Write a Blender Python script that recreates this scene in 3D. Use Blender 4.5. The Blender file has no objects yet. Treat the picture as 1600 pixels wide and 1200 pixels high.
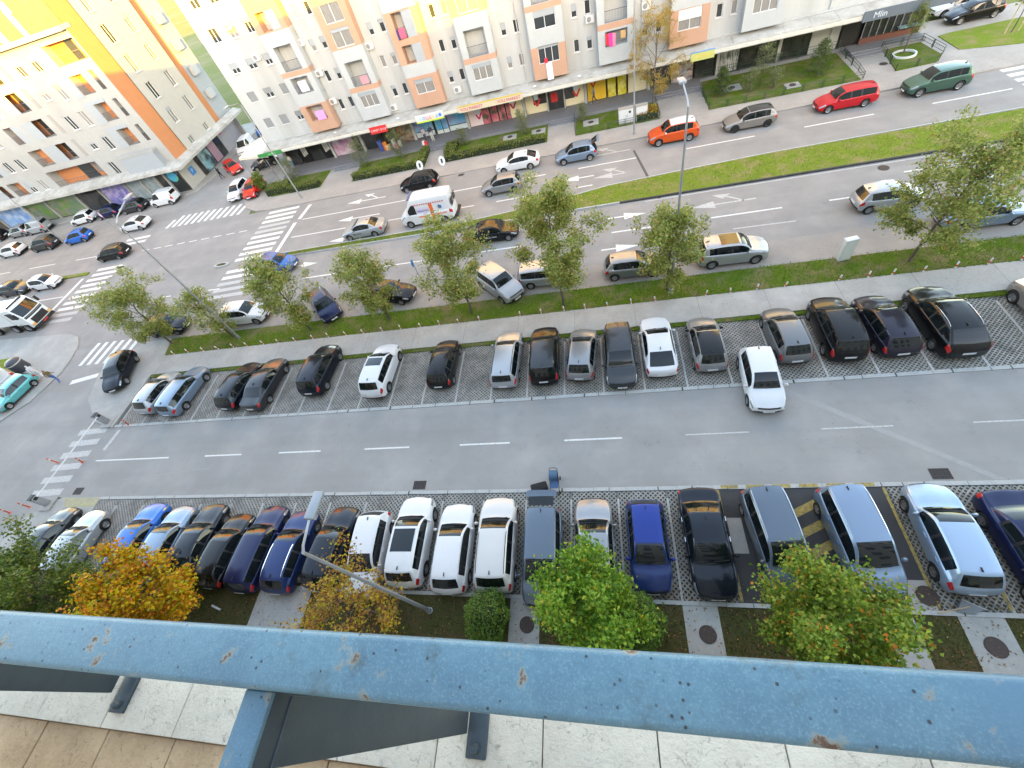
import bpy, bmesh, math, random
import numpy as np
from mathutils import Vector, Matrix
random.seed(7); RNG = np.random.default_rng(11)
rad = math.radians
SC = bpy.context.scene
COL = SC.collection
# ------------------------------------------------------------------ camera
cam = bpy.data.cameras.new('camera'); cam.sensor_width = 36.0; cam.sensor_fit = 'HORIZONTAL'
cam.lens = 14.918; cam.clip_start = 0.03; cam.clip_end = 3000
camo = bpy.data.objects.new('camera', cam); COL.objects.link(camo)
camo.matrix_world = Matrix(((0.9725112, 0.07281705, 0.22117785, 0.0),
                            (0.07302289, 0.80656401, -0.58661926, 0.0),
                            (-0.22110998, 0.58664484, 0.77907522, 20.7),
                            (0, 0, 0, 1)))
SC.camera = camo
# ------------------------------------------------------------------ sky and sun
SUN_EL, SUN_AZ = 12.3, 20.0          # low evening sun behind the viewer, a little to the right
world = bpy.data.worlds.new('World'); SC.world = world; world.use_nodes = True
wn = world.node_tree; wn.nodes.clear()
sky = wn.nodes.new('ShaderNodeTexSky'); sky.sky_type = 'NISHITA'; sky.sun_disc = False
sky.sun_elevation = rad(SUN_EL); sky.sun_rotation = rad(180 - SUN_AZ)
sky.air_density = 0.8; sky.dust_density = 1.0; sky.ozone_density = 0.0
bg = wn.nodes.new('ShaderNodeBackground'); bg.inputs['Strength'].default_value = 0.15
wo = wn.nodes.new('ShaderNodeOutputWorld')
wn.links.new(sky.outputs[0], bg.inputs[0]); wn.links.new(bg.outputs[0], wo.inputs[0])
sl = bpy.data.lights.new('sun', 'SUN'); sl.energy = 3.2; sl.angle = rad(0.5); sl.color = (1.0, 0.56, 0.03)
so = bpy.data.objects.new('sun', sl); COL.objects.link(so); so.location = (40, -60, 60)
sd = Vector((math.cos(rad(SUN_EL)) * math.sin(rad(SUN_AZ)), -math.cos(rad(SUN_EL)) * math.cos(rad(SUN_AZ)), math.sin(rad(SUN_EL))))
so.rotation_euler = sd.to_track_quat('Z', 'Y').to_euler()
vs = SC.view_settings; vs.view_transform = 'Standard'; vs.look = 'None'; vs.gamma = 1.0; vs.use_curve_mapping = False
vs.exposure = 3.42
vs.use_white_balance = True; vs.white_balance_temperature = 7700; vs.white_balance_tint = 10      # the phone balances the blue shade to grey
# ------------------------------------------------------------------ materials
MATS = {}
def nd(nt, t, **kw):
    n = nt.nodes.new(t)
    for k, v in kw.items():
        if k in n.inputs: n.inputs[k].default_value = v
        else: setattr(n, k, v)
    return n
def rgba(c): return (c[0], c[1], c[2], 1.0)
def mat(name, col, rough=0.6, metal=0.0, spec=0.5, coat=0.0, col2=None, scale=4.0, detail=6.0, bump=0.0, bscale=None,
        col3=None, scale3=0.4, lo=0.35, hi=0.65, emit=None, estr=0.0, trans=0.0, coords='Object', stretch=None):
    """principled surface with optional mottling (col2), broad patches (col3) and fine relief"""
    if name in MATS: return MATS[name]
    m = bpy.data.materials.new(name); m.use_nodes = True; nt = m.node_tree
    b = nt.nodes['Principled BSDF']
    b.inputs['Base Color'].default_value = rgba(col); b.inputs['Roughness'].default_value = rough
    b.inputs['Metallic'].default_value = metal; b.inputs['Specular IOR Level'].default_value = spec
    if coat: b.inputs['Specular IOR Level'].default_value = spec*0.35; b.inputs['Coat Weight'].default_value = coat; b.inputs['Coat Roughness'].default_value = 0.04
    if trans: b.inputs['Transmission Weight'].default_value = trans
    if emit: b.inputs['Emission Color'].default_value = rgba(emit); b.inputs['Emission Strength'].default_value = estr
    if col2 or bump or col3:
        tc = nd(nt, 'ShaderNodeTexCoord'); src = tc.outputs[coords]
        if stretch:
            mp = nd(nt, 'ShaderNodeMapping'); mp.inputs['Scale'].default_value = stretch
            nt.links.new(src, mp.inputs[0]); src = mp.outputs[0]
        cur = None
        if col2:
            n = nd(nt, 'ShaderNodeTexNoise', Scale=scale, Detail=detail, Roughness=0.65); nt.links.new(src, n.inputs['Vector'])
            r = nd(nt, 'ShaderNodeMapRange'); r.inputs[1].default_value = lo; r.inputs[2].default_value = hi
            nt.links.new(n.outputs[0], r.inputs[0])
            mx = nd(nt, 'ShaderNodeMix', data_type='RGBA'); mx.inputs[6].default_value = rgba(col); mx.inputs[7].default_value = rgba(col2)
            nt.links.new(r.outputs[0], mx.inputs[0]); cur = mx.outputs[2]
        if col3:
            n = nd(nt, 'ShaderNodeTexNoise', Scale=scale3, Detail=4.0, Roughness=0.6); nt.links.new(src, n.inputs['Vector'])
            r = nd(nt, 'ShaderNodeMapRange'); r.inputs[1].default_value = 0.45; r.inputs[2].default_value = 0.72
            nt.links.new(n.outputs[0], r.inputs[0])
            mx = nd(nt, 'ShaderNodeMix', data_type='RGBA'); mx.inputs[6].default_value = rgba(col); mx.inputs[7].default_value = rgba(col3)
            if cur: nt.links.new(cur, mx.inputs[6])
            nt.links.new(r.outputs[0], mx.inputs[0]); cur = mx.outputs[2]
        if cur: nt.links.new(cur, b.inputs['Base Color'])
        if bump:
            n = nd(nt, 'ShaderNodeTexNoise', Scale=bscale or scale * 4, Detail=8.0, Roughness=0.7); nt.links.new(src, n.inputs['Vector'])
            bp = nd(nt, 'ShaderNodeBump', Strength=bump, Distance=0.02); nt.links.new(n.outputs[0], bp.inputs['Height'])
            nt.links.new(bp.outputs[0], b.inputs['Normal'])
    MATS[name] = m
    return m
def paint(name, col, metal=0.25, rough=0.32):
    return mat('paint_' + name, col, rough=rough, metal=metal, coat=0.6, spec=0.3)
# ------------------------------------------------------------------ mesh helpers
class MB:
    def __init__(s): s.v = []; s.f = []
    def quad(s, a, b, c, d): i = len(s.v); s.v += [a, b, c, d]; s.f.append((i, i+1, i+2, i+3)); return s
    def box(s, x0, x1, y0, y1, z0, z1, M=None):
        i = len(s.v)
        p = [(x0,y0,z0),(x1,y0,z0),(x1,y1,z0),(x0,y1,z0),(x0,y0,z1),(x1,y0,z1),(x1,y1,z1),(x0,y1,z1)]
        if M is not None: p = [tuple(M @ Vector(q)) for q in p]
        s.v += p
        s.f += [(i+3,i+2,i+1,i),(i+4,i+5,i+6,i+7),(i,i+1,i+5,i+4),(i+1,i+2,i+6,i+5),(i+2,i+3,i+7,i+6),(i+3,i,i+4,i+7)]
        return s
    def cbox(s, c, d, M=None):
        return s.box(c[0]-d[0]/2, c[0]+d[0]/2, c[1]-d[1]/2, c[1]+d[1]/2, c[2]-d[2]/2, c[2]+d[2]/2, M)
    def prism(s, pts, z0, z1):
        n = len(pts); i = len(s.v)
        s.v += [(x, y, z0) for x, y in pts] + [(x, y, z1) for x, y in pts]
        s.f.append(tuple(range(i+n-1, i-1, -1))); s.f.append(tuple(range(i+n, i+2*n)))
        for k in range(n): s.f.append((i+k, i+(k+1) % n, i+n+(k+1) % n, i+n+k))
        return s
    def tube(s, pts, rads, n=8, cap=True):
        pts = [Vector(p) for p in pts]; rings = []
        if not hasattr(rads, '__len__'): rads = [rads] * len(pts)
        for k, p in enumerate(pts):
            d = (pts[min(k+1, len(pts)-1)] - pts[max(k-1, 0)]).normalized()
            a = d.cross(Vector((0, 0, 1)) if abs(d.z) < 0.9 else Vector((1, 0, 0))).normalized(); b = d.cross(a)
            i = len(s.v); rings.append(i)
            for q in range(n):
                t = 2*math.pi*q/n; s.v.append(tuple(p + a*math.cos(t)*rads[k] + b*math.sin(t)*rads[k]))
        for k in range(len(pts)-1):
            for q in range(n):
                q2 = (q+1) % n; s.f.append((rings[k]+q, rings[k+1]+q, rings[k+1]+q2, rings[k]+q2))
        if cap:
            s.f.append(tuple(rings[0]+q for q in range(n))); s.f.append(tuple(rings[-1]+q for q in range(n-1, -1, -1)))
        return s
    def lathe(s, prof, n=24, axis='z', c=(0, 0, 0)):
        i = len(s.v); m = len(prof)
        for q in range(n):
            t = 2*math.pi*q/n
            for r, h in prof:
                a, b = r*math.cos(t), r*math.sin(t)
                p = (a, b, h) if axis == 'z' else ((a, h, b) if axis == 'y' else (h, a, b))
                s.v.append((p[0]+c[0], p[1]+c[1], p[2]+c[2]))
        for q in range(n):
            q2 = (q+1) % n
            for k in range(m-1): s.f.append((i+q*m+k, i+q2*m+k, i+q2*m+k+1, i+q*m+k+1))
        return s
    def mesh(s, name, smooth=False, angle=35):
        me = bpy.data.meshes.new(name); me.from_pydata(s.v, [], s.f); me.update()
        bm = bmesh.new(); bm.from_mesh(me); bmesh.ops.recalc_face_normals(bm, faces=bm.faces); bm.to_mesh(me); bm.free()
        if smooth:
            me.polygons.foreach_set('use_smooth', [True]*len(me.polygons)); me.set_sharp_from_angle(angle=rad(angle))
        return me
    def build(s, name, m, parent=None, smooth=False, angle=35, loc=None):
        return add(name, s.mesh(name, smooth, angle), m, parent, loc)
def add(name, me, m, parent=None, loc=None, rz=None):
    """link a mesh object; the material sits on the object so meshes can be shared"""
    if len(me.materials) == 0: me.materials.append(None)
    o = bpy.data.objects.new(name, me); COL.objects.link(o)
    if m is not None and len(me.materials) == 1:
        o.material_slots[0].link = 'OBJECT'; o.material_slots[0].material = m
    if parent is not None: o.parent = parent
    if loc is not None: o.location = loc
    if rz is not None: o.rotation_euler = (0, 0, rz)
    return o
def tag(o, label=None, cat=None, group=None, kind=None):
    if label: o['label'] = label
    if cat: o['category'] = cat
    if group: o['group'] = group
    if kind: o['kind'] = kind
    return o
def empty(name, loc=(0, 0, 0), rz=0.0):
    o = bpy.data.objects.new(name, None); COL.objects.link(o); o.location = loc; o.rotation_euler = (0, 0, rz)
    o.empty_display_size = 0.2
    return o
def copy_tree(o, parent=None):
    c = o.copy(); COL.objects.link(c); c.parent = parent
    for ch in list(o.children): copy_tree(ch, c)
    return c
def struct(o): o['kind'] = 'structure'; return o
def stuff(o): o['kind'] = 'stuff'; return o
def text_mesh(body, size, depth=0.004):
    cu = bpy.data.curves.new('t', 'FONT'); cu.body = body; cu.size = size; cu.extrude = depth; cu.align_x = 'CENTER'; cu.align_y = 'CENTER'
    cu.resolution_u = 2
    o = bpy.data.objects.new('t', cu); COL.objects.link(o)
    me = bpy.data.meshes.new_from_object(o.evaluated_get(bpy.context.evaluated_depsgraph_get()))
    bpy.data.objects.remove(o); bpy.data.curves.remove(cu)
    return me
# ------------------------------------------------------------------ shared materials
def asphalt(name, c, c2, c3):
    m = mat(name, c, rough=0.9, spec=0.25, col2=c2, scale=55.0, detail=4, col3=c3, scale3=0.35, bump=0.35, bscale=160.0, lo=0.25, hi=0.75)
    nt = m.node_tree; b = nt.nodes['Principled BSDF']
    lk = b.inputs['Base Color'].links[0].from_socket
    tc = nd(nt, 'ShaderNodeTexCoord')
    mp = nd(nt, 'ShaderNodeMapping'); mp.inputs['Scale'].default_value = (0.03, 0.55, 1); nt.links.new(tc.outputs['Object'], mp.inputs[0])
    n = nd(nt, 'ShaderNodeTexNoise', Scale=1.0, Detail=5.0, Roughness=0.6); nt.links.new(mp.outputs[0], n.inputs['Vector'])
    r = nd(nt, 'ShaderNodeMapRange'); r.inputs[1].default_value = 0.42; r.inputs[2].default_value = 0.7; r.inputs[3].default_value = 1.0; r.inputs[4].default_value = 0.90
    nt.links.new(n.outputs[0], r.inputs[0])
    v = nd(nt, 'ShaderNodeTexVoronoi', Scale=1.7); nt.links.new(tc.outputs['Object'], v.inputs['Vector'])
    r2 = nd(nt, 'ShaderNodeMapRange'); r2.inputs[1].default_value = 0.012; r2.inputs[2].default_value = 0.05; r2.inputs[3].default_value = 0.35; r2.inputs[4].default_value = 1.0
    nt.links.new(v.outputs['Distance'], r2.inputs[0])
    ml = nd(nt, 'ShaderNodeMath', operation='MULTIPLY'); nt.links.new(r.outputs[0], ml.inputs[0]); nt.links.new(r2.outputs[0], ml.inputs[1])
    for sc_, lo_, hi_, dk in ((1.3, 0.60, 0.74, 0.86), (5.0, 0.66, 0.76, 0.80), (0.22, 0.45, 0.70, 1.10)):     # oil blotches, spots, broad wear
        n3 = nd(nt, 'ShaderNodeTexNoise', Scale=sc_, Detail=6.0, Roughness=0.65); nt.links.new(tc.outputs['Object'], n3.inputs['Vector'])
        r3 = nd(nt, 'ShaderNodeMapRange'); r3.inputs[1].default_value = lo_; r3.inputs[2].default_value = hi_; r3.inputs[3].default_value = 1.0; r3.inputs[4].default_value = dk; nt.links.new(n3.outputs[0], r3.inputs[0])
        m3 = nd(nt, 'ShaderNodeMath', operation='MULTIPLY'); nt.links.new(ml.outputs[0], m3.inputs[0]); nt.links.new(r3.outputs[0], m3.inputs[1]); ml = m3
    mp4 = nd(nt, 'ShaderNodeMapping'); mp4.inputs['Scale'].default_value = (0.35, 0.35, 1); nt.links.new(tc.outputs['Object'], mp4.inputs[0])
    wv = nd(nt, 'ShaderNodeTexVoronoi', Scale=0.33); wv.feature = 'DISTANCE_TO_EDGE'
    nw = nd(nt, 'ShaderNodeTexNoise', Scale=1.1, Detail=5.0, Roughness=0.6); nt.links.new(tc.outputs['Object'], nw.inputs['Vector'])
    av = nd(nt, 'ShaderNodeVectorMath', operation='ADD'); nt.links.new(tc.outputs['Object'], av.inputs[0])
    sv = nd(nt, 'ShaderNodeVectorMath', operation='SCALE'); sv.inputs['Scale'].default_value = 2.2; nt.links.new(nw.outputs['Color'], sv.inputs[0]); nt.links.new(sv.outputs[0], av.inputs[1]); nt.links.new(av.outputs[0], wv.inputs['Vector'])
    r4 = nd(nt, 'ShaderNodeMapRange'); r4.inputs[1].default_value = 0.002; r4.inputs[2].default_value = 0.006; r4.inputs[3].default_value = 0.80; r4.inputs[4].default_value = 1.0; nt.links.new(wv.outputs['Distance'], r4.inputs[0])
    ng = nd(nt, 'ShaderNodeTexNoise', Scale=0.5, Detail=3.0); nt.links.new(tc.outputs['Object'], ng.inputs['Vector'])
    rg = nd(nt, 'ShaderNodeMapRange'); rg.inputs[1].default_value = 0.56; rg.inputs[2].default_value = 0.64; nt.links.new(ng.outputs[0], rg.inputs[0])
    mg = nd(nt, 'ShaderNodeMix', data_type='FLOAT'); mg.inputs[2].default_value = 1.0; nt.links.new(rg.outputs[0], mg.inputs[0]); nt.links.new(r4.outputs[0], mg.inputs[3])
    m4 = nd(nt, 'ShaderNodeMath', operation='MULTIPLY'); nt.links.new(ml.outputs[0], m4.inputs[0]); nt.links.new(mg.outputs[0], m4.inputs[1]); ml = m4
    mx = nd(nt, 'ShaderNodeMix', data_type='RGBA', blend_type='MULTIPLY'); mx.inputs[0].default_value = 1.0
    nt.links.new(lk, mx.inputs[6]); nt.links.new(ml.outputs[0], mx.inputs[7]); nt.links.new(mx.outputs[2], b.inputs['Base Color'])
    return m
M_ROAD = asphalt('asphalt_road', (0.285, 0.270, 0.255), (0.245, 0.232, 0.220), (0.320, 0.298, 0.275))
M_AISLE = asphalt('asphalt_aisle', (0.300, 0.288, 0.272), (0.255, 0.245, 0.232), (0.330, 0.314, 0.297))
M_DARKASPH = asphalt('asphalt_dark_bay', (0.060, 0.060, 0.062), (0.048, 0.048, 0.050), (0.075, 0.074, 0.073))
M_DUST = mat('dusty_verge_asphalt', (0.300, 0.272, 0.245), 0.95, col2=(0.255, 0.23, 0.21), scale=9, col3=(0.34, 0.30, 0.26), bump=0.3)
M_CONC = mat('pavement_concrete', (0.345, 0.335, 0.31), 0.9, col2=(0.295, 0.285, 0.265), scale=7, col3=(0.39, 0.378, 0.352), scale3=0.6, bump=0.25, bscale=60)
M_CONCW = mat('pavement_concrete_warm', (0.350, 0.318, 0.285), 0.9, col2=(0.30, 0.272, 0.245), scale=5, col3=(0.39, 0.352, 0.315), scale3=0.4, bump=0.25, bscale=60)
M_KERB = mat('kerb_concrete', (0.42, 0.42, 0.40), 0.88, col2=(0.34, 0.34, 0.325), scale=6, bump=0.2, bscale=50)
M_KERBD = mat('kerb_dark', (0.035, 0.035, 0.035), 0.8, col2=(0.06, 0.058, 0.055), scale=3)
M_PAVER = mat('grass_paver_concrete', (0.37, 0.352, 0.325), 0.9, col2=(0.27, 0.257, 0.238), scale=3.5, col3=(0.17, 0.163, 0.15), scale3=0.9, bump=0.2, bscale=70)
M_BLOCK = mat('stall_line_block', (0.44, 0.44, 0.42), 0.88, col2=(0.36, 0.36, 0.345), scale=5, bump=0.15, bscale=50)
M_SOIL = mat('paver_soil', (0.085, 0.080, 0.065), 0.95, col2=(0.055, 0.070, 0.035), scale=8, col3=(0.050, 0.062, 0.030), scale3=1.1)
M_GRASS = mat('lawn_grass', (0.068, 0.118, 0.012), 0.95, spec=0.05, col2=(0.105, 0.150, 0.020), scale=9, col3=(0.20, 0.155, 0.085), scale3=0.75, bump=0.8, bscale=60)
M_GRASS2 = mat('median_grass', (0.135, 0.195, 0.022), 0.95, spec=0.05, col2=(0.18, 0.23, 0.035), scale=6, col3=(0.27, 0.215, 0.10), scale3=0.85, bump=0.8, bscale=50)
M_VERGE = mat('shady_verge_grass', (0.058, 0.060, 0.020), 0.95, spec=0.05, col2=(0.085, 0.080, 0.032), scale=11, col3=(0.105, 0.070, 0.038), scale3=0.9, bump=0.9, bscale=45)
M_FIELD = mat('field_grass', (0.19, 0.195, 0.075), 0.95, spec=0.05, col2=(0.15, 0.18, 0.06), scale=1.5, col3=(0.27, 0.23, 0.14), scale3=0.06, bump=0.5, bscale=4)
M_WHITE = mat('road_paint_white', (0.66, 0.65, 0.62), 0.8, col2=(0.37, 0.36, 0.34), scale=7, bump=0.1, lo=0.50, hi=0.72)
M_WHITEF = mat('road_paint_white_faded', (0.54, 0.53, 0.51), 0.85, col2=(0.34, 0.33, 0.315), scale=9, lo=0.35, hi=0.65)
M_YELLOW = mat('road_paint_yellow', (0.42, 0.31, 0.07), 0.85, col2=(0.18, 0.15, 0.09), scale=8, lo=0.40, hi=0.64)
M_IRON = mat('cast_iron', (0.055, 0.040, 0.036), 0.75, metal=0.3, col2=(0.08, 0.055, 0.045), scale=12, bump=0.3, bscale=60)
M_BLACK = mat('black_plastic', (0.013, 0.013, 0.014), 0.55)
M_TYRE = mat('tyre_rubber', (0.014, 0.014, 0.014), 0.85, bump=0.2, bscale=40)
M_RIM = mat('alloy_rim', (0.42, 0.42, 0.43), 0.32, metal=0.85)
M_RIMD = mat('dark_rim', (0.06, 0.06, 0.065), 0.35, metal=0.7)
M_GLASS = mat('car_glass', (0.006, 0.009, 0.010), 0.03, spec=0.55)
M_HEAD = mat('headlamp_lens', (0.34, 0.36, 0.38), 0.10, spec=0.9, metal=0.5)
M_TAIL = mat('tail_lamp_lens', (0.42, 0.012, 0.012), 0.15, spec=0.8)
M_CHROME = mat('chrome_trim', (0.75, 0.75, 0.76), 0.12, metal=1.0)
M_PLATE = mat('number_plate', (0.72, 0.73, 0.74), 0.4, col2=(0.55, 0.56, 0.58), scale=24)
M_WINDOW = mat('window_pane', (0.035, 0.042, 0.046), 0.06, spec=0.8)
M_WINW = mat('window_frame_white', (0.62, 0.62, 0.61), 0.45)
M_SHUT = mat('roller_shutter', (0.325, 0.355, 0.38), 0.6, col2=(0.29, 0.32, 0.345), scale=3, stretch=(0.3, 0.3, 14))
M_SHUTG = mat('grey_shutter', (0.235, 0.245, 0.25), 0.65, col2=(0.20, 0.21, 0.215), scale=3, stretch=(0.3, 0.3, 14))
M_WALL = mat('render_offwhite', (0.44, 0.45, 0.445), 0.9, col2=(0.415, 0.425, 0.42), scale=1.6, col3=(0.355, 0.36, 0.345), scale3=0.55, stretch=(1, 1, 0.12), bump=0.06, bscale=40)
M_WALLG = mat('render_pale_grey', (0.415, 0.432, 0.436), 0.9, col2=(0.39, 0.406, 0.41), scale=1.5, bump=0.06, bscale=40)
M_PEACH = mat('render_peach', (0.46, 0.275, 0.19), 0.9, col2=(0.43, 0.255, 0.175), scale=1.5, bump=0.06, bscale=40)
M_ORANGE = mat('render_orange', (0.52, 0.21, 0.09), 0.9, col2=(0.49, 0.195, 0.08), scale=1.5, bump=0.06, bscale=40)
M_CREAM = mat('render_cream', (0.45, 0.43, 0.385), 0.9, col2=(0.425, 0.405, 0.365), scale=1.5, bump=0.06, bscale=40)
M_CANOPY = mat('canopy_concrete', (0.47, 0.46, 0.43), 0.9, col2=(0.37, 0.36, 0.33), scale=1.3, col3=(0.30, 0.285, 0.25), scale3=0.7, bump=0.15, bscale=30)
M_TILE = mat('platform_tile', (0.20, 0.20, 0.215), 0.75, col2=(0.17, 0.17, 0.18), scale=4)
M_INT = mat('shop_interior', (0.05, 0.045, 0.04), 0.9, col2=(0.16, 0.13, 0.11), scale=2.2, lo=0.45, hi=0.75)
M_STEEL = mat('galvanised_steel', (0.42, 0.44, 0.46), 0.45, metal=0.7, col2=(0.36, 0.38, 0.40), scale=5)
M_FENCE = mat('green_fence', (0.02, 0.05, 0.03), 0.55)
M_SIGNW = mat('sign_white', (0.62, 0.62, 0.61), 0.5)
M_RED = mat('sign_red', (0.62, 0.03, 0.03), 0.5)
M_BARK = mat('tree_bark', (0.085, 0.065, 0.050), 0.95, col2=(0.13, 0.11, 0.085), scale=9, bump=0.6, bscale=25, stretch=(1, 1, 0.25))
def leafmat(name, cols):
    if name in MATS: return MATS[name]
    m = bpy.data.materials.new(name); m.use_nodes = True; nt = m.node_tree; b = nt.nodes['Principled BSDF']
    g = nd(nt, 'ShaderNodeNewGeometry'); r = nd(nt, 'ShaderNodeValToRGB'); e = r.color_ramp.elements
    while len(e) < len(cols): e.new(0.5)
    for k, (p, c) in enumerate(cols): e[k].position = p; e[k].color = rgba(c)
    nt.links.new(g.outputs['Random Per Island'], r.inputs[0]); nt.links.new(r.outputs[0], b.inputs['Base Color'])
    b.inputs['Roughness'].default_value = 0.5; b.inputs['Specular IOR Level'].default_value = 0.35
    t = nd(nt, 'ShaderNodeBsdfTranslucent'); nt.links.new(r.outputs[0], t.inputs[0])
    mx = nd(nt, 'ShaderNodeMixShader'); mx.inputs[0].default_value = 0.35
    nt.links.new(b.outputs[0], mx.inputs[1]); nt.links.new(t.outputs[0], mx.inputs[2])
    nt.links.new(mx.outputs[0], nt.nodes['Material Output'].inputs[0])
    MATS[name] = m
    return m
# ------------------------------------------------------------------ ground, roads, pavements
def slab(name, pts, z0, z1, m): return struct(MB().prism(pts, z0, z1).build(name, m))
def rect(x0, x1, y0, y1): return [(x0, y0), (x1, y0), (x1, y1), (x0, y1)]
struct(MB().quad((-900, -900, -0.13), (900, -900, -0.13), (900, 1200, -0.13), (-900, 1200, -0.13)).build('terrain', M_FIELD))
road = slab('road', rect(-300, 220, 23.5, 43.9), -0.12, 0.0, M_ROAD)
side_s = slab('side_road', [(-52.5, -60), (-38.0, -60), (-38.0, 5.0), (-37.9, 8.65), (-41.0, 8.66), (-41.0, 14.25), (-37.5, 14.26), (-37.5, 23.5), (-52.5, 23.5)], -0.12, -0.001, M_AISLE)
side_n = slab('side_road', [(-55.5, 52.3), (-55.5, 43.9), (-40.5, 43.9), (-40.5, 130), (-55.0, 130), (-55.0, 52.31)], -0.12, -0.002, M_ROAD)
service = slab('service_road', rect(-300, -55.5, 43.9, 52.3), -0.12, -0.003, M_ROAD)
aisle = slab('parking_aisle', rect(-41.0, 60, 8.65, 14.25), -0.12, -0.002, M_AISLE)
struct(MB().quad((-39.5, 23.5, 0.004), (60, 23.5, 0.004), (60, 26.25, 0.004), (-39.5, 26.0, 0.004)).build('roadside_parking_lane', M_DUST))
slab('pavement', [(-37.35, 19.35), (60, 19.35), (60, 21.45), (-37.35, 21.45)], -0.12, 0.10, M_CONC)
slab('pavement', [(-39.7, 14.87), (-37.4, 14.2), (-37.35, 19.35), (-37.35, 21.45), (-38.0, 23.48), (-40.9, 23.48), (-43.4, 21.2), (-43.7, 20.0), (-42.5, 17.2)], -0.12, 0.099, M_CONC)
slab('grass_strip', [(-37.35, 21.46), (60, 21.46), (60, 23.48), (-37.9, 23.48)], -0.12, 0.11, M_GRASS)
slab('grass_edge', rect(-37.3, 60, 19.05, 19.345), -0.12, 0.06, M_GRASS)
# corner on the left with the bin
slab('pavement', [(-300, -60), (-52.0, -60), (-51.6, 12.0), (-51.3, 15.6), (-49.6, 17.6), (-48.9, 20.7), (-49.2, 22.4), (-49.9, 24.2), (-51.0, 25.4), (-52.9, 26.1), (-63.6, 26.6), (-300, 26.6)], -0.12, 0.10, M_CONC)
struct(MB().prism([(-75, 22.9), (-59.7, 23.4), (-57.2, 23.5), (-55.2, 22.0), (-56.5, 20.8), (-75, 20.5)], 0.0, 0.14).build('grass_patch', M_GRASS2))
# far pavement and forecourt
far_pav = slab('pavement', [(-40.4, 56), (-40.4, 50), (-42.6, 47.0), (-41.5, 45.4), (-39.5, 44.2), (-37.8, 43.9), (220, 43.9), (220, 56)], -0.12, 0.12, M_CONCW)
slab('pavement', [(-300, 52.3), (-56.5, 52.3), (-54.0, 53.2), (-53.2, 56), (-53.2, 76), (-300, 76)], -0.12, 0.10, M_CONC)
# kerb lines, one stone at a time
def kerb_run(x0, x1, y0, y1, zt, m, ln=0.78, name='kerb'):
    base = struct(MB().box(x0, x1, y0 + 0.01, y1 - 0.01, -0.1, zt - 0.012).build(name, M_SOIL))
    n = int((x1 - x0) / ln); me = MB().box(-ln/2 + 0.008, ln/2 - 0.008, y0, y1, -0.1, zt).mesh('kerb_stone')
    for k in range(n):
        o = add('kerb_stone', me, m, base, (x0 + (k + 0.5) * ln, RNG.normal(0, 0.004), RNG.normal(0, 0.003)))
        o.rotation_euler.z = RNG.normal(0, 0.003)
kerb_run(-37.3, 25.0, 14.25, 14.47, 0.035, M_KERB)
kerb_run(-33.9, 21.0, 8.46, 8.65, 0.035, M_KERB)
kerb_run(-34.0, 19.0, 3.44, 3.60, 0.12, M_KERB, 1.0)
struct(MB().prism([(-37.4, 8.65), (-33.9, 8.64), (-33.9, 3.6), (-41, 3.6), (-40.4, 6.6), (-38.0, 8.4)], -0.1, 0.03).build('pavement', M_CONC))
struct(MB().quad((-37.2, 8.6, 0.034), (-34.0, 8.6, 0.034), (-34.0, 7.95, 0.034), (-36.6, 7.95, 0.034)).build('painted_pad', mat('pad_yellow', (0.42, 0.38, 0.20), 0.9, col2=(0.30, 0.29, 0.22), scale=3)))
# grass-block paving of the parking rows
def lattice(name, x0, x1, y0, y1, zt=0.0, p=0.22, a=0.345):
    nx, ny = max(1, round((x1-x0)/p)), max(1, round((y1-y0)/p)); px_, py_ = (x1-x0)/nx, (y1-y0)/ny
    c = []
    for off in (0.0, 0.5):
        gx, gy = np.meshgrid(x0 + px_*(np.arange(nx) + off + 0.25), y0 + py_*(np.arange(ny) + off + 0.25), indexing='ij')
        c.append(np.stack([gx.ravel(), gy.ravel()], 1))
    c = np.concatenate(c); n = len(c)
    dz = RNG.normal(0, 0.004, n); aa = a * p * RNG.uniform(0.86, 1.06, n)
    d = np.array([(px_/p, 0), (0, py_/p), (-px_/p, 0), (0, -py_/p)], float)
    v = np.zeros((n, 12, 3))
    for k in range(4):
        v[:, k, :2] = c + d[k]*p/2; v[:, k, 2] = zt
        v[:, 4+k, :2] = c + d[k]*aa[:, None]; v[:, 4+k, 2] = zt + dz
        v[:, 8+k, :2] = c + d[k]*aa[:, None]*0.9; v[:, 8+k, 2] = zt - 0.05
    f = []
    for k in range(4):
        q = (k+1) % 4; f += [(k, q, 4+q, 4+k), (4+k, 4+q, 8+q, 8+k)]
    F = (np.array(f)[None] + (np.arange(n)*12)[:, None, None]).reshape(-1, 4)
    me = bpy.data.meshes.new(name); me.from_pydata(v.reshape(-1, 3).tolist(), [], F.tolist()); me.update()
    return stuff(add(name, me, M_PAVER))
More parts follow.
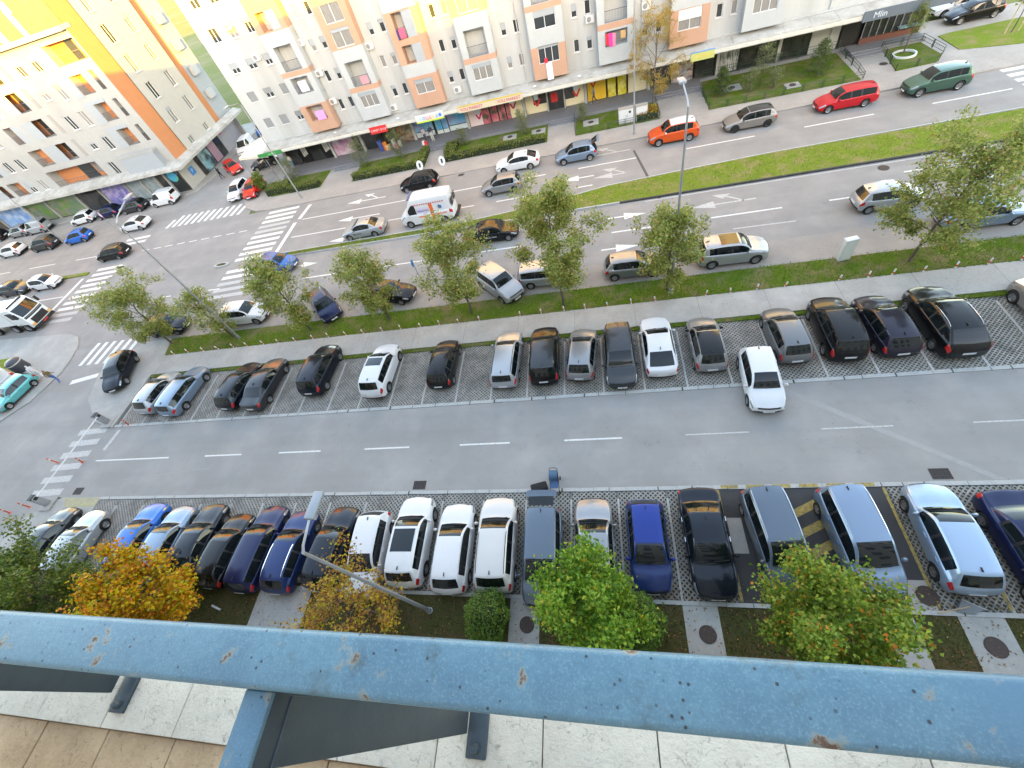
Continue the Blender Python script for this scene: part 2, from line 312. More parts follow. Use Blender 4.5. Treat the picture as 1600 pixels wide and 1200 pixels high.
def stalls(name, x0, x1, y0, y1, line0, pitch, singles):
    soil = slab(name, rect(x0, x1, y0, y1), -0.12, -0.035, M_SOIL)
    xs = [line0 + pitch*k for k in range(-30, 30) if x0 <= line0 + pitch*k <= x1]
    edges = [x0] + xs + [x1]
    bm = MB().box(-0.055, 0.055, -0.295, 0.295, -0.05, 0.012).mesh('paving_block')
    for a, b in zip(edges[:-1], edges[1:]):
        if b - a > 0.4: lattice('grass_paver', a + 0.02, b - 0.02, y0 - 0.03, y1 + 0.03).parent = soil
    for x in xs:
        if singles:
            k = 0
            while y0 + 0.3 + k*0.605 < y1 - 0.2:
                o = add('paving_block', bm, M_BLOCK, soil, (x + RNG.normal(0, 0.004), y0 + 0.31 + k*0.605, RNG.normal(0, 0.003))); k += 1
        else:
            mb = MB(); k = 0
            while y0 + 0.3 + k*0.405 < y1 - 0.1:
                mb.box(x-0.05, x+0.05, y0+0.02+k*0.405, y0+0.41+k*0.405, -0.05, 0.012 + RNG.normal(0, 0.003)); k += 1
            stuff(mb.build('stall_line', M_BLOCK, soil))
    return soil
stalls('parking_row', -37.3, 25.3, 14.48, 19.05, -0.29, 2.298, True)
stalls('parking_row', -33.9, 4.55, 3.60, 8.45, 0.05, 2.296, False)
stalls('parking_row', 11.45, 22.8, 3.60, 8.45, 13.60, 2.296, False)
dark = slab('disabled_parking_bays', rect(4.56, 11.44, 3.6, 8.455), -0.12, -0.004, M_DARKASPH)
# ------------------------------------------------------------------ painted markings
def mark(parent, pts, m=M_WHITE, z=0.006, name='lane_line'):
    mb = MB(); i = len(mb.v); mb.v += [(x, y, z) for x, y in pts]; mb.f.append(tuple(range(len(pts))))
    return mb.build(name, m, parent)
def line(parent, x0, y0, x1, y1, w, m=M_WHITE, z=0.006, name='lane_line'):
    d = Vector((x1-x0, y1-y0)).normalized(); n = Vector((-d.y, d.x)) * w/2
    return mark(parent, [(x0-n.x, y0-n.y), (x1-n.x, y1-n.y), (x1+n.x, y1+n.y), (x0+n.x, y0+n.y)], m, z, name)
for a, b in ((-31.5, -17.9), (-16.0, -10.7), (-6.8, -4.4), (-1.3, 4.0), (8.3, 13.9), (17.7, 22.8), (26.8, 32.0)): line(road, a, 40.42, b, 40.45, 0.15)
for a, b in ((-31.5, -24.6), (-20.2, -18.4), (-12.5, -11.2), (-9.0, -5.8), (-1.6, -0.1)): line(road, a, 37.12, b, 37.12, 0.15)
for a, b in ((-27, -23.3), (-18.6, -14.8), (-9.7, -6.2), (1.1, 4.4), (8.35, 13.1), (16.1, 20.0), (24.6, 29)): line(road, a, 29.68, b, 29.66, 0.15)
line(road, 4.0, 33.22, 31, 33.15, 0.12, M_WHITEF); line(road, 21.4, 31.7, 26, 31.7, 0.14); line(road, 9.5, 28.0, 13.5, 27.9, 0.12, M_WHITEF)
for a, b in ((-82, -77), (-73.5, -68.8), (-65.2, -61.2)): line(road, a, 40.6, b, 40.6, 0.15)
for k in range(9): line(road, -53.8 + k*1.75, 39.9 + 0.03*k, -52.7 + k*1.75, 39.95 + 0.03*k, 0.14)
for k in range(5): line(road, -50 + k*3, 30.0, -48.6 + k*3, 30.0, 0.14)
line(road, -76, 32.9, -60.2, 32.9, 0.15)
line(road, -31.7, 43.4, -32.0, 40.6, 0.45, name='stop_line'); line(road, -32.25, 40.0, -32.25, 34.45, 0.45, name='stop_line')
line(road, -59.9, 36.0, -59.7, 30.1, 0.45, name='stop_line')
for k in range(16):
    y = 43.3 - 0.968*k
    if not 33.4 < y < 34.3: line(road, -37.2, y - 0.1, -33.15, y + 0.05, 0.5, M_WHITEF if k in (3, 4, 13, 14, 15) else M_WHITE, name='zebra_stripe')
for k in range(16):
    y = 43.2 - 0.975*k
    if not 36.5 < y < 37.3 and not (38.2 < y < 41.5): line(road, -58.75, y - 0.05, -55.0, y + 0.05, 0.5, M_WHITE if k < 14 else M_WHITEF, name='zebra_stripe')
for k in range(12): line(side_n, -53.2 + 0.99*k, 44.35, -53.0 + 0.99*k, 46.9 - (0.7 if k in (0, 11) else 0), 0.48, name='zebra_stripe')
for k in range(6): line(road if 0 else side_s, -47.3 + 0.98*k, 21.4, -47.3 + 0.98*k, 23.49, 0.45, name='zebra_stripe')
for k in range(6): line(road, -47.3 + 0.98*k, 23.51, -47.25 + 0.98*k, 24.2, 0.45, name='zebra_stripe')
line(side_s, -46.6, 19.4, -43.9, 20.0, 0.5, name='stop_line')
for k in range(6): line(aisle, -40.7, 13.95 - 1.0*k, -37.95, 14.1 - 1.0*k, 0.5, M_WHITEF, name='zebra_stripe')
line(aisle, -36.6, 14.0, -36.75, 12.3, 0.3, M_WHITEF, name='stop_line')
for k in range(4): line(road, 32.8, 43.55 - 0.98*k, 37.0, 43.65 - 0.98*k, 0.52, name='zebra_stripe')
for a, b in ((-36.8, -30.1), (-27, -24), (-21.1, -18), (-14.9, -11.9), (-8.7, -5.7), (-2.6, 0.5)): line(aisle, a, 11.43, b, 11.43, 0.10, M_WHITE)
for a, b in ((3.7, 6.7), (9.9, 12.9), (16.0, 19.0)): line(aisle, a, 11.45, b, 11.45, 0.08, M_WHITEF)
def arrow(x0, x1, y, m=M_WHITE, bent=0):
    s = 1 if x1 > x0 else -1; h = x1 - s*1.7
    line(road, x0, y, h, y, 0.16, m, name='arrow_stem')
    mark(road, [(h, y - 0.45), (x1, y), (h, y + 0.45)], m, name='arrow_head')
    if bent:
        line(road, (x0 + h)/2 - s*0.6, y, (x0 + h)/2 + s*0.5, y + bent*0.9, 0.16, m, name='arrow_stem')
        c = (x0 + h)/2 + s*0.5; mark(road, [(c - 0.4*s, y + bent*1.15), (c + 0.9*s, y + bent*1.25), (c + 0.25*s, y + bent*0.6)], m, name='arrow_head')
arrow(0.5, 3.9, 31.6); arrow(11.8, 7.2, 31.3, M_WHITEF, 1); arrow(0.2, 3.0, 27.65); arrow(-28.6, -26.2, 31.8)
arrow(-21.8, -26.5, 42.0, M_WHITE, 1); arrow(-21.6, -26.5, 38.7); arrow(-23.5, -26.2, 35.1); arrow(0.1, -3.0, 38.7); arrow(2.9, 0.0, 38.2, M_WHITEF, 1); arrow(3.6, -1.6, 42.2, M_WHITEF, 1)
# yellow lines of the wide bays
line(dark, 4.64, 8.44, 4.64, 3.65, 0.12, M_YELLOW, 0.002); line(dark, 11.36, 8.44, 11.36, 3.65, 0.12, M_YELLOW, 0.002)
for k in range(3): mark(dark, [(7.35, 7.35 - 0.9*k), (8.85, 8.1 - 0.9*k), (8.85, 7.72 - 0.9*k), (7.35, 6.97 - 0.9*k)], M_YELLOW, 0.002, 'hatch_stripe')
for k in range(6): line(dark, 4.8 + k*1.1, 8.56, 5.55 + k*1.1, 8.56, 0.16, M_YELLOW, 0.041, 'kerb_paint')
for x in (5.85, 10.2):
    mb = MB(); mb.lathe([(0.32, 0.001), (0.42, 0.001)], 24, c=(x, 7.75, 0.002)); mb.build('wheelchair_symbol', M_YELLOW, dark)
    line(dark, x - 0.1, 8.1, x + 0.15, 7.6, 0.1, M_YELLOW, 0.003, 'wheelchair_symbol')
line(dark, 13.65, 8.4, 13.55, 3.7, 0.12, M_YELLOW, 0.02)
struct(MB().prism(rect(4.75, 5.35, 5.55, 7.1), -0.02, 0.008).build('concrete_cover_pad', M_CONC))
struct(MB().prism([(10.4, 3.62), (11.3, 3.62), (11.3, 4.65), (10.7, 4.65)], -0.02, 0.008).build('concrete_cover_pad', M_CONC))
# ------------------------------------------------------------------ median
med = slab('median_grass', [(-33.1, 33.75), (-12, 33.62), (2, 33.6), (80, 33.55), (80, 37.2), (14, 37.05), (6.5, 36.65), (1.2, 36.3), (-4.4, 35.1), (-12, 34.3), (-33.1, 34.2)], 0.0, 0.13, M_GRASS2)
def kerb_path(parent, pts, w, zt, m):
    for (x0, y0), (x1, y1) in zip(pts[:-1], pts[1:]):
        d = Vector((x1-x0, y1-y0)); n = max(1, round(d.length/1.0))
        for k in range(n):
            a = Vector((x0, y0)) + d*(k/n); b = Vector((x0, y0)) + d*((k+1)/n); q = Vector((-d.y, d.x)).normalized()*w/2; g = d.normalized()*0.008
            MB().prism([tuple(a+g-q), tuple(b-g-q), tuple(b-g+q), tuple(a+g+q)], -0.05, zt).build('kerb_stone', m, parent)
kerb_path(med, [(-33.2, 33.7), (-12, 33.55), (2, 33.52)], 0.14, 0.14, M_KERB)
kerb_path(med, [(2, 33.52), (34, 33.47)], 0.14, 0.145, M_KERBD)
kerb_path(med, [(34, 37.3), (14, 37.15), (6.5, 36.75), (1.2, 36.4), (-4.4, 35.2), (-12, 34.4), (-33.2, 34.3)], 0.12, 0.14, M_KERB)
slab('median_grass', [(-140, 36.4), (-59.7, 36.55), (-59.7, 37.05), (-140, 37.2)], 0.0, 0.13, M_GRASS2)
for x, y in ((-54.6, 36.85), (-38.6, 34.0)):
    isl = slab('traffic_island', [(x + 0.95*math.cos(t)*(1.0), y + 0.38*math.sin(t)) for t in np.linspace(0, 2*math.pi, 20, endpoint=False)], 0.0, 0.12, M_KERB)
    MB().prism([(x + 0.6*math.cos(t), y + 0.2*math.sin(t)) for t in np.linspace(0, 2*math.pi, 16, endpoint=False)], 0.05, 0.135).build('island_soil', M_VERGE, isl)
# ------------------------------------------------------------------ planted verge under our own building
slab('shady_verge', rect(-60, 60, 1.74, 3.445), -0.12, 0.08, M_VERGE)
slab('building_path', rect(-60, 60, -0.3, 1.735), -0.12, 0.09, M_CONC)
for a, b in ((-18.4, -15.35), (-5.0, -3.65), (2.3, 3.65), (9.3, 10.35), (11.75, 13.15), (-27.6, -26.3)):
    slab('verge_path', rect(a, b, 1.736, 3.442), -0.1, 0.092, M_CONC)
# ------------------------------------------------------------------ covers and drains
def manhole(x, y, z, r=0.33, m=M_IRON, label='round iron manhole cover', group=None):
    o = MB().lathe([(0, z+0.012), (r*0.9, z+0.012), (r*0.9, z+0.006), (r, z+0.01), (r, z-0.02)], 28, c=(0, 0, 0)).build('manhole_cover', m, smooth=False)
    o.location = (x, y, 0); return tag(o, label, 'manhole cover', group)
manhole(-4.2, 2.42, 0.095, 0.33, label='brown round manhole cover on the path beside the ball shrub')
manhole(3.1, 2.42, 0.095, 0.33, label='brown round manhole cover on the path behind the black saloon')
manhole(12.45, 2.5, 0.095, 0.33, label='brown round manhole cover on the path behind the light blue car')
manhole(11.15, 4.1, 0.01, 0.36, label='dark round manhole cover crossed by the yellow bay line')
manhole(20.5, 32.6, 0.0, 0.36, label='dark manhole cover in the carriageway beside the wide median')
manhole(-12.9, 34.0, 0.14, 0.36, label='iron manhole cover in the gap of the narrow median')
manhole(26.6, 48.9, 0.12, 0.33, label='dark manhole cover before the steps by the fenced square tree bed')
def drain(x, y, label, sx=0.75, sy=0.5):
    r = empty('drain_grate', (x, y, 0)); tag(r, label, 'drain grate')
    MB().box(-sx/2, sx/2, -sy/2, sy/2, -0.03, 0.002).build('pit', M_BLACK, r)
    f = MB().box(-sx/2, sx/2, sy/2-0.04, sy/2, 0, 0.012).box(-sx/2, sx/2, -sy/2, -sy/2+0.04, 0, 0.012).box(-sx/2, -sx/2+0.04, -sy/2+0.04, sy/2-0.04, 0, 0.012).box(sx/2-0.04, sx/2, -sy/2+0.04, sy/2-0.04, 0, 0.012)
    f.build('frame', M_IRON, r)
    for k in range(6): MB().box(-sx/2+0.08+k*0.115, -sx/2+0.115+k*0.115, -sy/2+0.04, sy/2-0.04, 0, 0.010).build('bar', M_IRON, r)
    for k in (-1, 1): MB().box(-sx/2+0.04, sx/2-0.04, k*0.08-0.012, k*0.08+0.012, 0, 0.008).build('bar', M_IRON, r)
drain(-10.7, 9.0, 'rusty drain grate by the kerb behind the white cars')
drain(13.7, 9.0, 'dark drain grate by the kerb behind the light blue car')
drain(-36.4, 9.1, 'drain grate at the car park barrier')
drain(-13.5, 43.55, 'small road drain at the kerb between the black and white cars', 0.6, 0.4)
# road repairs and stains
for k in range(17):
    x = -37.0 + 3.9*k; struct(MB().quad((x, 19.36, 0.1035), (x+0.02, 19.36, 0.1035), (x+0.02, 21.44, 0.1035), (x, 21.44, 0.1035)).build('pavement_joint', mat('joint_dark', (0.16, 0.155, 0.145), 0.95)))
for a, b, c, d in (((8.2, 14.2), (8.75, 14.2), (15.9, 8.7), (15.5, 8.7)), ((-33.0, 9.9), (-33.0, 9.86), (-26.0, 10.5), (-26.0, 10.55))):
    struct(MB().quad((*a, 0.003), (*b, 0.003), (*c, 0.003), (*d, 0.003)).build('asphalt_seam', mat('seam_pale', (0.33, 0.32, 0.305), 0.92, col2=(0.29, 0.28, 0.268), scale=3)))
struct(MB().quad((5.0, 33.3, 0.003), (5.25, 33.3, 0.003), (4.0, 41.9, 0.003), (3.8, 41.9, 0.003)).build('tar_seam', mat('tar', (0.085, 0.08, 0.078), 0.9)))
# ------------------------------------------------------------------ vehicles: lofted bodies cut into panels
def pchip(cp):
    xs = np.array([c[0] for c in cp], float); ys = np.array([c[1] for c in cp], float)
    h = np.diff(xs); d = np.diff(ys)/h; m = np.zeros(len(xs))
    for i in range(1, len(xs)-1):
        if d[i-1]*d[i] > 0:
            w1, w2 = 2*h[i]+h[i-1], h[i]+2*h[i-1]; m[i] = (w1+w2)/(w1/d[i-1]+w2/d[i])
    m[0], m[-1] = d[0], d[-1]
    def f(x):
        x = min(max(x, xs[0]), xs[-1]); i = min(max(int(np.searchsorted(xs, x))-1, 0), len(h)-1)
        t = (x-xs[i])/h[i]
        return ((1+2*t)*(1-t)**2*ys[i] + t*(1-t)**2*h[i]*m[i] + t*t*(3-2*t)*ys[i+1] + t*t*(t-1)*h[i]*m[i+1])
    return f
# L W H, wheelbase, front overhang, nose z, cowl z, cowl s, roof start s, roof end s, rear window end s, deck z, tail z, belt front, belt rear, B, C pillars
CT = {
 'hatch':  dict(L=4.02, W=1.73, H=1.47, wb=2.50, fo=0.80, nz=0.66, cz=0.98, sc=0.245, sr=0.46, se=0.875, sw=0.962, dz=0.98, tz=0.86, bf=0.86, br=0.95, B=0.56, C=0.76),
 'golf':   dict(L=4.30, W=1.80, H=1.47, wb=2.62, fo=0.86, nz=0.67, cz=0.98, sc=0.265, sr=0.46, se=0.880, sw=0.966, dz=0.99, tz=0.87, bf=0.87, br=0.95, B=0.555, C=0.755),
 'wagon':  dict(L=4.62, W=1.80, H=1.48, wb=2.68, fo=0.88, nz=0.67, cz=0.98, sc=0.25, sr=0.43, se=0.925, sw=0.978, dz=0.98, tz=0.86, bf=0.87, br=0.95, B=0.51, C=0.68),
 'sedan':  dict(L=4.65, W=1.81, H=1.45, wb=2.70, fo=0.90, nz=0.67, cz=0.97, sc=0.265, sr=0.44, se=0.690, sw=0.845, dz=1.03, tz=0.94, bf=0.88, br=0.96, B=0.53, C=0.70),
 'suv':    dict(L=4.45, W=1.84, H=1.65, wb=2.66, fo=0.88, nz=0.82, cz=1.12, sc=0.25, sr=0.43, se=0.890, sw=0.965, dz=1.12, tz=0.98, bf=1.02, br=1.10, B=0.54, C=0.74),
 'bigsuv': dict(L=4.78, W=1.94, H=1.64, wb=2.85, fo=0.90, nz=0.82, cz=1.12, sc=0.26, sr=0.44, se=0.80, sw=0.955, dz=1.16, tz=1.02, bf=1.02, br=1.12, B=0.545, C=0.73),
 'mpv':    dict(L=4.40, W=1.82, H=1.64, wb=2.72, fo=0.86, nz=0.74, cz=1.08, sc=0.20, sr=0.42, se=0.930, sw=0.980, dz=1.06, tz=0.92, bf=0.95, br=1.05, B=0.50, C=0.70),
 'coupe':  dict(L=4.55, W=1.80, H=1.40, wb=2.68, fo=0.90, nz=0.66, cz=0.95, sc=0.27, sr=0.46, se=0.740, sw=0.930, dz=1.00, tz=0.92, bf=0.87, br=0.96, B=0.56, C=0.76),
 'smallvan': dict(L=4.35, W=1.80, H=1.82, wb=2.70, fo=0.86, nz=0.78, cz=1.12, sc=0.20, sr=0.40, se=0.965, sw=0.988, dz=1.05, tz=0.95, bf=1.00, br=1.05, B=0.50, C=0.70),
 'bigvan': dict(L=5.45, W=2.05, H=2.62, wb=3.45, fo=0.95, nz=0.95, cz=1.35, sc=0.135, sr=0.30, se=0.975, sw=0.992, dz=1.3, tz=1.2, bf=1.22, br=1.25, B=0.36, C=0.37),
 'old':    dict(L=4.00, W=1.66, H=1.41, wb=2.48, fo=0.78, nz=0.64, cz=0.92, sc=0.275, sr=0.46, se=0.860, sw=0.955, dz=0.93, tz=0.80, bf=0.82, br=0.88, B=0.58, C=0.60),
}
LAB = ['body', 'sill_trim', 'windshield', 'rear_window', 'front_window', 'rear_side_window', 'hood', 'front_door', 'rear_door', 'tailgate',
       'headlight', 'tail_light', 'wheel_well', 'grille', 'roof', 'pillar', 'quarter_window']
NR = 17
def car_type(key):
    t = CT[key]; L, W, H = t['L'], t['W'], t['H']; van = key == 'bigvan'
    sc, sr, se, sw = t['sc'], t['sr'], t['se'], t['sw']
    top = pchip([(0, t['nz']-0.10), (0.010, t['nz']-0.015), (0.035, t['nz']+0.045), (sc*0.55, t['cz']-0.10), (sc, t['cz']), (sc+(sr-sc)*0.5, t['cz']+(H-t['cz'])*0.60), (sr, H-0.045), ((sr+se)/2, H), (se, H-(0.05 if van else 0.075)), ((se+sw)/2, H-(H-t['dz'])*0.52), (sw, t['dz']), (max(0.985, sw+0.004), t['tz']), (1.0, t['tz']-0.16)])
    bel = pchip([(0, t['nz']-0.16), (0.02, t['nz']-0.07), (sc*0.6, t['bf']-0.06), (sc, t['bf']), (0.6, (t['bf']+t['br'])/2+0.01), (0.93, t['br']), (0.985, min(t['br'], t['tz'])-0.04), (1.0, t['tz']-0.24)])
    hw = pchip([(0, 0.80), (0.015, 0.865), (0.05, 0.93), (0.12, 0.972), (0.25, 0.995), (0.45, 1.0), (0.78, 1.0), (0.90, 0.975), (0.96, 0.935), (0.99, 0.885), (1.0, 0.83)])
    bot = pchip([(0, 0.33), (0.03, 0.24), (0.10, 0.20), (0.88, 0.22), (0.97, 0.27), (1.0, 0.38)])
    tum = 0.07 if van else (0.11 if key in ('suv', 'mpv', 'smallvan') else 0.15)
    def bow(s, y):
        q = (abs(y)/(W/2))**2
        if s < 0.45: return -q*0.21*(1-s/0.45)
        if s > 0.62: return q*0.13*(s-0.62)/0.38
        return 0.0
    def sec(s):
        w, zb, zs, zt = hw(s)*W/2, bot(s), bel(s), top(s); zs = min(zs, zt-0.015); hg = zt-zs; k = min(hg/0.5, 1.0)
        ye = w*0.918-(0.02+tum*k); ze = zt-(0.012+0.075*k); hb = zs-zb
        yb, z0 = w*0.918, zs+0.008
        P = [(0, zb), (0.78*w, zb), (0.93*w, zb+0.03), (0.985*w, zb+0.10), (1.0*w, zb+0.45*hb), (0.998*w, zb+0.70*hb), (0.986*w, zs-0.12*min(1, hb/0.6)), (0.965*w, zs-0.03), (0.935*w, zs),
             (yb, z0), (yb+(ye-yb)*0.34, z0+(ze-z0)*0.36), (yb+(ye-yb)*0.68, z0+(ze-z0)*0.70), (ye, ze), (ye-0.03-0.012*k, ze+0.58*(zt-ze)), (ye-0.10, zt-0.022), (ye*0.5, zt-0.006), (0, zt)]
        return P
    keys = [0, 0.004, 0.010, 0.018, 0.03, 0.045, 0.062, 0.085, sc-0.05, sc-0.012, sc, sc+0.014, sr-0.014, sr, se, se+0.012, sw-0.012, sw, 0.95, 0.965, 0.978, 0.988, 0.996, 1.0,
            t['B']-0.012, t['B']+0.012, t['C']-0.012, t['C']+0.012, sr-0.06, se-0.03]
    sA = sc+0.05
    keys += [sA] + list(np.linspace(sc, sr, 6)) + list(np.linspace(se, sw, 5)) + list(np.linspace(0.1, 0.95, 26))
    ss = [0.0]
    for s in sorted(set(round(k, 4) for k in keys)):
        if s - ss[-1] > 0.0035: ss.append(min(s, 1.0))
    ss[-1] = 1.0
    bm = bmesh.new(); rows = []
    for s in ss:
        P = sec(s); x = L/2-s*L; col = []
        for sg in (1, -1):
            c = []
            for j, (y, z) in enumerate(P):
                if y == 0 and sg == -1: c.append(col[0][j]); continue
                c.append(bm.verts.new((x+bow(s, y), sg*y, z)))
            col.append(c)
        rows.append(col)
    def label(s, j):
        hgt = top(s)-bel(s)
        if j <= 1: return 1
        if j == 2: return 1 if key in ('suv', 'bigsuv', 'bigvan') else 0
        if 0.012 < s < 0.095 and j in (6, 7, 8): return 10
        if s > (0.942 if key != 'mpv' else 0.955) and s < 0.997 and j in (5, 6, 7, 8): return 11
        if key in ('mpv', 'smallvan') and s > 0.965 and s < 0.994 and j in (9, 10): return 11
        if 0.003 < s < 0.016 and j >= 14 and not van: return 13
        if s < sc-0.002 and s > 0.02 and j >= 9: return 6
        if sc+0.008 < s < (sr-0.008 if not van else sc+(sr-sc)*0.58) and j >= 14: return 2
        if se+0.006 < s < sw-0.004 and j >= 14 and not van: return 3
        if van and s > 0.985 and j >= 9: return 9
        if s >= sw-0.004 and s < 0.993 and j >= 9 and not van: return 9
        if j in ((9, 10, 11) if not van else (9, 10)) and hgt > 0.10 and not (s < sA) and not (van and s > 0.35):
            if s < t['B']-0.012: return 4
            if s < t['B']+0.012: return 15
            if key == 'smallvan' and s > t['B']: return 0
            end = se-0.012 if key in ('wagon', 'mpv') else min(se+0.01, 0.86)
            if s < t['C']-0.012: return 5
            if s < t['C']+0.012: return 15
            if s < end and hgt > 0.22: return 16
        if sr+0.0 <= s <= se+0.006 and j >= 13: return 14
        if 3 <= j <= 7:
            if sc+0.015 < s < t['B']: return 7
            if t['B'] < s < t['C']+0.02 and not van: return 8
        return 0
    for i in range(len(ss)-1):
        sm = (ss[i]+ss[i+1])/2
        for sd in (0, 1):
            a, b = rows[i][sd], rows[i+1][sd]
            for j in range(NR-1):
                vv = [a[j], b[j], b[j+1], a[j+1]]
                if sd == 1: vv = vv[::-1]
                vv = list(dict.fromkeys(vv))
                f = bm.faces.new(vv); f.material_index = label(sm, j)
    for e, s in ((0, 0.0), (-1, 1.0)):                      # nose and tail caps follow the bow
        P = sec(s); x = L/2-s*L; prev = None; N = 8
        for j, (y, z) in enumerate(P):
            line_ = []
            for q in range(N+1):
                yy = y*(1-2*q/N)
                if y == 0: line_.append(rows[e][0][j])
                elif q == 0: line_.append(rows[e][0][j])
                elif q == N: line_.append(rows[e][1][j])
                else: line_.append(bm.verts.new((x+bow(s, yy), yy, z)))
            if prev:
                for q in range(N):
                    vv = list(dict.fromkeys([prev[q], line_[q], line_[q+1], prev[q+1]]))
                    if len(vv) >= 3:
                        if e == -1: vv = vv[::-1]
                        f = bm.faces.new(vv)
                        f.material_index = (13 if j in (3, 4, 5) and e == 0 and 1 <= q <= N-2 else (1 if j <= 3 else 0))
            prev = line_
    bmesh.ops.recalc_face_normals(bm, faces=bm.faces)
    me = bpy.data.meshes.new('tmp'); bm.to_mesh(me); bm.free()
    for n in LAB: me.materials.append(mat('slot_'+n, (0.5, 0.5, 0.5)))
    ob = bpy.data.objects.new('tmp', me); COL.objects.link(ob)
    wr = 0.345 if key in ('suv', 'bigsuv', 'bigvan') else (0.29 if key == 'old' else 0.315)
    ax = (L/2-t['fo'], L/2-t['fo']-t['wb'])
    cb = bmesh.new()
    for x in ax:
        for sg in (-1, 1):
            bmesh.ops.create_cone(cb, cap_ends=True, segments=28, radius1=wr+0.055, radius2=wr+0.055, depth=0.62,
                                  matrix=Matrix.Translation((x, sg*(W/2+0.08), wr+0.01)) @ Matrix.Rotation(rad(90), 4, 'X'))
    for f in cb.faces: f.material_index = 12
    cme = bpy.data.meshes.new('cut'); cb.to_mesh(cme); cb.free()
    for n in LAB: cme.materials.append(MATS['slot_'+n])
    co = bpy.data.objects.new('cut', cme); COL.objects.link(co)
    md = ob.modifiers.new('b', 'BOOLEAN'); md.operation = 'DIFFERENCE'; md.object = co; md.solver = 'EXACT'
    dg = bpy.context.evaluated_depsgraph_get()
    full = bpy.data.meshes.new_from_object(ob.evaluated_get(dg))
    bpy.data.objects.remove(ob); bpy.data.objects.remove(co)
    parts = {}
    src = bmesh.new(); src.from_mesh(full)
    groups = {}
    for f in src.faces:
        n = LAB[f.material_index]; c = f.calc_center_median()
        side = 0 if n in ('body', 'sill_trim', 'windshield', 'rear_window', 'hood', 'tailgate', 'wheel_well', 'grille', 'roof') else (1 if c.y > 0 else -1)
        if n == 'pillar': side *= 1 if c.x > L/2-(t['B']+t['C'])/2*L else 2
        groups.setdefault((n, side), []).append(f)
    for gk, fs in groups.items():
        pb = bmesh.new(); vm = {}
        for f in fs:
            vv = []
            for v in f.verts:
                if v.index not in vm: vm[v.index] = pb.verts.new(v.co)
                vv.append(vm[v.index])
            try: pb.faces.new(vv)
            except ValueError: pass
        if gk[0] in ('hood', 'front_door', 'rear_door', 'tailgate'):
            r = bmesh.ops.inset_region(pb, faces=pb.faces[:], thickness=0.009, use_boundary=True, use_even_offset=True)
            bmesh.ops.delete(pb, geom=r['faces'], context='FACES')
        pm = bpy.data.meshes.new(gk[0]); pb.to_mesh(pm); pb.free()
        pm.polygons.foreach_set('use_smooth', [True]*len(pm.polygons)); pm.set_sharp_from_angle(angle=rad(42))
        pm.materials.append(None); parts[gk] = pm
    src.free()
    t.update(parts=parts, top=top, bel=bel, hw=hw, ax=ax, wr=wr, sec=sec)
    return t
def wheel_meshes(r, w=0.20):
    ty = MB().lathe([(r*0.60, -w/2+0.01), (r*0.90, -w/2), (r, -w/2+0.03), (r, w/2-0.03), (r*0.90, w/2), (r*0.60, w/2-0.01)], 26, axis='y').mesh('tyre', True, 50)
    rm = MB().lathe([(0.0, w/2-0.035), (r*0.16, w/2-0.03), (r*0.18, w/2-0.05), (r*0.20, w/2-0.075), (r*0.52, w/2-0.085), (r*0.56, w/2-0.02), (r*0.62, w/2-0.008), (r*0.62, -w/2+0.02)], 26, axis='y')
    for k in range(5):
        a = 2*math.pi*k/5; M = Matrix.Rotation(a, 4, 'Y')
        rm.box(r*0.12, r*0.57, w/2-0.07, w/2-0.022, -r*0.075, r*0.075, M)
    return ty, rm.mesh('rim', True, 40)
WHEELS = {}
SMALL = {}
SMALL['mirror'] = None
def unit_meshes():
    bm = bmesh.new(); bmesh.ops.create_cube(bm, size=1.0); bmesh.ops.scale(bm, vec=(0.13, 0.20, 0.14), verts=bm.verts)
    bmesh.ops.bevel(bm, geom=bm.edges[:], offset=0.035, segments=2, affect='EDGES')
    me = bpy.data.meshes.new('mirror'); bm.to_mesh(me); bm.free(); me.polygons.foreach_set('use_smooth', [True]*len(me.polygons)); SMALL['mirror'] = me
    SMALL['handle'] = MB().box(-0.10, 0.10, -0.012, 0.02, -0.014, 0.014).mesh('handle')
    SMALL['number_plate'] = MB().box(-0.008, 0.008, -0.26, 0.26, -0.055, 0.055).mesh('number_plate')
    SMALL['antenna'] = MB().prism([(-0.09, -0.018), (0.07, -0.012), (0.07, 0.012), (-0.09, 0.018)], -0.02, 0.045).mesh('antenna')
    SMALL['wiper'] = MB().box(-0.012, 0.012, -0.30, 0.30, 0, 0.015).mesh('wiper')
unit_meshes()
CAR_N = {}
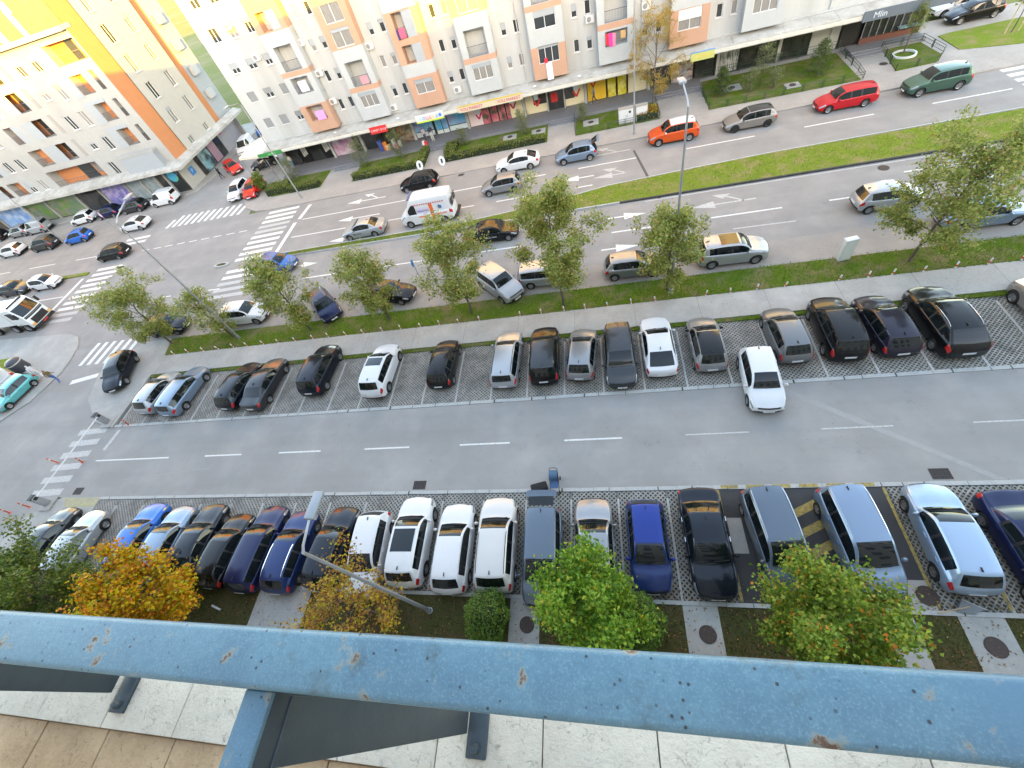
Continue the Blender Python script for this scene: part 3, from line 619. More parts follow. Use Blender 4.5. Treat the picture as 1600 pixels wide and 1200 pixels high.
def car(key, x, y, heading, col, label, group, cat='car', name=None, z=0.0, roof=None, rails=False, sunroof=False, rim=None, open_gate=False, lean=0.0, chrome=False, lights=None, tailmat=None):
    """heading in degrees: direction of the nose, 0 = +X, 90 = +Y"""
    t = CT[key]
    if 'parts' not in t: car_type(key)
    L, W, H = t['L'], t['W'], t['H']
    nm = name or {'hatch': 'hatchback_car', 'golf': 'hatchback_car', 'old': 'hatchback_car', 'wagon': 'estate_car', 'sedan': 'saloon_car', 'coupe': 'coupe_car', 'suv': 'suv_car', 'bigsuv': 'suv_car', 'mpv': 'minivan_car', 'smallvan': 'panel_van', 'bigvan': 'ambulance'}[key]
    r = empty(nm, (x, y, z), rad(heading)); tag(r, label, cat, group)
    pm = {'body': col, 'sill_trim': M_BLACK, 'windshield': M_GLASS, 'rear_window': M_GLASS, 'front_window': M_GLASS, 'rear_side_window': M_GLASS, 'quarter_window': M_GLASS,
          'hood': col, 'front_door': col, 'rear_door': col, 'tailgate': col, 'headlight': M_HEAD, 'tail_light': tailmat or M_TAIL, 'wheel_well': M_BLACK, 'grille': M_BLACK, 'roof': roof or col, 'pillar': M_BLACK}
    hinge = Vector((L/2-t['se']*L, 0, H-0.08)); R = Matrix.Rotation(rad(78), 4, 'Y')
    doors = {}
    for (n, sd_), me in t['parts'].items():
        o = add(n, me, pm[n], r)
        if n.endswith('_door'): doors[(n, sd_)] = o
        if open_gate and n in ('tailgate', 'rear_window'):
            o.matrix_local = Matrix.Translation(hinge) @ R @ Matrix.Translation(-hinge)
    if key not in WHEELS: WHEELS[key] = wheel_meshes(t['wr'], 0.21)
    for ax in t['ax']:
        for sg in (1, -1):
            wl = add('wheel', WHEELS[key][0], M_TYRE, r, (ax, sg*(W/2-0.115), t['wr']))
            wl.rotation_euler = (0, random.uniform(0, 6), 0 if sg > 0 else math.pi)
            add('rim', WHEELS[key][1], rim or M_RIM, wl)
    sm = t['sc']+0.075; zb = t['bel'](sm)
    for sg in (1, -1): add('mirror', SMALL['mirror'], col if roof is None else roof, r, (L/2-sm*L, sg*(W/2+0.055), zb+0.085))
    for (n, sd_), o in doors.items():
        sh = (t['B']-0.035) if n == 'front_door' else (t['C']-0.02)
        h = add('handle', SMALL['handle'], M_CHROME if chrome else col, o, (L/2-sh*L, sd_*(W/2*0.988), t['bel'](sh)-0.10))
    p = add('number_plate', SMALL['number_plate'], M_PLATE, r, (L/2-0.004, 0, 0.43)); p.rotation_euler = (0, rad(-6), 0)
    p = add('number_plate', SMALL['number_plate'], M_PLATE, r, (-L/2-0.004, 0, 0.62 if key not in ('suv', 'bigsuv', 'mpv') else 0.72))
    if key not in ('bigvan', 'old'):
        add('antenna', SMALL['antenna'], M_BLACK, r, (L/2-(t['se']-0.04)*L, 0, t['top'](t['se']-0.04)+0.005))
    for yy in (0.32, -0.28):
        o = add('wiper', SMALL['wiper'], M_BLACK, r, (L/2-(t['sc']+0.022)*L-0.02, yy, t['top'](t['sc']+0.022)+0.003)); o.rotation_euler = (0, rad(-25), rad(6))
    if rails:
        for sg in (1, -1):
            pts = []
            for s in np.linspace(t['sr']+0.02, t['se']-0.03, 7):
                P = t['sec'](s); pts.append((L/2-s*L, sg*(P[13][0]-0.02), P[13][1]+0.035 if s not in (t['sr']+0.02, t['se']-0.03) else P[13][1]))
            MB().tube(pts, 0.016, 6).build('roof_rail', M_CHROME if rails == 'chrome' else M_BLACK, r, True)
    if sunroof:
        s0, s1 = t['sr']+0.015, t['sr']+(0.26 if sunroof == 'long' else 0.17); mb = MB(); N = 5
        wv = W*0.30
        g = [[(L/2-s*L, yv, t['top'](s)-0.022*(yv/(W*0.42))**2+0.006) for yv in np.linspace(-wv, wv, 5)] for s in np.linspace(s0, s1, N)]
        for a in range(N-1):
            for b in range(4): mb.quad(g[a][b], g[a+1][b], g[a+1][b+1], g[a][b+1])
        mb.build('sunroof', M_GLASS, r, True)
    if open_gate: MB().box(-L/2+0.25, -L/2+1.1, -0.5, 0.5, 0.5, 0.55).build('boot_floor', M_BLACK, r)
    return r
PC = {n: paint(n, c, mt) for n, c, mt in (
    ('white', (0.60, 0.605, 0.61), 0.0), ('pearl', (0.54, 0.53, 0.51), 0.1), ('silver', (0.27, 0.28, 0.29), 0.55), ('lightsilver', (0.36, 0.38, 0.40), 0.45), ('grey', (0.16, 0.165, 0.17), 0.5), ('darkgrey', (0.045, 0.048, 0.052), 0.5),
    ('black', (0.006, 0.006, 0.007), 0.2), ('blueblack', (0.008, 0.011, 0.018), 0.3), ('navy', (0.010, 0.016, 0.060), 0.3), ('darkblue', (0.012, 0.030, 0.110), 0.3), ('blue', (0.020, 0.110, 0.380), 0.3), ('brightblue', (0.015, 0.130, 0.480), 0.2),
    ('steelblue', (0.20, 0.27, 0.36), 0.5), ('iceblue', (0.30, 0.40, 0.52), 0.5), ('bluegrey', (0.11, 0.14, 0.175), 0.5), ('plum', (0.022, 0.020, 0.034), 0.4), ('teal', (0.10, 0.42, 0.42), 0.3), ('orange', (0.62, 0.085, 0.018), 0.2), ('red', (0.46, 0.012, 0.020), 0.1),
    ('brightred', (0.60, 0.025, 0.020), 0.1), ('green', (0.06, 0.125, 0.095), 0.5), ('warmgrey', (0.26, 0.24, 0.22), 0.5))}
# ------------------------------------------------------------------ the cars where they stand
G1, G2, G3, G4, G5 = 'cars in the parking row along the verge', 'cars in the parking row along the pavement', 'cars parked along the street trees', 'cars on the main road', 'cars by the left apartment block'
def near(key, x, yend, front, col, label, a=0, **kw):
    """car in the verge-side row: yend is the end towards the aisle; front True = nose to the aisle"""
    L = CT[key]['L']; return car(key, x, yend - L/2, (90 if front else -90) + a, col, label, G1, **kw)
near('hatch', -34.9, 7.75, True, PC['darkgrey'], 'dark grey hatchback at the barrier end of the verge-side row', 0)
near('golf', -32.35, 7.55, True, PC['lightsilver'], 'silver car with round headlights beside the empty end bay', 0)
near('golf', -27.75, 7.95, True, PC['brightblue'], 'bright blue car, the only one of that blue in the verge-side row', 0)
near('golf', -25.5, 7.75, True, PC['steelblue'], 'silver-blue hatchback between the bright blue and a black car')
near('sedan', -23.25, 7.85, True, PC['blueblack'], 'blue-black saloon behind the yellow tree')
near('hatch', -21.1, 7.25, True, PC['black'], 'black hatchback set back beside the dark blue estate', -3)
near('wagon', -19.05, 7.7, True, PC['navy'], 'dark navy estate car between the black hatchback and the royal blue car', -2)
near('golf', -16.95, 7.4, True, PC['darkblue'], 'royal blue car with chrome window trim backed over the path', -1, rails='chrome')
near('golf', -14.55, 7.6, True, PC['blueblack'], 'black hatchback under the verge lamp head', -5)
near('golf', -12.4, 7.3, False, PC['white'], 'white hatchback parked nose-in behind the sparse autumn tree', 2)
near('suv', -10.15, 8.05, True, PC['white'], 'white car with large dark sunroof in the verge-side row', 1, sunroof='long')
near('golf', -7.88, 7.7, True, PC['white'], 'white hatchback between the sunroof car and the one before the ball shrub', 1)
near('suv', -5.72, 7.95, True, PC['pearl'], 'pearl white crossover in front of the round ball shrub', 1, rails='black')
near('mpv', -3.5, 7.4, False, PC['bluegrey'], 'blue-grey car with its tailgate open beside a pushchair', 0, open_gate=True)
near('golf', -1.15, 7.9, True, PC['silver'], 'silver car half hidden by the green maple tree')
near('hatch', 1.19, 7.75, False, PC['darkblue'], 'dark blue hatchback parked nose-in beside the black saloon', 0, roof=paint('ultra', (0.010, 0.035, 0.22), 0.2))
near('sedan', 3.63, 8.25, False, PC['blueblack'], 'black saloon parked nose-in at the first yellow line', 1, chrome=True)
near('mpv', 6.38, 8.25, False, PC['bluegrey'], 'blue-grey minivan beside the yellow hatching', 5, rails='chrome')
near('mpv', 9.35, 8.25, False, PC['steelblue'], 'pale blue-grey minivan behind the green-orange tree', 4, rails='chrome')
near('golf', 12.45, 8.35, True, PC['iceblue'], 'light ice-blue car next to the leaning shovel', -2)
near('sedan', 14.9, 7.95, False, PC['navy'], 'dark navy saloon beside the light ice-blue car', 2)
def far_(key, x, ynear, front_away, col, label, a=0, **kw):
    L = CT[key]['L']; return car(key, x, ynear + L/2, (90 if front_away else -90) + a, col, label, G2, **kw)
car('golf', -40.25, 19.55, -71, PC['blueblack'], 'dark blue-black hatchback standing askew on the pavement corner', G2, z=0.1)
far_('hatch', -34.25, 14.95, True, PC['lightsilver'], 'silver hatchback at the corner end of the pavement-side row', -4)
far_('wagon', -31.7, 14.6, True, PC['steelblue'], 'blue-silver estate car beside the silver hatchback at the row end', -5)
far_('golf', -26.6, 14.8, True, PC['blueblack'], 'black car with chrome window line parked tight to a dark saloon', -5, chrome=True)
far_('sedan', -24.35, 14.6, True, PC['darkgrey'], 'dark grey saloon parked tight to a black car', -3)
far_('suv', -20.0, 15.5, True, PC['blueblack'], 'black off-roader standing alone in the pavement-side row', -2, rails='black')
far_('suv', -15.05, 14.95, True, PC['white'], 'white car with glass sunroof standing alone in the pavement-side row', -2.5, sunroof='short')
far_('hatch', -10.5, 15.3, True, PC['black'], 'small black hatchback standing alone in the pavement-side row', -1)
far_('wagon', -6.2, 14.95, True, PC['lightsilver'], 'silver estate car with roof rails in the pavement-side row', -1.5, rails='black')
far_('suv', -3.74, 15.0, True, PC['black'], 'black crossover between two silver cars', 0, roof=PC['darkgrey'])
far_('hatch', -1.45, 15.1, True, PC['silver'], 'silver hatchback parked at a slant beside the grey minivan', -6)
far_('mpv', 0.76, 14.4, False, PC['darkgrey'], 'dark grey minivan parked nose to the aisle')
far_('coupe', 3.0, 14.95, True, PC['white'], 'white coupe with long rear window in the pavement-side row')
far_('hatch', 5.62, 15.05, True, PC['silver'], 'silver hatchback with black roof panel and teal sticker', 0, roof=PC['black'])
car('hatch', 7.82, 14.3, -92.5, PC['white'], 'white hatchback pulling out into the aisle', 'cars moving', )
far_('hatch', 9.76, 15.2, True, PC['grey'], 'grey hatchback beside the white car pulling out', 1)
far_('suv', 12.25, 15.1, True, PC['black'], 'black crossover with red tail lamps next to the grey hatchback', -2)
far_('golf', 14.5, 15.15, True, PC['plum'], 'dark plum hatchback between two black cars', 1)
far_('bigsuv', 17.05, 14.8, True, PC['black'], 'large black coupe-backed SUV with chrome roof rails', 0, rails='chrome')
far_('suv', 21.75, 15.0, True, PC['warmgrey'], 'grey-brown SUV in the pavement-side row beyond an empty bay', 2)
def street(key, x0, x1, ynear, left, col, label, group, a=0, **kw):
    """x0, x1 axle positions, ynear the contact line of the wheels on our side"""
    return car(key, (x0+x1)/2 + (0 if not left else 0), ynear + CT[key]['W']/2 - 0.1, (180 if left else 0) + a, col, label, group, **kw)
street('golf', -19.2, -16.45, 41.8, True, PC['black'], 'black hatchback at the shop-side kerb behind the ambulance', G4, z=0)
street('coupe', -8.55, -5.9, 42.0, True, PC['white'], 'white two-door hatchback parked at the shop-side kerb', G4)
street('hatch', -2.65, -0.2, 41.5, True, PC['steelblue'], 'light blue hatchback with its tailgate raised at the shop-side kerb', G4, open_gate=True)
street('suv', 6.15, 8.72, 41.72, True, PC['orange'], 'orange crossover with white roof at the shop-side kerb', G4, roof=PC['white'])
street('golf', 12.5, 15.07, 41.65, True, PC['warmgrey'], 'grey hatchback with black roof panel at the shop-side kerb', G4, roof=PC['darkgrey'], rim=M_RIMD)
street('wagon', 20.0, 22.6, 41.97, True, PC['red'], 'red estate car at the shop-side kerb', G4)
street('suv', 26.35, 29.05, 41.85, True, PC['green'], 'metallic green SUV at the shop-side kerb', G4)
street('hatch', -9.8, -7.26, 38.2, True, PC['silver'], 'silver hatchback driving in the middle lane behind the ambulance', G4)
street('sedan', -23.4, -20.65, 34.6, True, PC['lightsilver'], 'silver taxi with door lettering ahead of the ambulance', G4)
street('sedan', -10.05, -7.25, 30.65, False, PC['black'], 'black saloon taxi with white door lettering', G4)
car('hatch', -30.2, 31.9, -10, PC['blue'], 'blue car driving over the zebra crossing', G4)
street('golf', -40.2, -37.3, 24.0, False, PC['blueblack'], 'dark saloon under the tree at the zebra crossing', G3)
street('suv', -31.6, -28.95, 24.1, False, PC['white'], 'white off-roader with green door sticker beside the street tree', G3)
car('golf', -22.4, 24.75, -48, PC['navy'], 'dark blue car parked at an angle between two street trees', G3)
car('sedan', -16.7, 25.3, -10, PC['black'], 'black saloon under a street tree by the lamp sign post', G3)
car('suv', -7.4, 24.6, -47, PC['lightsilver'], 'silver off-roader with its nose on the grass strip', G3)
car('wagon', -3.75, 25.0, -2, PC['lightsilver'], 'white estate car behind the tallest street tree', G3)
street('hatch', 1.0, 3.5, 24.0, False, PC['silver'], 'grey hatchback between the two middle street trees', G3)
street('suv', 7.35, 9.85, 24.02, False, PC['lightsilver'], 'silver SUV with panoramic roof by the grass strip', G3, sunroof='long')
street('hatch', 17.7, 20.1, 27.57, False, PC['lightsilver'], 'silver hatchback driving past the parking meter cabinet', G4)
street('sedan', 21.3, 24.0, 24.6, False, PC['steelblue'], 'pale blue saloon behind the leaning street tree', G3)
# beyond the shop-side kerb on the right
street('golf', 34.45, 37.0, 53.7, True, PC['black'], 'black hatchback beside the staked tree', 'cars by the cafe', z=0.12)
street('golf', 34.2, 36.8, 56.1, True, PC['white'], 'white hatchback behind the black one by the cafe', 'cars by the cafe', z=0.12)
street('golf', 34.0, 36.6, 58.7, True, PC['grey'], 'grey car behind the white hatchback by the cafe', 'cars by the cafe', z=0.12)
# between the two apartment blocks
car('golf', -44.5, 49.5, -85, PC['white'], 'white car waiting at the side street crossing', G4)
car('hatch', -41.75, 48.9, -85, PC['brightred'], 'red car beside the white one at the side street crossing', G4, z=0.1)
car('hatch', -49.6, 57.2, -40, PC['brightred'], 'bright red car parked by the left block end wall', G5)
car('hatch', -44.0, 56.6, -155, PC['darkgrey'], 'dark car under the corner awning', G5)
car('smallvan', -50.6, 63.5, -80, PC['white'], 'small white van parked along the end wall of the left block', G5)
car('smallvan', -50.3, 69.5, -80, PC['blue'], 'blue van behind the small white van', G5)
# in front of the left block
street('smallvan', -59.2, -56.4, 50.75, True, PC['white'], 'white panel van parked at the corner shop', G5)
street('golf', -64.45, -62.0, 50.6, True, PC['darkgrey'], 'dark grey hatchback behind the white panel van', G5)
street('golf', -69.1, -66.6, 50.5, True, PC['navy'], 'dark blue hatchback outside the purple shop window', G5)
street('hatch', -73.6, -71.2, 50.3, True, PC['white'], 'white car with blue side sticker outside the shops', G5, a=6)
street('coupe', -60.1, -57.6, 45.15, True, PC['white'], 'white coupe at the left zebra crossing', G4)
street('wagon', -59.0, -56.0, 38.85, True, PC['black'], 'black estate car driving over the left zebra crossing', G4)
street('hatch', -69.7, -67.3, 44.8, True, PC['brightblue'], 'bright blue hatchback parked in the service road', G5, a=5)
street('suv', -75.9, -73.2, 44.6, True, PC['darkgrey'], 'dark SUV parked behind the bright blue hatchback', G5)
street('hatch', -86.6, -84.2, 50.4, True, PC['silver'], 'silver car outside the blue shop windows', G5)
street('smallvan', -82.8, -80.1, 50.3, True, PC['lightsilver'], 'silver van between the silver car and the green shop', G5)
street('golf', -82.2, -79.7, 44.65, True, PC['white'], 'white hatchback parked behind the dark SUV', G5)
street('golf', -92.0, -89.4, 50.4, True, PC['black'], 'black car at the far end of the shop row', G5)
street('hatch', -65.9, -63.4, 34.8, False, PC['white'], 'white hatchback waiting at the left stop line', G4)
street('sedan', -71.1, -68.4, 34.6, False, PC['darkgrey'], 'dark car queuing behind the white hatchback', G4)
car('old', -51.55, 18.35, -101, PC['teal'], 'old turquoise car parked by the litter bin', G5, z=0.1)
car('smallvan', -54.6, 18.6, -101, PC['white'], 'white van behind the old turquoise car', G5, z=0.1)
# ambulance
amb = car('bigvan', -15.3, 36.0, 180, PC['white'], 'white ambulance with orange stripe and blue star of life', G4, cat='ambulance')
AO = mat('decal_orange', (0.75, 0.13, 0.03), 0.5); AB = mat('decal_blue', (0.02, 0.10, 0.38), 0.5); AR = mat('decal_crimson', (0.50, 0.03, 0.08), 0.5); AL = mat('decal_lilac', (0.16, 0.10, 0.34), 0.5)
def van_y(t, s, z):
    P = t['sec'](s)
    for a, b in zip(P[4:13], P[5:14]):
        if a[1] <= z <= b[1]: return a[0]+(b[0]-a[0])*(z-a[1])/max(b[1]-a[1], 1e-4)
    return t['W']/2
def decal(t, x0, x1, z0, z1, m, name, n=6, parent=None):
    mb = MB(); xs = np.linspace(x0, x1, 4); zs = np.linspace(z0, z1, n)
    g = [[(xx, van_y(t, 0.5-xx/t['L'], zz)+0.006, zz) for zz in zs] for xx in xs]
    for a in range(3):
        for b in range(n-1): mb.quad(g[a][b], g[a+1][b], g[a+1][b+1], g[a][b+1])
    mb.build(name, m, parent)
tv = CT['bigvan']
decal(tv, -0.55, -0.90, 0.55, 2.05, AO, 'orange_stripe', 10, amb)
decal(tv, 0.70, -0.45, 0.95, 1.05, AO, 'orange_line', 2, amb); decal(tv, -1.0, -2.1, 0.98, 1.08, AO, 'orange_line', 2, amb)
for k in range(14): decal(tv, 0.95-k*0.22, 0.82-k*0.22, 2.03, 2.14, AR, 'check_mark', 2, amb)
decal(tv, 0.72, -0.45, 1.22, 1.78, mat('decal_pale', (0.52, 0.50, 0.60), 0.5), 'letter_panel', 8, amb)
tm = text_mesh('AMBULANCE', 0.205, 0.003)
o = add('lettering', tm, AL, amb, (0.135, van_y(tv, 0.45, 1.38)+0.02, 1.50)); o.rotation_euler = (rad(90-5), 0, rad(180))
for k in range(3):
    mb = MB(); M = Matrix.Translation((-1.55, van_y(tv, 0.78, 1.62)+0.008, 1.62)) @ Matrix.Rotation(rad(60*k), 4, 'Y')
    mb.box(-0.06, 0.06, -0.004, 0.004+0.001*k, -0.21, 0.21, M); mb.build('star_of_life', AB, amb)
MB().box(1.15, 1.35, -0.75, 0.75, 2.585, 2.66).build('light_bar', mat('beacon_blue', (0.10, 0.12, 0.22), 0.2), amb)
MB().box(-2.02, -1.5, -0.3, 0.3, 2.6, 2.66).build('roof_vent', M_SIGNW, amb)
for s in (-1, 1): MB().box(-2.735, -2.70, s*0.48-0.33, s*0.48+0.33, 1.45, 2.05).build('rear_window', M_GLASS, amb)
MB().box(-2.95, -2.66, -0.9, 0.9, 0.38, 0.52).build('rear_step', M_BLACK, amb)
# door lettering of the taxis and stickers
def text_on(parent, body, size, m, loc, rot): o = add('lettering', text_mesh(body, size, 0.003), m, parent, loc); o.rotation_euler = rot
tx = [o for o in COL.objects if o.get('label', '').startswith('black saloon taxi')][0]
text_on(tx, 'TAXI TAXI', 0.20, M_SIGNW, (0.0, -0.915, 0.62), (rad(90), 0, 0))
tx = [o for o in COL.objects if o.get('label', '').startswith('silver taxi')][0]
text_on(tx, 'RED TAXI', 0.20, M_BLACK, (0.45, 0.915, 0.62), (rad(90), 0, rad(180)))
# ------------------------------------------------------------------ tipper truck
tr = empty('tipper_truck', (-58.0, 28.55, 0)); tag(tr, 'white truck with black grille waiting at the left zebra crossing', 'truck', G4)
TW = mat('truck_white', (0.72, 0.74, 0.75), 0.3, coat=0.8)
prof = [(-2.0, 0.95), (-2.0, 2.75), (-1.75, 2.92), (-1.0, 2.98), (-0.55, 2.90), (0.0, 1.75), (0.05, 1.0), (0.0, 0.55), (-0.35, 0.5), (-0.4, 0.95)]
mb = MB(); n = len(prof); NN = 6
for q in range(NN+1):
    yq = -1.22 + 2.44*q/NN; ed = 0.06 if q in (0, NN) else 0.0
    for x, z in prof: mb.v.append((x - (0.14*(abs(yq)/1.22)**2 if x > -0.7 else 0), yq, z - (ed if z > 2.5 else 0)))
for q in range(NN):
    for k in range(n): mb.f.append((q*n+k, q*n+(k+1) % n, (q+1)*n+(k+1) % n, (q+1)*n+k))
mb.f.append(tuple(range(n))); mb.f.append(tuple(NN*n+k for k in range(n-1, -1, -1)))
mb.build('cab', TW, tr, True, 30)
def cabquad(u0, u1, z0, z1, m, name, off=0.012):
    mb = MB()
    def pt(u, z):
        x = -0.55 + (2.90-z)/(2.90-1.75)*0.55 if z > 1.75 else 0.0 + (1.75-z)*0.05
        return (x - 0.14*(abs(u)/1.22)**2 + off, u, z + off*0.4)
    us = np.linspace(u0, u1, 7); zs = np.linspace(z0, z1, 3)
    for a in range(6):
        for b in range(2): mb.quad(pt(us[a], zs[b]), pt(us[a+1], zs[b]), pt(us[a+1], zs[b+1]), pt(us[a], zs[b+1]))
    return mb.build(name, m, tr, True)
cabquad(-1.08, 1.08, 1.82, 2.72, M_GLASS, 'windshield'); cabquad(-1.12, 1.12, 1.5, 1.74, M_BLACK, 'upper_grille', 0.02); cabquad(-0.85, 0.85, 0.72, 1.36, M_BLACK, 'grille', 0.03)
cabquad(-1.15, 1.15, 1.62, 1.66, M_CHROME, 'chrome_strip', 0.035)
for s in (-1, 1):
    MB().cbox((-0.12, s*1.02, 0.82), (0.2, 0.34, 0.24)).build('headlight', mat('amber_lamp', (0.75, 0.42, 0.12), 0.2), tr)
    MB().box(-1.6, -0.65, s*1.225-0.006, s*1.225+0.006, 1.75, 2.55).build('side_window', M_GLASS, tr)
    m = MB().cbox((-0.25, s*1.45, 2.2), (0.14, 0.22, 0.55)).build('mirror', M_BLACK, tr)
    MB().tube([(-0.5, s*1.2, 2.4), (-0.25, s*1.45, 2.4)], 0.02, 6).build('mirror_arm', M_BLACK, tr)
MB().box(-0.1, 0.12, -1.2, 1.2, 0.35, 0.62).build('bumper', M_BLACK, tr)
MB().box(0.10, 0.13, -0.3, 0.3, 0.45, 0.57).build('number_plate', M_RED, tr)
MB().box(-7.6, -0.4, -0.45, 0.45, 0.65, 0.95).build('chassis', M_BLACK, tr)
MB().box(-0.9, -0.75, -0.95, 0.95, 2.96, 3.06).build('roof_visor', M_BLACK, tr)
MB().prism([(-7.6, -1.25), (-2.15, -1.25), (-2.15, 1.25), (-7.6, 1.25)], 1.1, 2.6).build('tipper_body', TW, tr)
tw = wheel_meshes(0.5, 0.3)
for x in (-1.35, -3.15, -5.9, -7.0):
    for s in (-1, 1):
        w = add('wheel', tw[0], M_TYRE, tr, (x, s*1.05, 0.5)); w.rotation_euler = (0, 0, 0 if s > 0 else math.pi); add('rim', tw[1], M_RIM, w)
    for s in (-1, 1): MB().lathe([(0.56, -0.17), (0.60, -0.17), (0.60, 0.17), (0.56, 0.17)], 20, axis='y', c=(x, s*1.05, 0.52)).build('mudguard', M_BLACK, tr) if x > -2 else None
# ------------------------------------------------------------------ apartment blocks
def wall_holes(name, a0, a1, z0, z1, d, holes, depth, m, parent, axis='x', back=None):
    """front sheet with real openings and reveals. axis 'x': plane y=d facing -y; axis 'y': plane x=d facing +x"""
    A = sorted(set([a0, a1] + [min(max(v, a0), a1) for h in holes for v in h[:2]])); Z = sorted(set([z0, z1] + [min(max(v, z0), z1) for h in holes for v in h[2:4]]))
    P = (lambda a, q, z: (a, d+q, z)) if axis == 'x' else (lambda a, q, z: (d-q, a, z))
    mb = MB()
    for i in range(len(A)-1):
        for j in range(len(Z)-1):
            ca, cz = (A[i]+A[i+1])/2, (Z[j]+Z[j+1])/2
            if any(h[0] < ca < h[1] and h[2] < cz < h[3] for h in holes): continue
            mb.quad(P(A[i], 0, Z[j]), P(A[i+1], 0, Z[j]), P(A[i+1], 0, Z[j+1]), P(A[i], 0, Z[j+1]))
    for h in holes:
        x0, x1, y0, y1 = max(h[0], a0), min(h[1], a1), max(h[2], z0), min(h[3], z1)
        if x1 <= x0 or y1 <= y0: continue
        dp = h[4] if len(h) > 4 else depth
        mb.quad(P(x0, 0, y0), P(x0, dp, y0), P(x1, dp, y0), P(x1, 0, y0)); mb.quad(P(x0, 0, y1), P(x1, 0, y1), P(x1, dp, y1), P(x0, dp, y1))
        mb.quad(P(x0, 0, y0), P(x0, 0, y1), P(x0, dp, y1), P(x0, dp, y0)); mb.quad(P(x1, 0, y0), P(x1, dp, y0), P(x1, dp, y1), P(x1, 0, y1))
    me = bpy.data.meshes.new(name); me.from_pydata(mb.v, [], mb.f); me.update()
    return add(name, me, m, parent)
WIN = {}
def window(parent, a0, a1, z0, z1, d, axis='x', shut=0.0, mull=1, sill=True, smat=None, pane=None, fr=0.055):
    """framed window filling an opening; shut = share covered by the roller shutter"""
    w, h = a1-a0, z1-z0; key = (round(w, 2), round(h, 2), mull, fr)
    if key not in WIN:
        mb = MB(); f = fr
        mb.box(-w/2, w/2, 0, 0.06, 0, f).box(-w/2, w/2, 0, 0.06, h-f, h).box(-w/2, -w/2+f, 0.001, 0.059, f, h-f).box(w/2-f, w/2, 0.001, 0.059, f, h-f)
        for k in range(mull): c = -w/2 + w*(k+1)/(mull+1); mb.box(c-0.03, c+0.03, 0.002, 0.058, f, h-f)
        WIN[key] = (mb.mesh('window'), MB().box(-w/2+0.02, w/2-0.02, 0.045, 0.052, 0.02, h-0.02).mesh('pane'))
    loc = ((a0+a1)/2, d, z0) if axis == 'x' else (d, (a0+a1)/2, z0)
    o = add('window', WIN[key][0], M_WINW, parent, loc)
    if axis == 'y': o.rotation_euler = (0, 0, rad(90))
    add('pane', WIN[key][1], pane or M_WINDOW, o)
    if shut > 0.02: MB().box(-w/2+0.015, w/2-0.015, -0.03, -0.003, h*(1-shut), h-0.005).build('shutter', smat or M_SHUT, o)
    if sill: MB().box(-w/2-0.06, w/2+0.06, -0.17, 0.0, -0.06, -0.002).build('sill', M_WINW, o)
    return o
M_CURT = mat('curtained_pane', (0.30, 0.29, 0.27), 0.35, col2=(0.16, 0.155, 0.15), scale=6, stretch=(6, 1, 0.3), coat=0.6)
M_RAILI = mat('balcony_iron', (0.10, 0.09, 0.09), 0.6)
def loggia(parent, a0, a1, z0, z1, d, depth, wallm, rail=True, half=None, laundry=None, axis='x'):
    w, h = a1-a0, z1-z0
    loc = ((a0+a1)/2, d, z0) if axis == 'x' else (d, (a0+a1)/2, z0)
    r = empty('loggia', loc); r.parent = parent
    if axis == 'y': r.rotation_euler = (0, 0, rad(90))
    MB().box(-w/2-0.02, w/2+0.02, depth-0.03, depth+0.02, -0.02, h+0.02).build('back_wall', wallm, r)
    MB().box(-w*0.05, w*0.20, depth-0.05, depth-0.032, 0.0, min(h*0.95, 2.05)).build('balcony_door', M_WINDOW, r)
    MB().box(w*0.22, w*0.44, depth-0.05, depth-0.032, 0.55, min(h*0.95, 2.05)).build('back_window', M_CURT, r)
    if rail:
        mb = MB(); mb.box(-w/2, w/2, 0.03, 0.06, 0.86, 0.90).box(-w/2, w/2, 0.03, 0.06, 0.03, 0.06)
        for k in range(15): x = -w/2 + w*(k+0.5)/15; mb.box(x-0.008, x+0.008, 0.036, 0.054, 0.06, 0.86)
        stuff(mb.build('railing', M_RAILI, r))
    if half is not None:
        s0, s1 = ((-w/2, 0) if half < 0 else (0.02, w/2))
        MB().box(s0, s1, 0.01, 0.05, 0.0, h-0.01).build('shutter', M_SHUT, r)
    if laundry:
        for k, (u0, u1, dz0, dz1, c) in enumerate(laundry):
            MB().box(-w/2+w*u0, -w/2+w*u1, -0.12, -0.10, h*dz0, h*dz1).build('laundry', mat('laundry_%.2f_%.2f_%.2f' % c, c, 0.9), r)
    return r
FH = 2.74; Z0 = 4.4
bmain = empty('apartment_building', (0, 0, 0)); tag(bmain, 'long pale apartment block with peach bays above the row of shops', 'building')
BX = [-31.38, -24.80, -18.28, -11.88, -5.06, 1.42, 8.0, 14.36]
rnd = random.Random(5)
# main wall with the narrow windows between the bays
holes = []; wins = []
for k in range(8):
    zb = 5.68 + FH*k
    for c0 in (-37.13, -34.98, -32.88): holes.append((c0, c0+(0.98 if c0 < -33 else 0.82), zb, zb+0.95+ (0.25 if k == 3 else 0)))
    for i, bx in enumerate(BX):
        if i < 7:
            holes.append((bx+4.16, bx+4.70, zb+0.02, zb+1.06)); holes.append((bx+5.42, bx+5.96, zb+0.02, zb+1.06))
wall = wall_holes('wall', -38.4, 31.0, 4.0, 27.0, 52.0, holes, 0.14, M_WALL, bmain)
MB().quad((-38.4, 52.0, 4.0), (-38.4, 66, 4.0), (-38.4, 66, 27), (-38.4, 52.0, 27)).quad((31, 52, 4), (31, 66, 4), (31, 66, 27), (31, 52, 27)).quad((-38.4, 66, 0), (31, 66, 0), (31, 66, 27), (-38.4, 66, 27)).build('wall', M_WALL, bmain)
MB().box(-38.5, 31.1, 51.9, 66.1, 27.0, 27.3).build('roof', M_CANOPY, bmain)
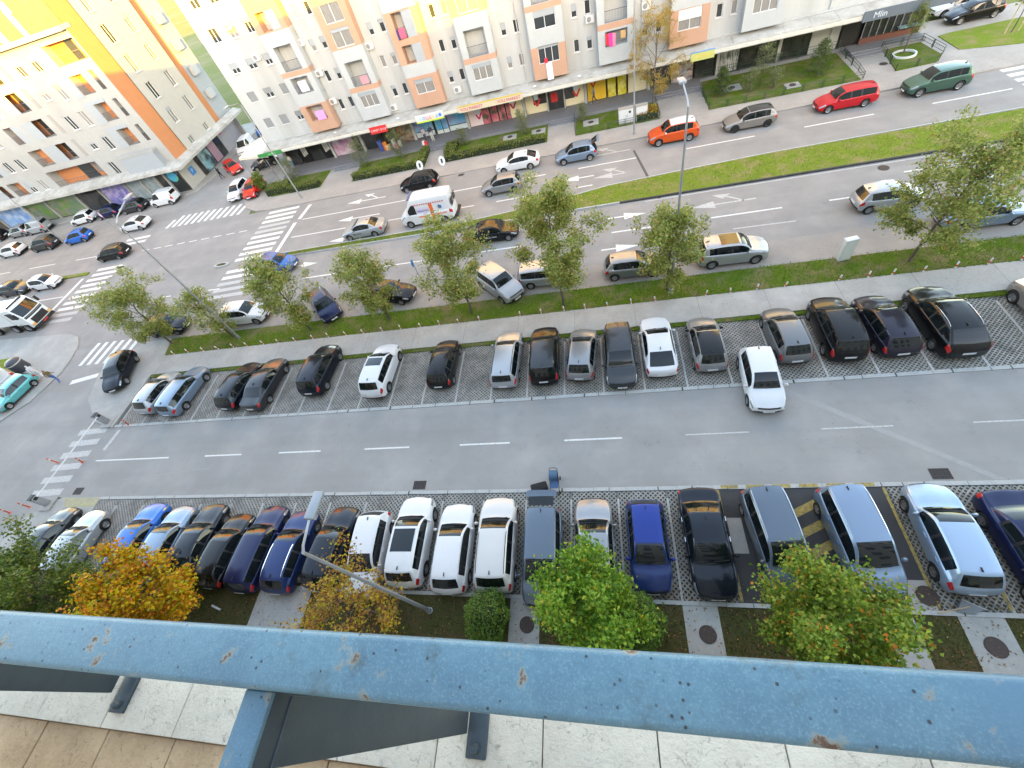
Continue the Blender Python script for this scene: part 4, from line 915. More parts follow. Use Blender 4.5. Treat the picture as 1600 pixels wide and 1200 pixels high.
for h in holes:
    sh = rnd.choice([0, 0, 0.5, 0.55, 1.0, 0.3, 0.0]); sm = M_SHUT
    if h[0] < -31.5: sh = 1.0 if (h[2] < 9 and rnd.random() < 0.8) else (0.55 if h[2] < 12.5 else rnd.choice([0, 0.3])); sm = M_SHUTG if h[2] < 9 else M_SHUT
    window(bmain, h[0], h[1], h[2], h[3], 52.08, shut=sh, mull=1 if h[1]-h[0] > 0.7 else 0, smat=sm, pane=rnd.choice([M_WINDOW, M_WINDOW, M_CURT]))
def block(bx, z0, z1, m, holes):
    """one colour block of a bay: front with openings, cheeks, underside"""
    f = wall_holes('bay', bx, bx+3.38, z0, z1, 51.0, holes, 0.16, m, bmain)
    MB().quad((bx, 51.0, z0), (bx, 52.0, z0), (bx, 52.0, z1), (bx, 51.0, z1)).quad((bx+3.38, 52.0, z0), (bx+3.38, 51.0, z0), (bx+3.38, 51.0, z1), (bx+3.38, 52.0, z1)).quad((bx, 51.0, z0), (bx+3.38, 51.0, z0), (bx+3.38, 52.0, z0), (bx, 52.0, z0)).quad((bx, 51.0, z1), (bx+3.38, 51.0, z1), (bx+3.38, 52.0, z1), (bx, 52.0, z1)).build('bay_cheek', m, bmain)
PK = (0.85, 0.30, 0.62); WT = (0.72, 0.76, 0.85); RD = (0.70, 0.03, 0.05); MG = (0.75, 0.05, 0.30); NV = (0.05, 0.04, 0.12)
for i, bx in enumerate(BX):
    hx0, hx1 = bx+0.68, bx+2.72
    def W(z0, z1, shut=0.3, mull=1, **k): OPEN.append((hx0, hx1, z0, z1, 0.16)); TODO.append(lambda: window(bmain, hx0, hx1, z0, z1, 51.09, shut=shut, mull=mull, sill=False, pane=k.get('pane', M_CURT), smat=k.get('smat')))
    def LG(z0, z1, wm=M_CREAM, **k): OPEN.append((hx0, hx1, z0, z1, 1.3)); TODO.append(lambda: loggia(bmain, hx0, hx1, z0, z1, 51.0, 1.28, wm, **k))
    OPEN, TODO = [], []
    if i in (0, 4):
        if i == 0: LG(5.55, 7.0, rail=False, laundry=[(0.42, 0.95, 0.0, 0.62, PK)]); LG(8.25, 9.72, rail=False, laundry=[(0.35, 0.82, 0.12, 0.78, WT), (0.22, 0.33, 0.05, 0.6, (0.12, 0.12, 0.16))])
        else: W(5.7, 7.15, 0.15, 2, pane=M_WINDOW); W(8.45, 9.85, 0.35, 1, pane=M_WINDOW)
        LG(10.35, 12.5); LG(13.75, 15.25, rail=False, half=1); W(16.5, 17.9, 0.4); W(19.2, 20.6, 0.3); W(22, 23.4, 0.5)
        cuts = [(4.42, 7.12, M_PEACH), (7.12, 9.88, M_WALLG), (9.88, 10.32, M_PEACH), (10.32, 13.65, M_WALLG), (13.65, 19.0, M_PEACH), (19.0, 26.4, M_WALLG)]
    elif i in (2, 6):
        W(5.63, 7.22 if i == 6 else 6.95, 0.5 if i == 6 else 0.28, 1, smat=M_WINW if i == 6 else None); LG(8.42, 9.92, rail=False, half=1); LG(10.45, 12.5, rail=True, half=1, laundry=[(0.15, 0.45, 0.05, 0.42, (0.85, 0.10, 0.18)), (0.02, 0.14, 0.0, 0.4, NV)]); W(13.8, 15.2, 0.5); W(16.5, 17.9, 0.4); W(19.2, 20.6, 0.3); W(22, 23.4, 0.5)
        cuts = [(4.42, 7.26, M_PEACH), (7.26, 8.38, M_WALLG), (8.38, 12.62, M_PEACH), (12.62, 19.0, M_WALLG), (19.0, 23.8, M_PEACH), (23.8, 26.4, M_WALLG)]
    else:
        if i == 5: LG(5.8, 7.0, rail=False, laundry=[(0.02, 0.16, 0.15, 0.9, RD), (0.17, 0.33, 0.0, 0.9, MG), (0.34, 0.46, 0.0, 0.85, (0.72, 0.22, 0.35)), (0.7, 0.92, 0.4, 0.9, (0.55, 0.34, 0.15))])
        else: W(5.6, 7.05, 0.25, 2, pane=M_CURT)
        LG(7.64, 9.82, laundry=[(0.5, 0.95, 0.05, 0.4, (0.45, 0.25, 0.28))] if i == 1 else None); W(11.08, 12.6, 0.2, 1); W(13.0, 14.5, 0.0, 1); W(16.5, 17.9, 0.4); W(19.2, 20.6, 0.3); W(22, 23.4, 0.5)
        cuts = [(4.42, 7.16, M_WALLG), (7.16, 7.62, M_PEACH), (7.62, 10.95, M_WALLG), (10.95, 16.3, M_PEACH), (16.3, 21.9, M_WALLG), (21.9, 26.4, M_PEACH)]
    for z0, z1, m in cuts:
        block(bx, z0, z1, m, [h for h in OPEN if h[2] < z1 and h[3] > z0])
    for f in TODO: f()
# long white cloth hung from a bay window
MB().box(-3.75, -3.15, 50.93, 50.95, 4.25, 5.75).build('laundry', mat('laundry_sheet', (0.66, 0.70, 0.76), 0.9), bmain)
MB().box(-3.85, -3.55, 50.9, 50.94, 5.72, 6.15).build('laundry', mat('laundry_scarlet', (0.75, 0.02, 0.05), 0.9), bmain)
# drain pipes
for x in (-6.1+0.0, 5.55, 21.9, -27.9):
    MB().tube([(x, 51.93, 4.2), (x, 51.93, 26.5)], 0.05, 8).build('drain_pipe', M_WALLG, bmain)
# ledge line and canopy over the shops
MB().box(-38.45, 31.05, 51.88, 52.01, 4.18, 4.34).build('ledge', M_WALL, bmain)
cw = 2.17
for k in range(32):
    x0 = -38.4 + k*cw; x1 = min(x0 + cw - 0.02, 31.0)
    if x0 > 30.5: break
    mb = MB(); i = 0
    mb.v += [(x0, 50.2, 3.60), (x1, 50.2, 3.60), (x1, 52.0, 3.72), (x0, 52.0, 3.72), (x0, 50.2, 3.92), (x1, 50.2, 3.92), (x1, 51.99, 4.17), (x0, 51.99, 4.17)]
    mb.f += [(3, 2, 1, 0), (4, 5, 6, 7), (0, 1, 5, 4), (1, 2, 6, 5), (2, 3, 7, 6), (3, 0, 4, 7)]
    mb.build('canopy_panel', M_CANOPY, bmain)
MB().box(-38.4, 31.0, 50.12, 50.2, 3.52, 3.80).build('canopy_fascia', mat('fascia_cream', (0.60, 0.58, 0.52), 0.85, col2=(0.52, 0.50, 0.45), scale=2), bmain)
MB().box(-38.4, 31.0, 50.21, 53.65, 3.45, 3.58).build('soffit', M_CANOPY, bmain)
for k, (x, z) in enumerate(((-33.45, 12.06), (-28.0, 12.2), (-27.6, 9.44), (-27.6, 6.72), (-21.1, 10.5), (-13.46, 5.05), (0.8, 8.08), (5.9, 8.0), (-21.1, 4.8), (-34.6, 14.9))):
    a = empty('air_conditioner', (x, 51.85, z)); a.parent = bmain
    MB().box(-0.40, 0.40, -0.14, 0.14, -0.28, 0.28).build('casing', M_WINW, a)
    MB().lathe([(0.0, -0.150), (0.19, -0.150), (0.21, -0.142)], 20, axis='y', c=(-0.10, 0, 0)).build('fan_grille', M_SHUTG, a)
for x, z in ((-20.7, 4.02), (-5.2, 4.06), (-0.6, 4.05), (-28.6, 4.05)): MB().lathe([(0, 0.08), (0.16, 0.07), (0.2, 0.0)], 16, c=(x, 50.7, z)).build('dome_lamp', M_WINW, bmain)
# platform and steps before the shops
plat = slab('shop_platform', [(-38.4, 50.85), (6.9, 50.85), (6.9, 51.75), (11.6, 51.75), (11.6, 53.3), (24.9, 53.3), (24.9, 51.8), (31.0, 51.8), (31.0, 54.2), (-38.4, 54.2)], 0.0, 0.45, M_TILE)
def steps(x0, x1, y1, n=3, d=0.34):
    for k in range(n): struct(MB().box(x0, x1, y1-d*(n-k), y1-d*(n-k-1)+0.002 if k < n-1 else y1, 0.0, 0.45*(k+1)/(n+1)).build('step', M_TILE))
steps(7.0, 11.5, 51.75); steps(24.95, 27.5, 51.8); steps(-4.3, -1.3, 50.85, 3); steps(-18.6, -15.6, 50.85, 2); steps(-31.0, -27.4, 50.85, 2)
# ------------------------------------------------------------------ shop fronts (x ranges on the shop plane)
SHY = 53.6
MB().box(-38.4, 31.0, SHY+0.6, SHY+0.7, 0.4, 3.6).build('shop_back_wall', M_INT, bmain)
def pillar(x, w=0.28, y=SHY-0.25): MB().box(x-w/2, x+w/2, y, SHY+0.6, 0.45, 3.47).build('pillar', M_WALL, bmain)
for x in (-38.25, -31.65, -27.4, -20.55, -13.75, -7.0, -0.12, 6.5, 13.25, 18.9): pillar(x)
for x in (-4.33, -2.45): pillar(x, 0.13)
def pane(x0, x1, z0, z1, m, name='shop_window', y=SHY): return MB().box(x0, x1, y, y+0.05, z0, z1).build(name, m, bmain)
def poster(name, c1, c2, c3, scale=1.3):
    m = mat(name, c1, 0.35, col2=c2, scale=scale, col3=c3, scale3=scale*0.7, lo=0.42, hi=0.58, detail=2); return m
MB().box(-38.1, 30.9, SHY+0.02, SHY+0.09, 3.02, 3.45).build('shop_transom', M_BLACK, bmain)
M_SHG = mat('shop_glass', (0.030, 0.034, 0.036), 0.08, spec=0.7, col2=(0.08, 0.07, 0.06), scale=1.2, lo=0.5, hi=0.8)
M_DFRM = mat('dark_aluminium', (0.02, 0.021, 0.023), 0.4, metal=0.4)
pane(-38.1, -36.4, 0.5, 3.0, M_SHG); pane(-36.2, -34.9, 0.5, 3.0, M_DFRM); pane(-34.8, -33.1, 0.5, 3.0, M_SHG, 'shop_door'); pane(-33.0, -31.8, 0.5, 3.0, M_DFRM)
def logo_panel(x):
    for k in range(3): MB().box(x-0.38+k*0.26, x-0.18+k*0.26, SHY-0.02, SHY-0.004, 1.25+0.1*k, 2.6-0.1*k).build('logo_bar', M_SIGNW, bmain)
logo_panel(-35.5); logo_panel(-32.35)
P_MAUVE = poster('poster_mauve', (0.62, 0.60, 0.62), (0.42, 0.16, 0.34), (0.62, 0.40, 0.52), 0.9)
pane(-31.45, -28.6, 0.5, 3.0, P_MAUVE); pane(-28.4, -27.6, 0.5, 3.0, M_SHG)
pane(-27.2, -24.6, 0.5, 3.0, M_SHG); pane(-23.1, -20.75, 0.5, 3.0, poster('toy_shelves', (0.10, 0.07, 0.05), (0.42, 0.20, 0.08), (0.30, 0.32, 0.28), 3.0))
P_BLUE = poster('poster_sky_blue', (0.10, 0.42, 0.72), (0.16, 0.55, 0.75), (0.45, 0.25, 0.50), 0.7)
for x0, x1 in ((-20.35, -18.05), (-16.1, -13.95)): pane(x0, x1, 1.15, 2.95, P_BLUE, 'window_poster'); pane(x0, x1, 0.55, 1.05, mat('pale_poster', (0.62, 0.72, 0.76), 0.4), 'window_poster')
for x0, x1 in ((-17.75, -17.0), (-16.9, -16.25)): pane(x0, x1, 0.95, 2.95, P_BLUE, 'shop_door'); pane(x0, x1, 0.5, 0.9, mat('pale_poster', (0.62, 0.72, 0.76), 0.4), 'shop_door')
# supermarket posters: fruit print with red tick and beaker
P_FRUIT = poster('fruit_print', (0.55, 0.10, 0.16), (0.05, 0.08, 0.05), (0.72, 0.30, 0.32), 1.6)
P_YEL = mat('poster_yellow', (0.78, 0.52, 0.05), 0.4, col2=(0.72, 0.44, 0.04), scale=1.2); P_LEM = poster('fruit_print_lemon', (0.68, 0.58, 0.04), (0.52, 0.42, 0.02), (0.74, 0.70, 0.30), 2.4); P_CRM = mat('poster_cream', (0.74, 0.66, 0.45), 0.4)
P_PNK = mat('poster_pinkish', (0.74, 0.62, 0.64), 0.4)
def tick(x, z, s=1.0, m=M_RED):
    y = SHY-0.012
    for a, b in (((-0.35, 0.25), (-0.02, -0.35)), ((-0.02, -0.35), (0.38, 0.35))):
        dv = Vector((b[0]-a[0], b[1]-a[1])).normalized(); n = Vector((-dv.y, dv.x))*0.10
        mb = MB(); mb.v += [(x+s*(p[0]+q*n.x), y, z+s*(p[1]+q*n.y)) for p, q in ((a, -1), (b, -1), (b, 1), (a, 1))]; mb.f.append((0, 1, 2, 3)); mb.build('tick_mark', m, bmain)
    MB().cbox((x-0.05*s, y-0.01, z+0.62*s), (0.5*s, 0.008, 0.62*s)).build('beaker_print', mat('beaker_blue', (0.62, 0.70, 0.80), 0.4), bmain)
pane(-13.55, -12.0, 0.5, 3.05, P_PNK, 'window_poster'); pane(-12.0, -8.6, 0.5, 3.05, P_FRUIT, 'window_poster'); pane(-8.6, -7.2, 0.5, 3.05, P_CRM, 'window_poster')
for x in (-11.0, -10.05, -9.15): MB().box(x-0.07, x+0.07, SHY-0.015, SHY-0.001, 0.5, 3.05).build('mullion', M_BLACK, bmain)
tick(-12.35, 1.45, 0.9, mat('sign_magenta', (0.52, 0.015, 0.13), 0.5)); tick(-8.2, 1.75, 0.9, mat('sign_magenta', (0.52, 0.015, 0.13), 0.5))
pane(-6.8, -4.42, 0.5, 3.0, P_CRM, 'window_poster'); pane(-5.9, -4.42, 1.3, 3.0, M_SHG, y=SHY-0.006); tick(-5.5, 1.5); pane(-4.25, -2.55, 0.45, 3.0, M_SHG, 'shop_door'); pane(-2.35, -0.3, 0.5, 3.0, P_CRM, 'window_poster'); pane(-2.35, -1.3, 1.2, 3.0, M_SHG, y=SHY-0.006); tick(-1.1, 1.6)
pane(-3.9, -3.2, 1.2, 2.1, M_RED, 'door_poster', SHY-0.008)
pane(0.1, 2.05, 0.5, 3.05, P_YEL, 'window_poster'); pane(2.25, 3.1, 0.5, 3.05, P_LEM, 'window_poster'); pane(3.3, 4.2, 0.5, 3.05, P_LEM, 'window_poster'); pane(4.4, 6.3, 0.5, 3.05, P_CRM, 'window_poster'); tick(0.75, 2.05, 0.7)
pane(6.7, 8.6, 0.5, 3.0, M_SHG); pane(8.8, 10.9, 0.5, 3.0, poster('clothes_display', (0.10, 0.09, 0.09), (0.45, 0.30, 0.25), (0.55, 0.58, 0.60), 2.6)); pane(11.1, 12.9, 0.5, 3.0, M_SHG, 'shop_door')
M_STRIPE = mat('striped_film', (0.60, 0.61, 0.60), 0.4, col2=(0.10, 0.10, 0.10), scale=3.0, stretch=(7, 1, 0.4), lo=0.47, hi=0.53)
pane(13.5, 15.2, 0.5, 3.0, M_STRIPE); pane(15.4, 16.8, 0.5, 3.0, M_SHG, 'shop_door'); pane(17.0, 18.7, 0.5, 2.65, M_SHG); pane(17.0, 18.7, 2.65, 3.02, mat('sign_green', (0.10, 0.42, 0.03), 0.4), 'green_fascia')
for x in (15.3, 16.9, 20.0, 21.0): MB().box(x-0.05, x+0.05, SHY-0.02, SHY+0.06, 0.5, 3.02).build('mullion', M_DFRM, bmain)
pane(19.1, 21.6, 0.5, 3.0, M_SHG); pane(21.65, 24.1, 0.45, 3.47, M_WALL, 'blank_wall', SHY-0.1); MB().tube([(23.3, SHY-0.18, 0.45), (23.3, SHY-0.18, 3.5)], 0.04, 8).build('drain_pipe', M_WALL, bmain)
pane(24.3, 26.0, 0.45, 3.4, M_BLACK, 'entrance')
# cafe with slanted glazing bars
for k in range(9):
    x = 26.1 + k*0.62; MB().box(x-0.03, x+0.03, 53.35, 53.42, 0.9, 3.5).build('glazing_bar', M_STEEL, bmain)
pane(26.05, 31.0, 0.9, 3.5, M_SHG, 'cafe_window', 53.45); MB().box(26.0, 31.05, 53.3, 53.5, 0.45, 0.9).build('brick_plinth', mat('red_brick_band', (0.18, 0.075, 0.055), 0.9, col2=(0.13, 0.055, 0.04), scale=9), bmain)
MB().box(28.9, 30.6, 52.6, 53.2, 1.25, 1.32).build('cafe_table', mat('pale_blue_top', (0.25, 0.42, 0.46), 0.4), bmain)
MB().box(24.1, 31.2, 50.0, 50.12, 3.35, 4.1).build('cafe_sign_board', mat('slate_board', (0.10, 0.125, 0.15), 0.6), bmain)
o = add('lettering', text_mesh('Mlin', 0.62, 0.01), mat('letter_pale', (0.55, 0.60, 0.64), 0.5), bmain, (25.4, 49.99, 3.72)); o.rotation_euler = (rad(90), 0, 0)
MB().box(30.9, 31.1, 53.2, 56.5, 0.0, 3.9).build('cafe_post', M_STEEL, bmain)
# signs on the canopy
def sign(x0, x1, z0, z1, m, txt, tcol, size, label, lean=0.0, edge=None):
    r = empty('shop_sign', ((x0+x1)/2, 50.06, (z0+z1)/2)); tag(r, label, 'shop sign')
    w, h = x1-x0, z1-z0
    MB().box(-w/2, w/2, -0.06, 0.06, -h/2, h/2).build('board', m, r)
    if edge: MB().box(-w/2-0.01, w/2+0.01, -0.075, 0.07, h/2-0.05, h/2+0.02).build('edge_strip', edge, r); 
    for s, c, tx, dx in txt:
        o = add('lettering', text_mesh(s, size, 0.008), c, r, (dx, -0.07, -0.02)); o.rotation_euler = (rad(90), 0, 0)
    return r
sign(-24.15, -22.1, 3.25, 3.95, M_RED, [('CANDY SHOP', M_SIGNW, 0, 0.05)], None, 0.30, 'red shop sign with white letters above the toy shop')
sg = sign(-18.5, -15.3, 3.3, 4.05, M_SIGNW, [('K', mat('let_cyan', (0.2, 0.6, 0.7), 0.5), 0, -1.05), ('O', mat('let_blue', (0.05, 0.2, 0.6), 0.5), 0, -0.65), ('LLE', M_RED, 0, -0.1), ('R', mat('let_org', (0.8, 0.5, 0.1), 0.5), 0, 0.45), ('A', mat('let_blue', (0.05, 0.2, 0.6), 0.5), 0, 0.85)], None, 0.46, 'white sign with coloured letters and lime edge above the blue shop')
MB().box(-1.6, 1.6, -0.075, -0.05, -0.375, -0.22).build('lime_band', mat('lime', (0.50, 0.62, 0.08), 0.5), sg)
MB().lathe([(0.0, -0.08), (0.17, -0.08)], 16, axis='y', c=(1.25, 0, 0.05)).build('round_logo', mat('let_blue', (0.05, 0.2, 0.6), 0.5), sg)
MK = mat('sign_magenta', (0.52, 0.015, 0.13), 0.5)
sign(-13.6, -6.55, 3.4, 3.98, mat('sign_cream', (0.58, 0.50, 0.36), 0.5), [('VOLI MARKET', MK, 0, -2.0), ('VOLI MARKET', MK, 0, 2.1)], None, 0.40, 'long cream market sign with pink lettering at both ends', edge=mat('sign_yellow', (0.55, 0.40, 0.03), 0.5))
sign(9.9, 12.0, 3.3, 4.0, mat('sign_pale_yellow', (0.48, 0.48, 0.16), 0.5), [('FASHION', mat('let_gold', (0.75, 0.55, 0.12), 0.5), 0, 0)], None, 0.30, 'pale yellow sign with blue frame by the autumn tree', edge=mat('let_blue2', (0.12, 0.28, 0.55), 0.5))
gs = sign(-39.2, -35.9, 3.45, 3.85, mat('sign_dark_green', (0.03, 0.22, 0.06), 0.5), [('APOTEKA', mat('let_green', (0.25, 0.6, 0.25), 0.5), 0, 0.3)], None, 0.24, 'green sign on the corner awning of the long block')
# corner awning
aw = empty('corner_awning', (-38.4, 52.0, 0)); tag(aw, 'cream pointed awning on the corner of the long block', 'awning')
mb = MB(); mb.v += [(0.4, -1.9, 3.55), (-5.6, 0.6, 3.05), (-5.2, 4.0, 3.35), (0.0, 6.0, 4.1), (0.0, 0.0, 4.3), (0.4, -1.9, 3.30), (-5.6, 0.6, 2.80)]
mb.f += [(0, 1, 4), (1, 2, 4), (2, 3, 4), (5, 6, 1, 0)]
mb.build('cloth', mat('awning_cream', (0.68, 0.60, 0.47), 0.8, col2=(0.62, 0.55, 0.43), scale=3), aw)
for p in ((-5.3, 0.6), (-5.0, 3.9), (-0.3, -1.7)): MB().tube([(p[0], p[1], 0.1), (p[0], p[1], 3.1)], 0.04, 8).build('post', M_STEEL, aw)
M_WALLL = mat('render_left_block', (0.365, 0.368, 0.355), 0.9, col2=(0.34, 0.343, 0.33), scale=1.6, col3=(0.315, 0.315, 0.30), scale3=0.25, bump=0.06, bscale=40)
# ------------------------------------------------------------------ the block on the left
bl = empty('apartment_building', (-53.5, 53.7, 0)); bl.location = (0, 0, 0); tag(bl, 'apartment block with orange corner strips and a cream end wall', 'building')
LY = 53.7; FL = 2.9; LZ = 3.95
S = 53.7/52.0
def lx(x): return x*S
lh = []; todo = []
cols_narrow = (-61.3, -58.9)
for k in range(8):
    zf = LZ + FL*k
    # corner loggia column with orange back wall
    x0, x1 = lx(-56.4), (lx(-54.6) if k != 4 else -53.75)
    if k >= 1:
        lh.append((x0, x1, zf+0.05, zf+1.95, 1.1)); todo.append(lambda x0=x0, x1=x1, zf=zf: loggia(bl, x0, x1, zf+0.05, zf+1.95, LY, 1.08, M_ORANGE))
        if k != 4: lh.append((lx(-53.5), lx(-52.9), zf+0.1, zf+2.0, 0.9)); todo.append(lambda zf=zf: loggia(bl, lx(-53.5), lx(-52.9), zf+0.1, zf+2.0, LY, 0.88, M_ORANGE))
    for c in cols_narrow:
        if k < 1 and c > -60: continue
        wd = 0.95; x0 = lx(c)-wd/2; tall = (k % 2 == 0) or c > -60
        z0 = zf+0.1 if tall else zf+0.55; z1 = zf+1.75 if tall else zf+1.35
        lh.append((x0, x0+wd, z0, z1, 0.12)); todo.append(lambda x0=x0, wd=wd, z0=z0, z1=z1: window(bl, x0, x0+wd, z0, z1, LY+0.06, shut=rnd.choice([0, 0.2, 0.4, 0.1]), mull=1, pane=rnd.choice([M_WINDOW, M_CURT])))
    # wide panelled column
    for j, (xa, xb) in enumerate(((-71.3, -68.9), (-68.2, -64.7))):
        if k == 0: continue
        xa_, xb_ = lx(xa), lx(xb); lh.append((xa_, xb_, zf+0.1, zf+2.1, 1.1))
        todo.append(lambda xa_=xa_, xb_=xb_, zf=zf, j=j, k=k: loggia(bl, xa_, xb_, zf+0.1, zf+2.1, LY, 1.08, M_ORANGE, rail=True, half=(None if (j == 0 and k == 1) else (1 if j == 0 else -1))))
    for c in (-74.2, -76.4):
        x0 = lx(c)-0.5; lh.append((x0, x0+1.0, zf+0.3, zf+1.7, 0.12)); todo.append(lambda x0=x0, zf=zf: window(bl, x0, x0+1.0, zf+0.3, zf+1.7, LY+0.06, shut=rnd.choice([0, 0.3, 0.5]), pane=rnd.choice([M_WINDOW, M_CURT])))
    for c in (-79.9, -83.0):
        x0 = lx(c); lh.append((x0, x0+2.4, zf+0.1, zf+2.0, 1.1)); todo.append(lambda x0=x0, zf=zf, c=c: loggia(bl, x0, x0+2.4, zf+0.1, zf+2.0, LY, 1.08, M_ORANGE, half=rnd.choice([None, 1, -1])))
lh.append((lx(-72.0), lx(-63.2), LZ+0.0, LZ+2.25, 1.5)); todo.append(lambda: loggia(bl, lx(-72.0), lx(-63.2), LZ+0.0, LZ+2.25, LY, 1.48, M_ORANGE))
wall_holes('wall', -110, -53.5, 3.9, 28.0, LY, lh, 0.14, M_WALLL, bl)
for f in todo: f()
for k in range(1, 8):      # grey panels beside the loggias
    zf = LZ + FL*k
    MB().box(lx(-57.7), lx(-56.45), LY-0.05, LY+0.0, zf-0.1, zf+2.35).build('grey_panel', M_SHUT, bl); MB().box(lx(-56.45), lx(-54.5), LY-0.049, LY, zf+1.97, zf+2.35).build('grey_panel', M_SHUT, bl)
    MB().box(lx(-63.6), lx(-63.1), LY-0.03, LY, zf+0.1, zf+2.2).build('stair_strip', mat('strip_taupe', (0.30, 0.285, 0.26), 0.9), bl)
MB().box(lx(-58.8), lx(-53.2), LY-0.9, LY, 3.95, 5.9).build('bay_box', M_SHUT, bl); MB().box(lx(-58.9), lx(-53.1), LY-0.95, LY-0.01, 5.9, 6.15).build('bay_box', M_WALLL, bl)
# end wall facing the side street
eh = []; ew = []
for k in range(8):
    zf = LZ + FL*k
    for y0, zo, hh in ((57.85, 0.1, 1.75), (61.85, 0.1, 1.7)):
        if k == 0: zo, hh = (0.3, 0.9)
        eh.append((y0, y0+0.95, zf+zo, zf+zo+hh, 0.12)); ew.append((y0, y0+0.95, zf+zo, zf+zo+hh))
wall_holes('end_wall', 56.4, 64.5, 3.9, 28.0, -53.42, eh, 0.12, M_CREAM, bl, axis='y')
for a in ew: window(bl, a[0], a[1], a[2], a[3], -53.5, axis='y', shut=rnd.choice([0, 0, 0.2]), mull=1, pane=rnd.choice([M_WINDOW, M_CURT]))
MB().box(-53.52, -53.5, 53.7, 56.4, 3.9, 28.0).build('orange_strip', M_ORANGE, bl); MB().box(-54.3, -54.0, 64.4, 66.4, 3.9, 28.0).build('orange_strip', M_ORANGE, bl)
MB().box(-54.4, -54.05, 66.4, 70.0, 3.9, 28.0).build('wall', M_SHUT, bl); MB().quad((-53.42, 64.5, 3.9), (-54.3, 64.5, 3.9), (-54.3, 64.5, 28), (-53.42, 64.5, 28)).build('wall', M_CREAM, bl)
MB().box(-110, -53.0, 53.4, 71, 28.0, 28.3).build('roof', M_CANOPY, bl)
MB().box(-66.0, -53.45, 52.9, 54.4, 18.2, 18.6).build('overhang', M_WALLL, bl)
for q, (xa, xb) in enumerate(((-55.6, -53.52), (-57.9, -55.7), (-61.2, -59.0), (-64.6, -62.4), (-68.0, -65.8), (-71.4, -69.2))):      # orange cladding of the top floors
    MB().box(xa, xb, LY-0.06, LY+0.0, 18.62, 27.9).build('orange_panel', M_ORANGE, bl)
MB().box(-110, -54.2, 70.0, 70.2, 0, 28).build('wall', M_WALLL, bl)
for k in range(4): MB().box(-53.98, -53.6, 67.2, 68.6, 6.5+FL*k, 7.6+FL*k).build('balcony', M_WALLG, bl)
# ground floor and tiled lean-to roof
MB().box(-110, -55.0, 54.6, 70, 0.1, 3.75).build('ground_floor', M_INT, bl)
def roofband(pts_out, pts_in, zo, zi, name):
    mb = MB()
    for k in range(len(pts_out)-1): mb.quad((*pts_out[k], zo), (*pts_out[k+1], zo), (*pts_in[k+1], zi), (*pts_in[k], zi)); mb.quad((*pts_out[k], zo-0.3), (*pts_out[k+1], zo-0.3), (*pts_out[k+1], zo), (*pts_out[k], zo)); mb.quad((*pts_out[k], zo-0.3), (*pts_in[k], zo-0.3), (*pts_in[k+1], zo-0.3), (*pts_out[k+1], zo-0.3))
    return mb.build(name, M_CANOPY, bl)
xs_ = list(np.linspace(-110, -52.3, 20)); ys_ = list(np.linspace(52.0, 70, 8))
for a, b in zip(xs_[:-1], xs_[1:]): roofband([(a, 52.0), (b-0.03, 52.0)], [(a, 53.7), (min(b-0.03, -53.5), 53.7)], 3.78, 4.2, 'canopy_panel')
for a, b in zip(ys_[:-1], ys_[1:]): roofband([(-52.3, a), (-52.3, b-0.03)], [(-53.5, max(a, 53.7)), (-53.5, b-0.03)], 3.78, 4.2, 'canopy_panel')
def lpane(x0, x1, m, name='shop_window', z0=0.25, z1=3.1): return MB().box(x0, x1, 53.9, 53.96, z0, z1).build(name, m, bl)
LP = [(-90.5, -84.5, poster('poster_blue_white', (0.12, 0.25, 0.55), (0.45, 0.55, 0.68), (0.20, 0.35, 0.60), 0.8)), (-84.0, -80.1, poster('shop_green', (0.10, 0.22, 0.04), (0.22, 0.20, 0.16), (0.10, 0.16, 0.15), 1.2)), (-79.6, -74.1, poster('shop_green', (0.10, 0.22, 0.04), (0.22, 0.20, 0.16), (0.10, 0.16, 0.15), 1.2)),
      (-73.6, -69.4, M_SHG), (-69.0, -64.7, poster('poster_purple', (0.20, 0.18, 0.45), (0.40, 0.35, 0.55), (0.08, 0.10, 0.30), 2.0)), (-64.3, -61.8, mat('shop_silver', (0.30, 0.36, 0.38), 0.2, col2=(0.20, 0.25, 0.27), scale=1.5)), (-61.4, -59.2, mat('shop_silver', (0.30, 0.36, 0.38), 0.2)), (-58.9, -57.4, M_SHG), (-57.2, -55.2, M_SHG)]
for x0, x1, m in LP:
    lpane(x0, x1, m); MB().box(x0-0.32, x0-0.08, 53.7, 54.6, 0.1, 3.5).build('pillar', M_WALLL, bl)
MB().lathe([(0, -0.03), (0.75, -0.03), (0.75, 0.0)], 28, axis='y', c=(-56.3, 53.88, 2.3)).build('round_shop_sign', mat('logo_green_blue', (0.05, 0.35, 0.55), 0.4, col2=(0.15, 0.50, 0.12), scale=1.2, lo=0.45, hi=0.55), bl)
MB().box(-110, -55.05, 53.98, 54.58, 0.1, 3.45).build('shop_back', M_INT, bl)
def epane(y0, y1, m, name='shop_window', z0=0.2, z1=3.2): return MB().box(-55.0, -54.94, y0, y1, z0, z1).build(name, m, bl)
epane(54.0, 57.6, M_CREAM, 'wall', 0.1, 3.75); epane(57.9, 58.5, M_SHG); epane(58.7, 61.2, poster('car_poster', (0.20, 0.42, 0.46), (0.05, 0.06, 0.07), (0.62, 0.70, 0.74), 0.8)); epane(61.5, 63.2, mat('pink_shutter', (0.45, 0.27, 0.33), 0.5, col2=(0.38, 0.22, 0.28), scale=3, stretch=(0.3, 0.3, 12))); epane(63.2, 64.7, M_SHG); epane(64.8, 70.0, mat('end_grey', (0.36, 0.34, 0.36), 0.9), 'wall', 0.1, 3.75)
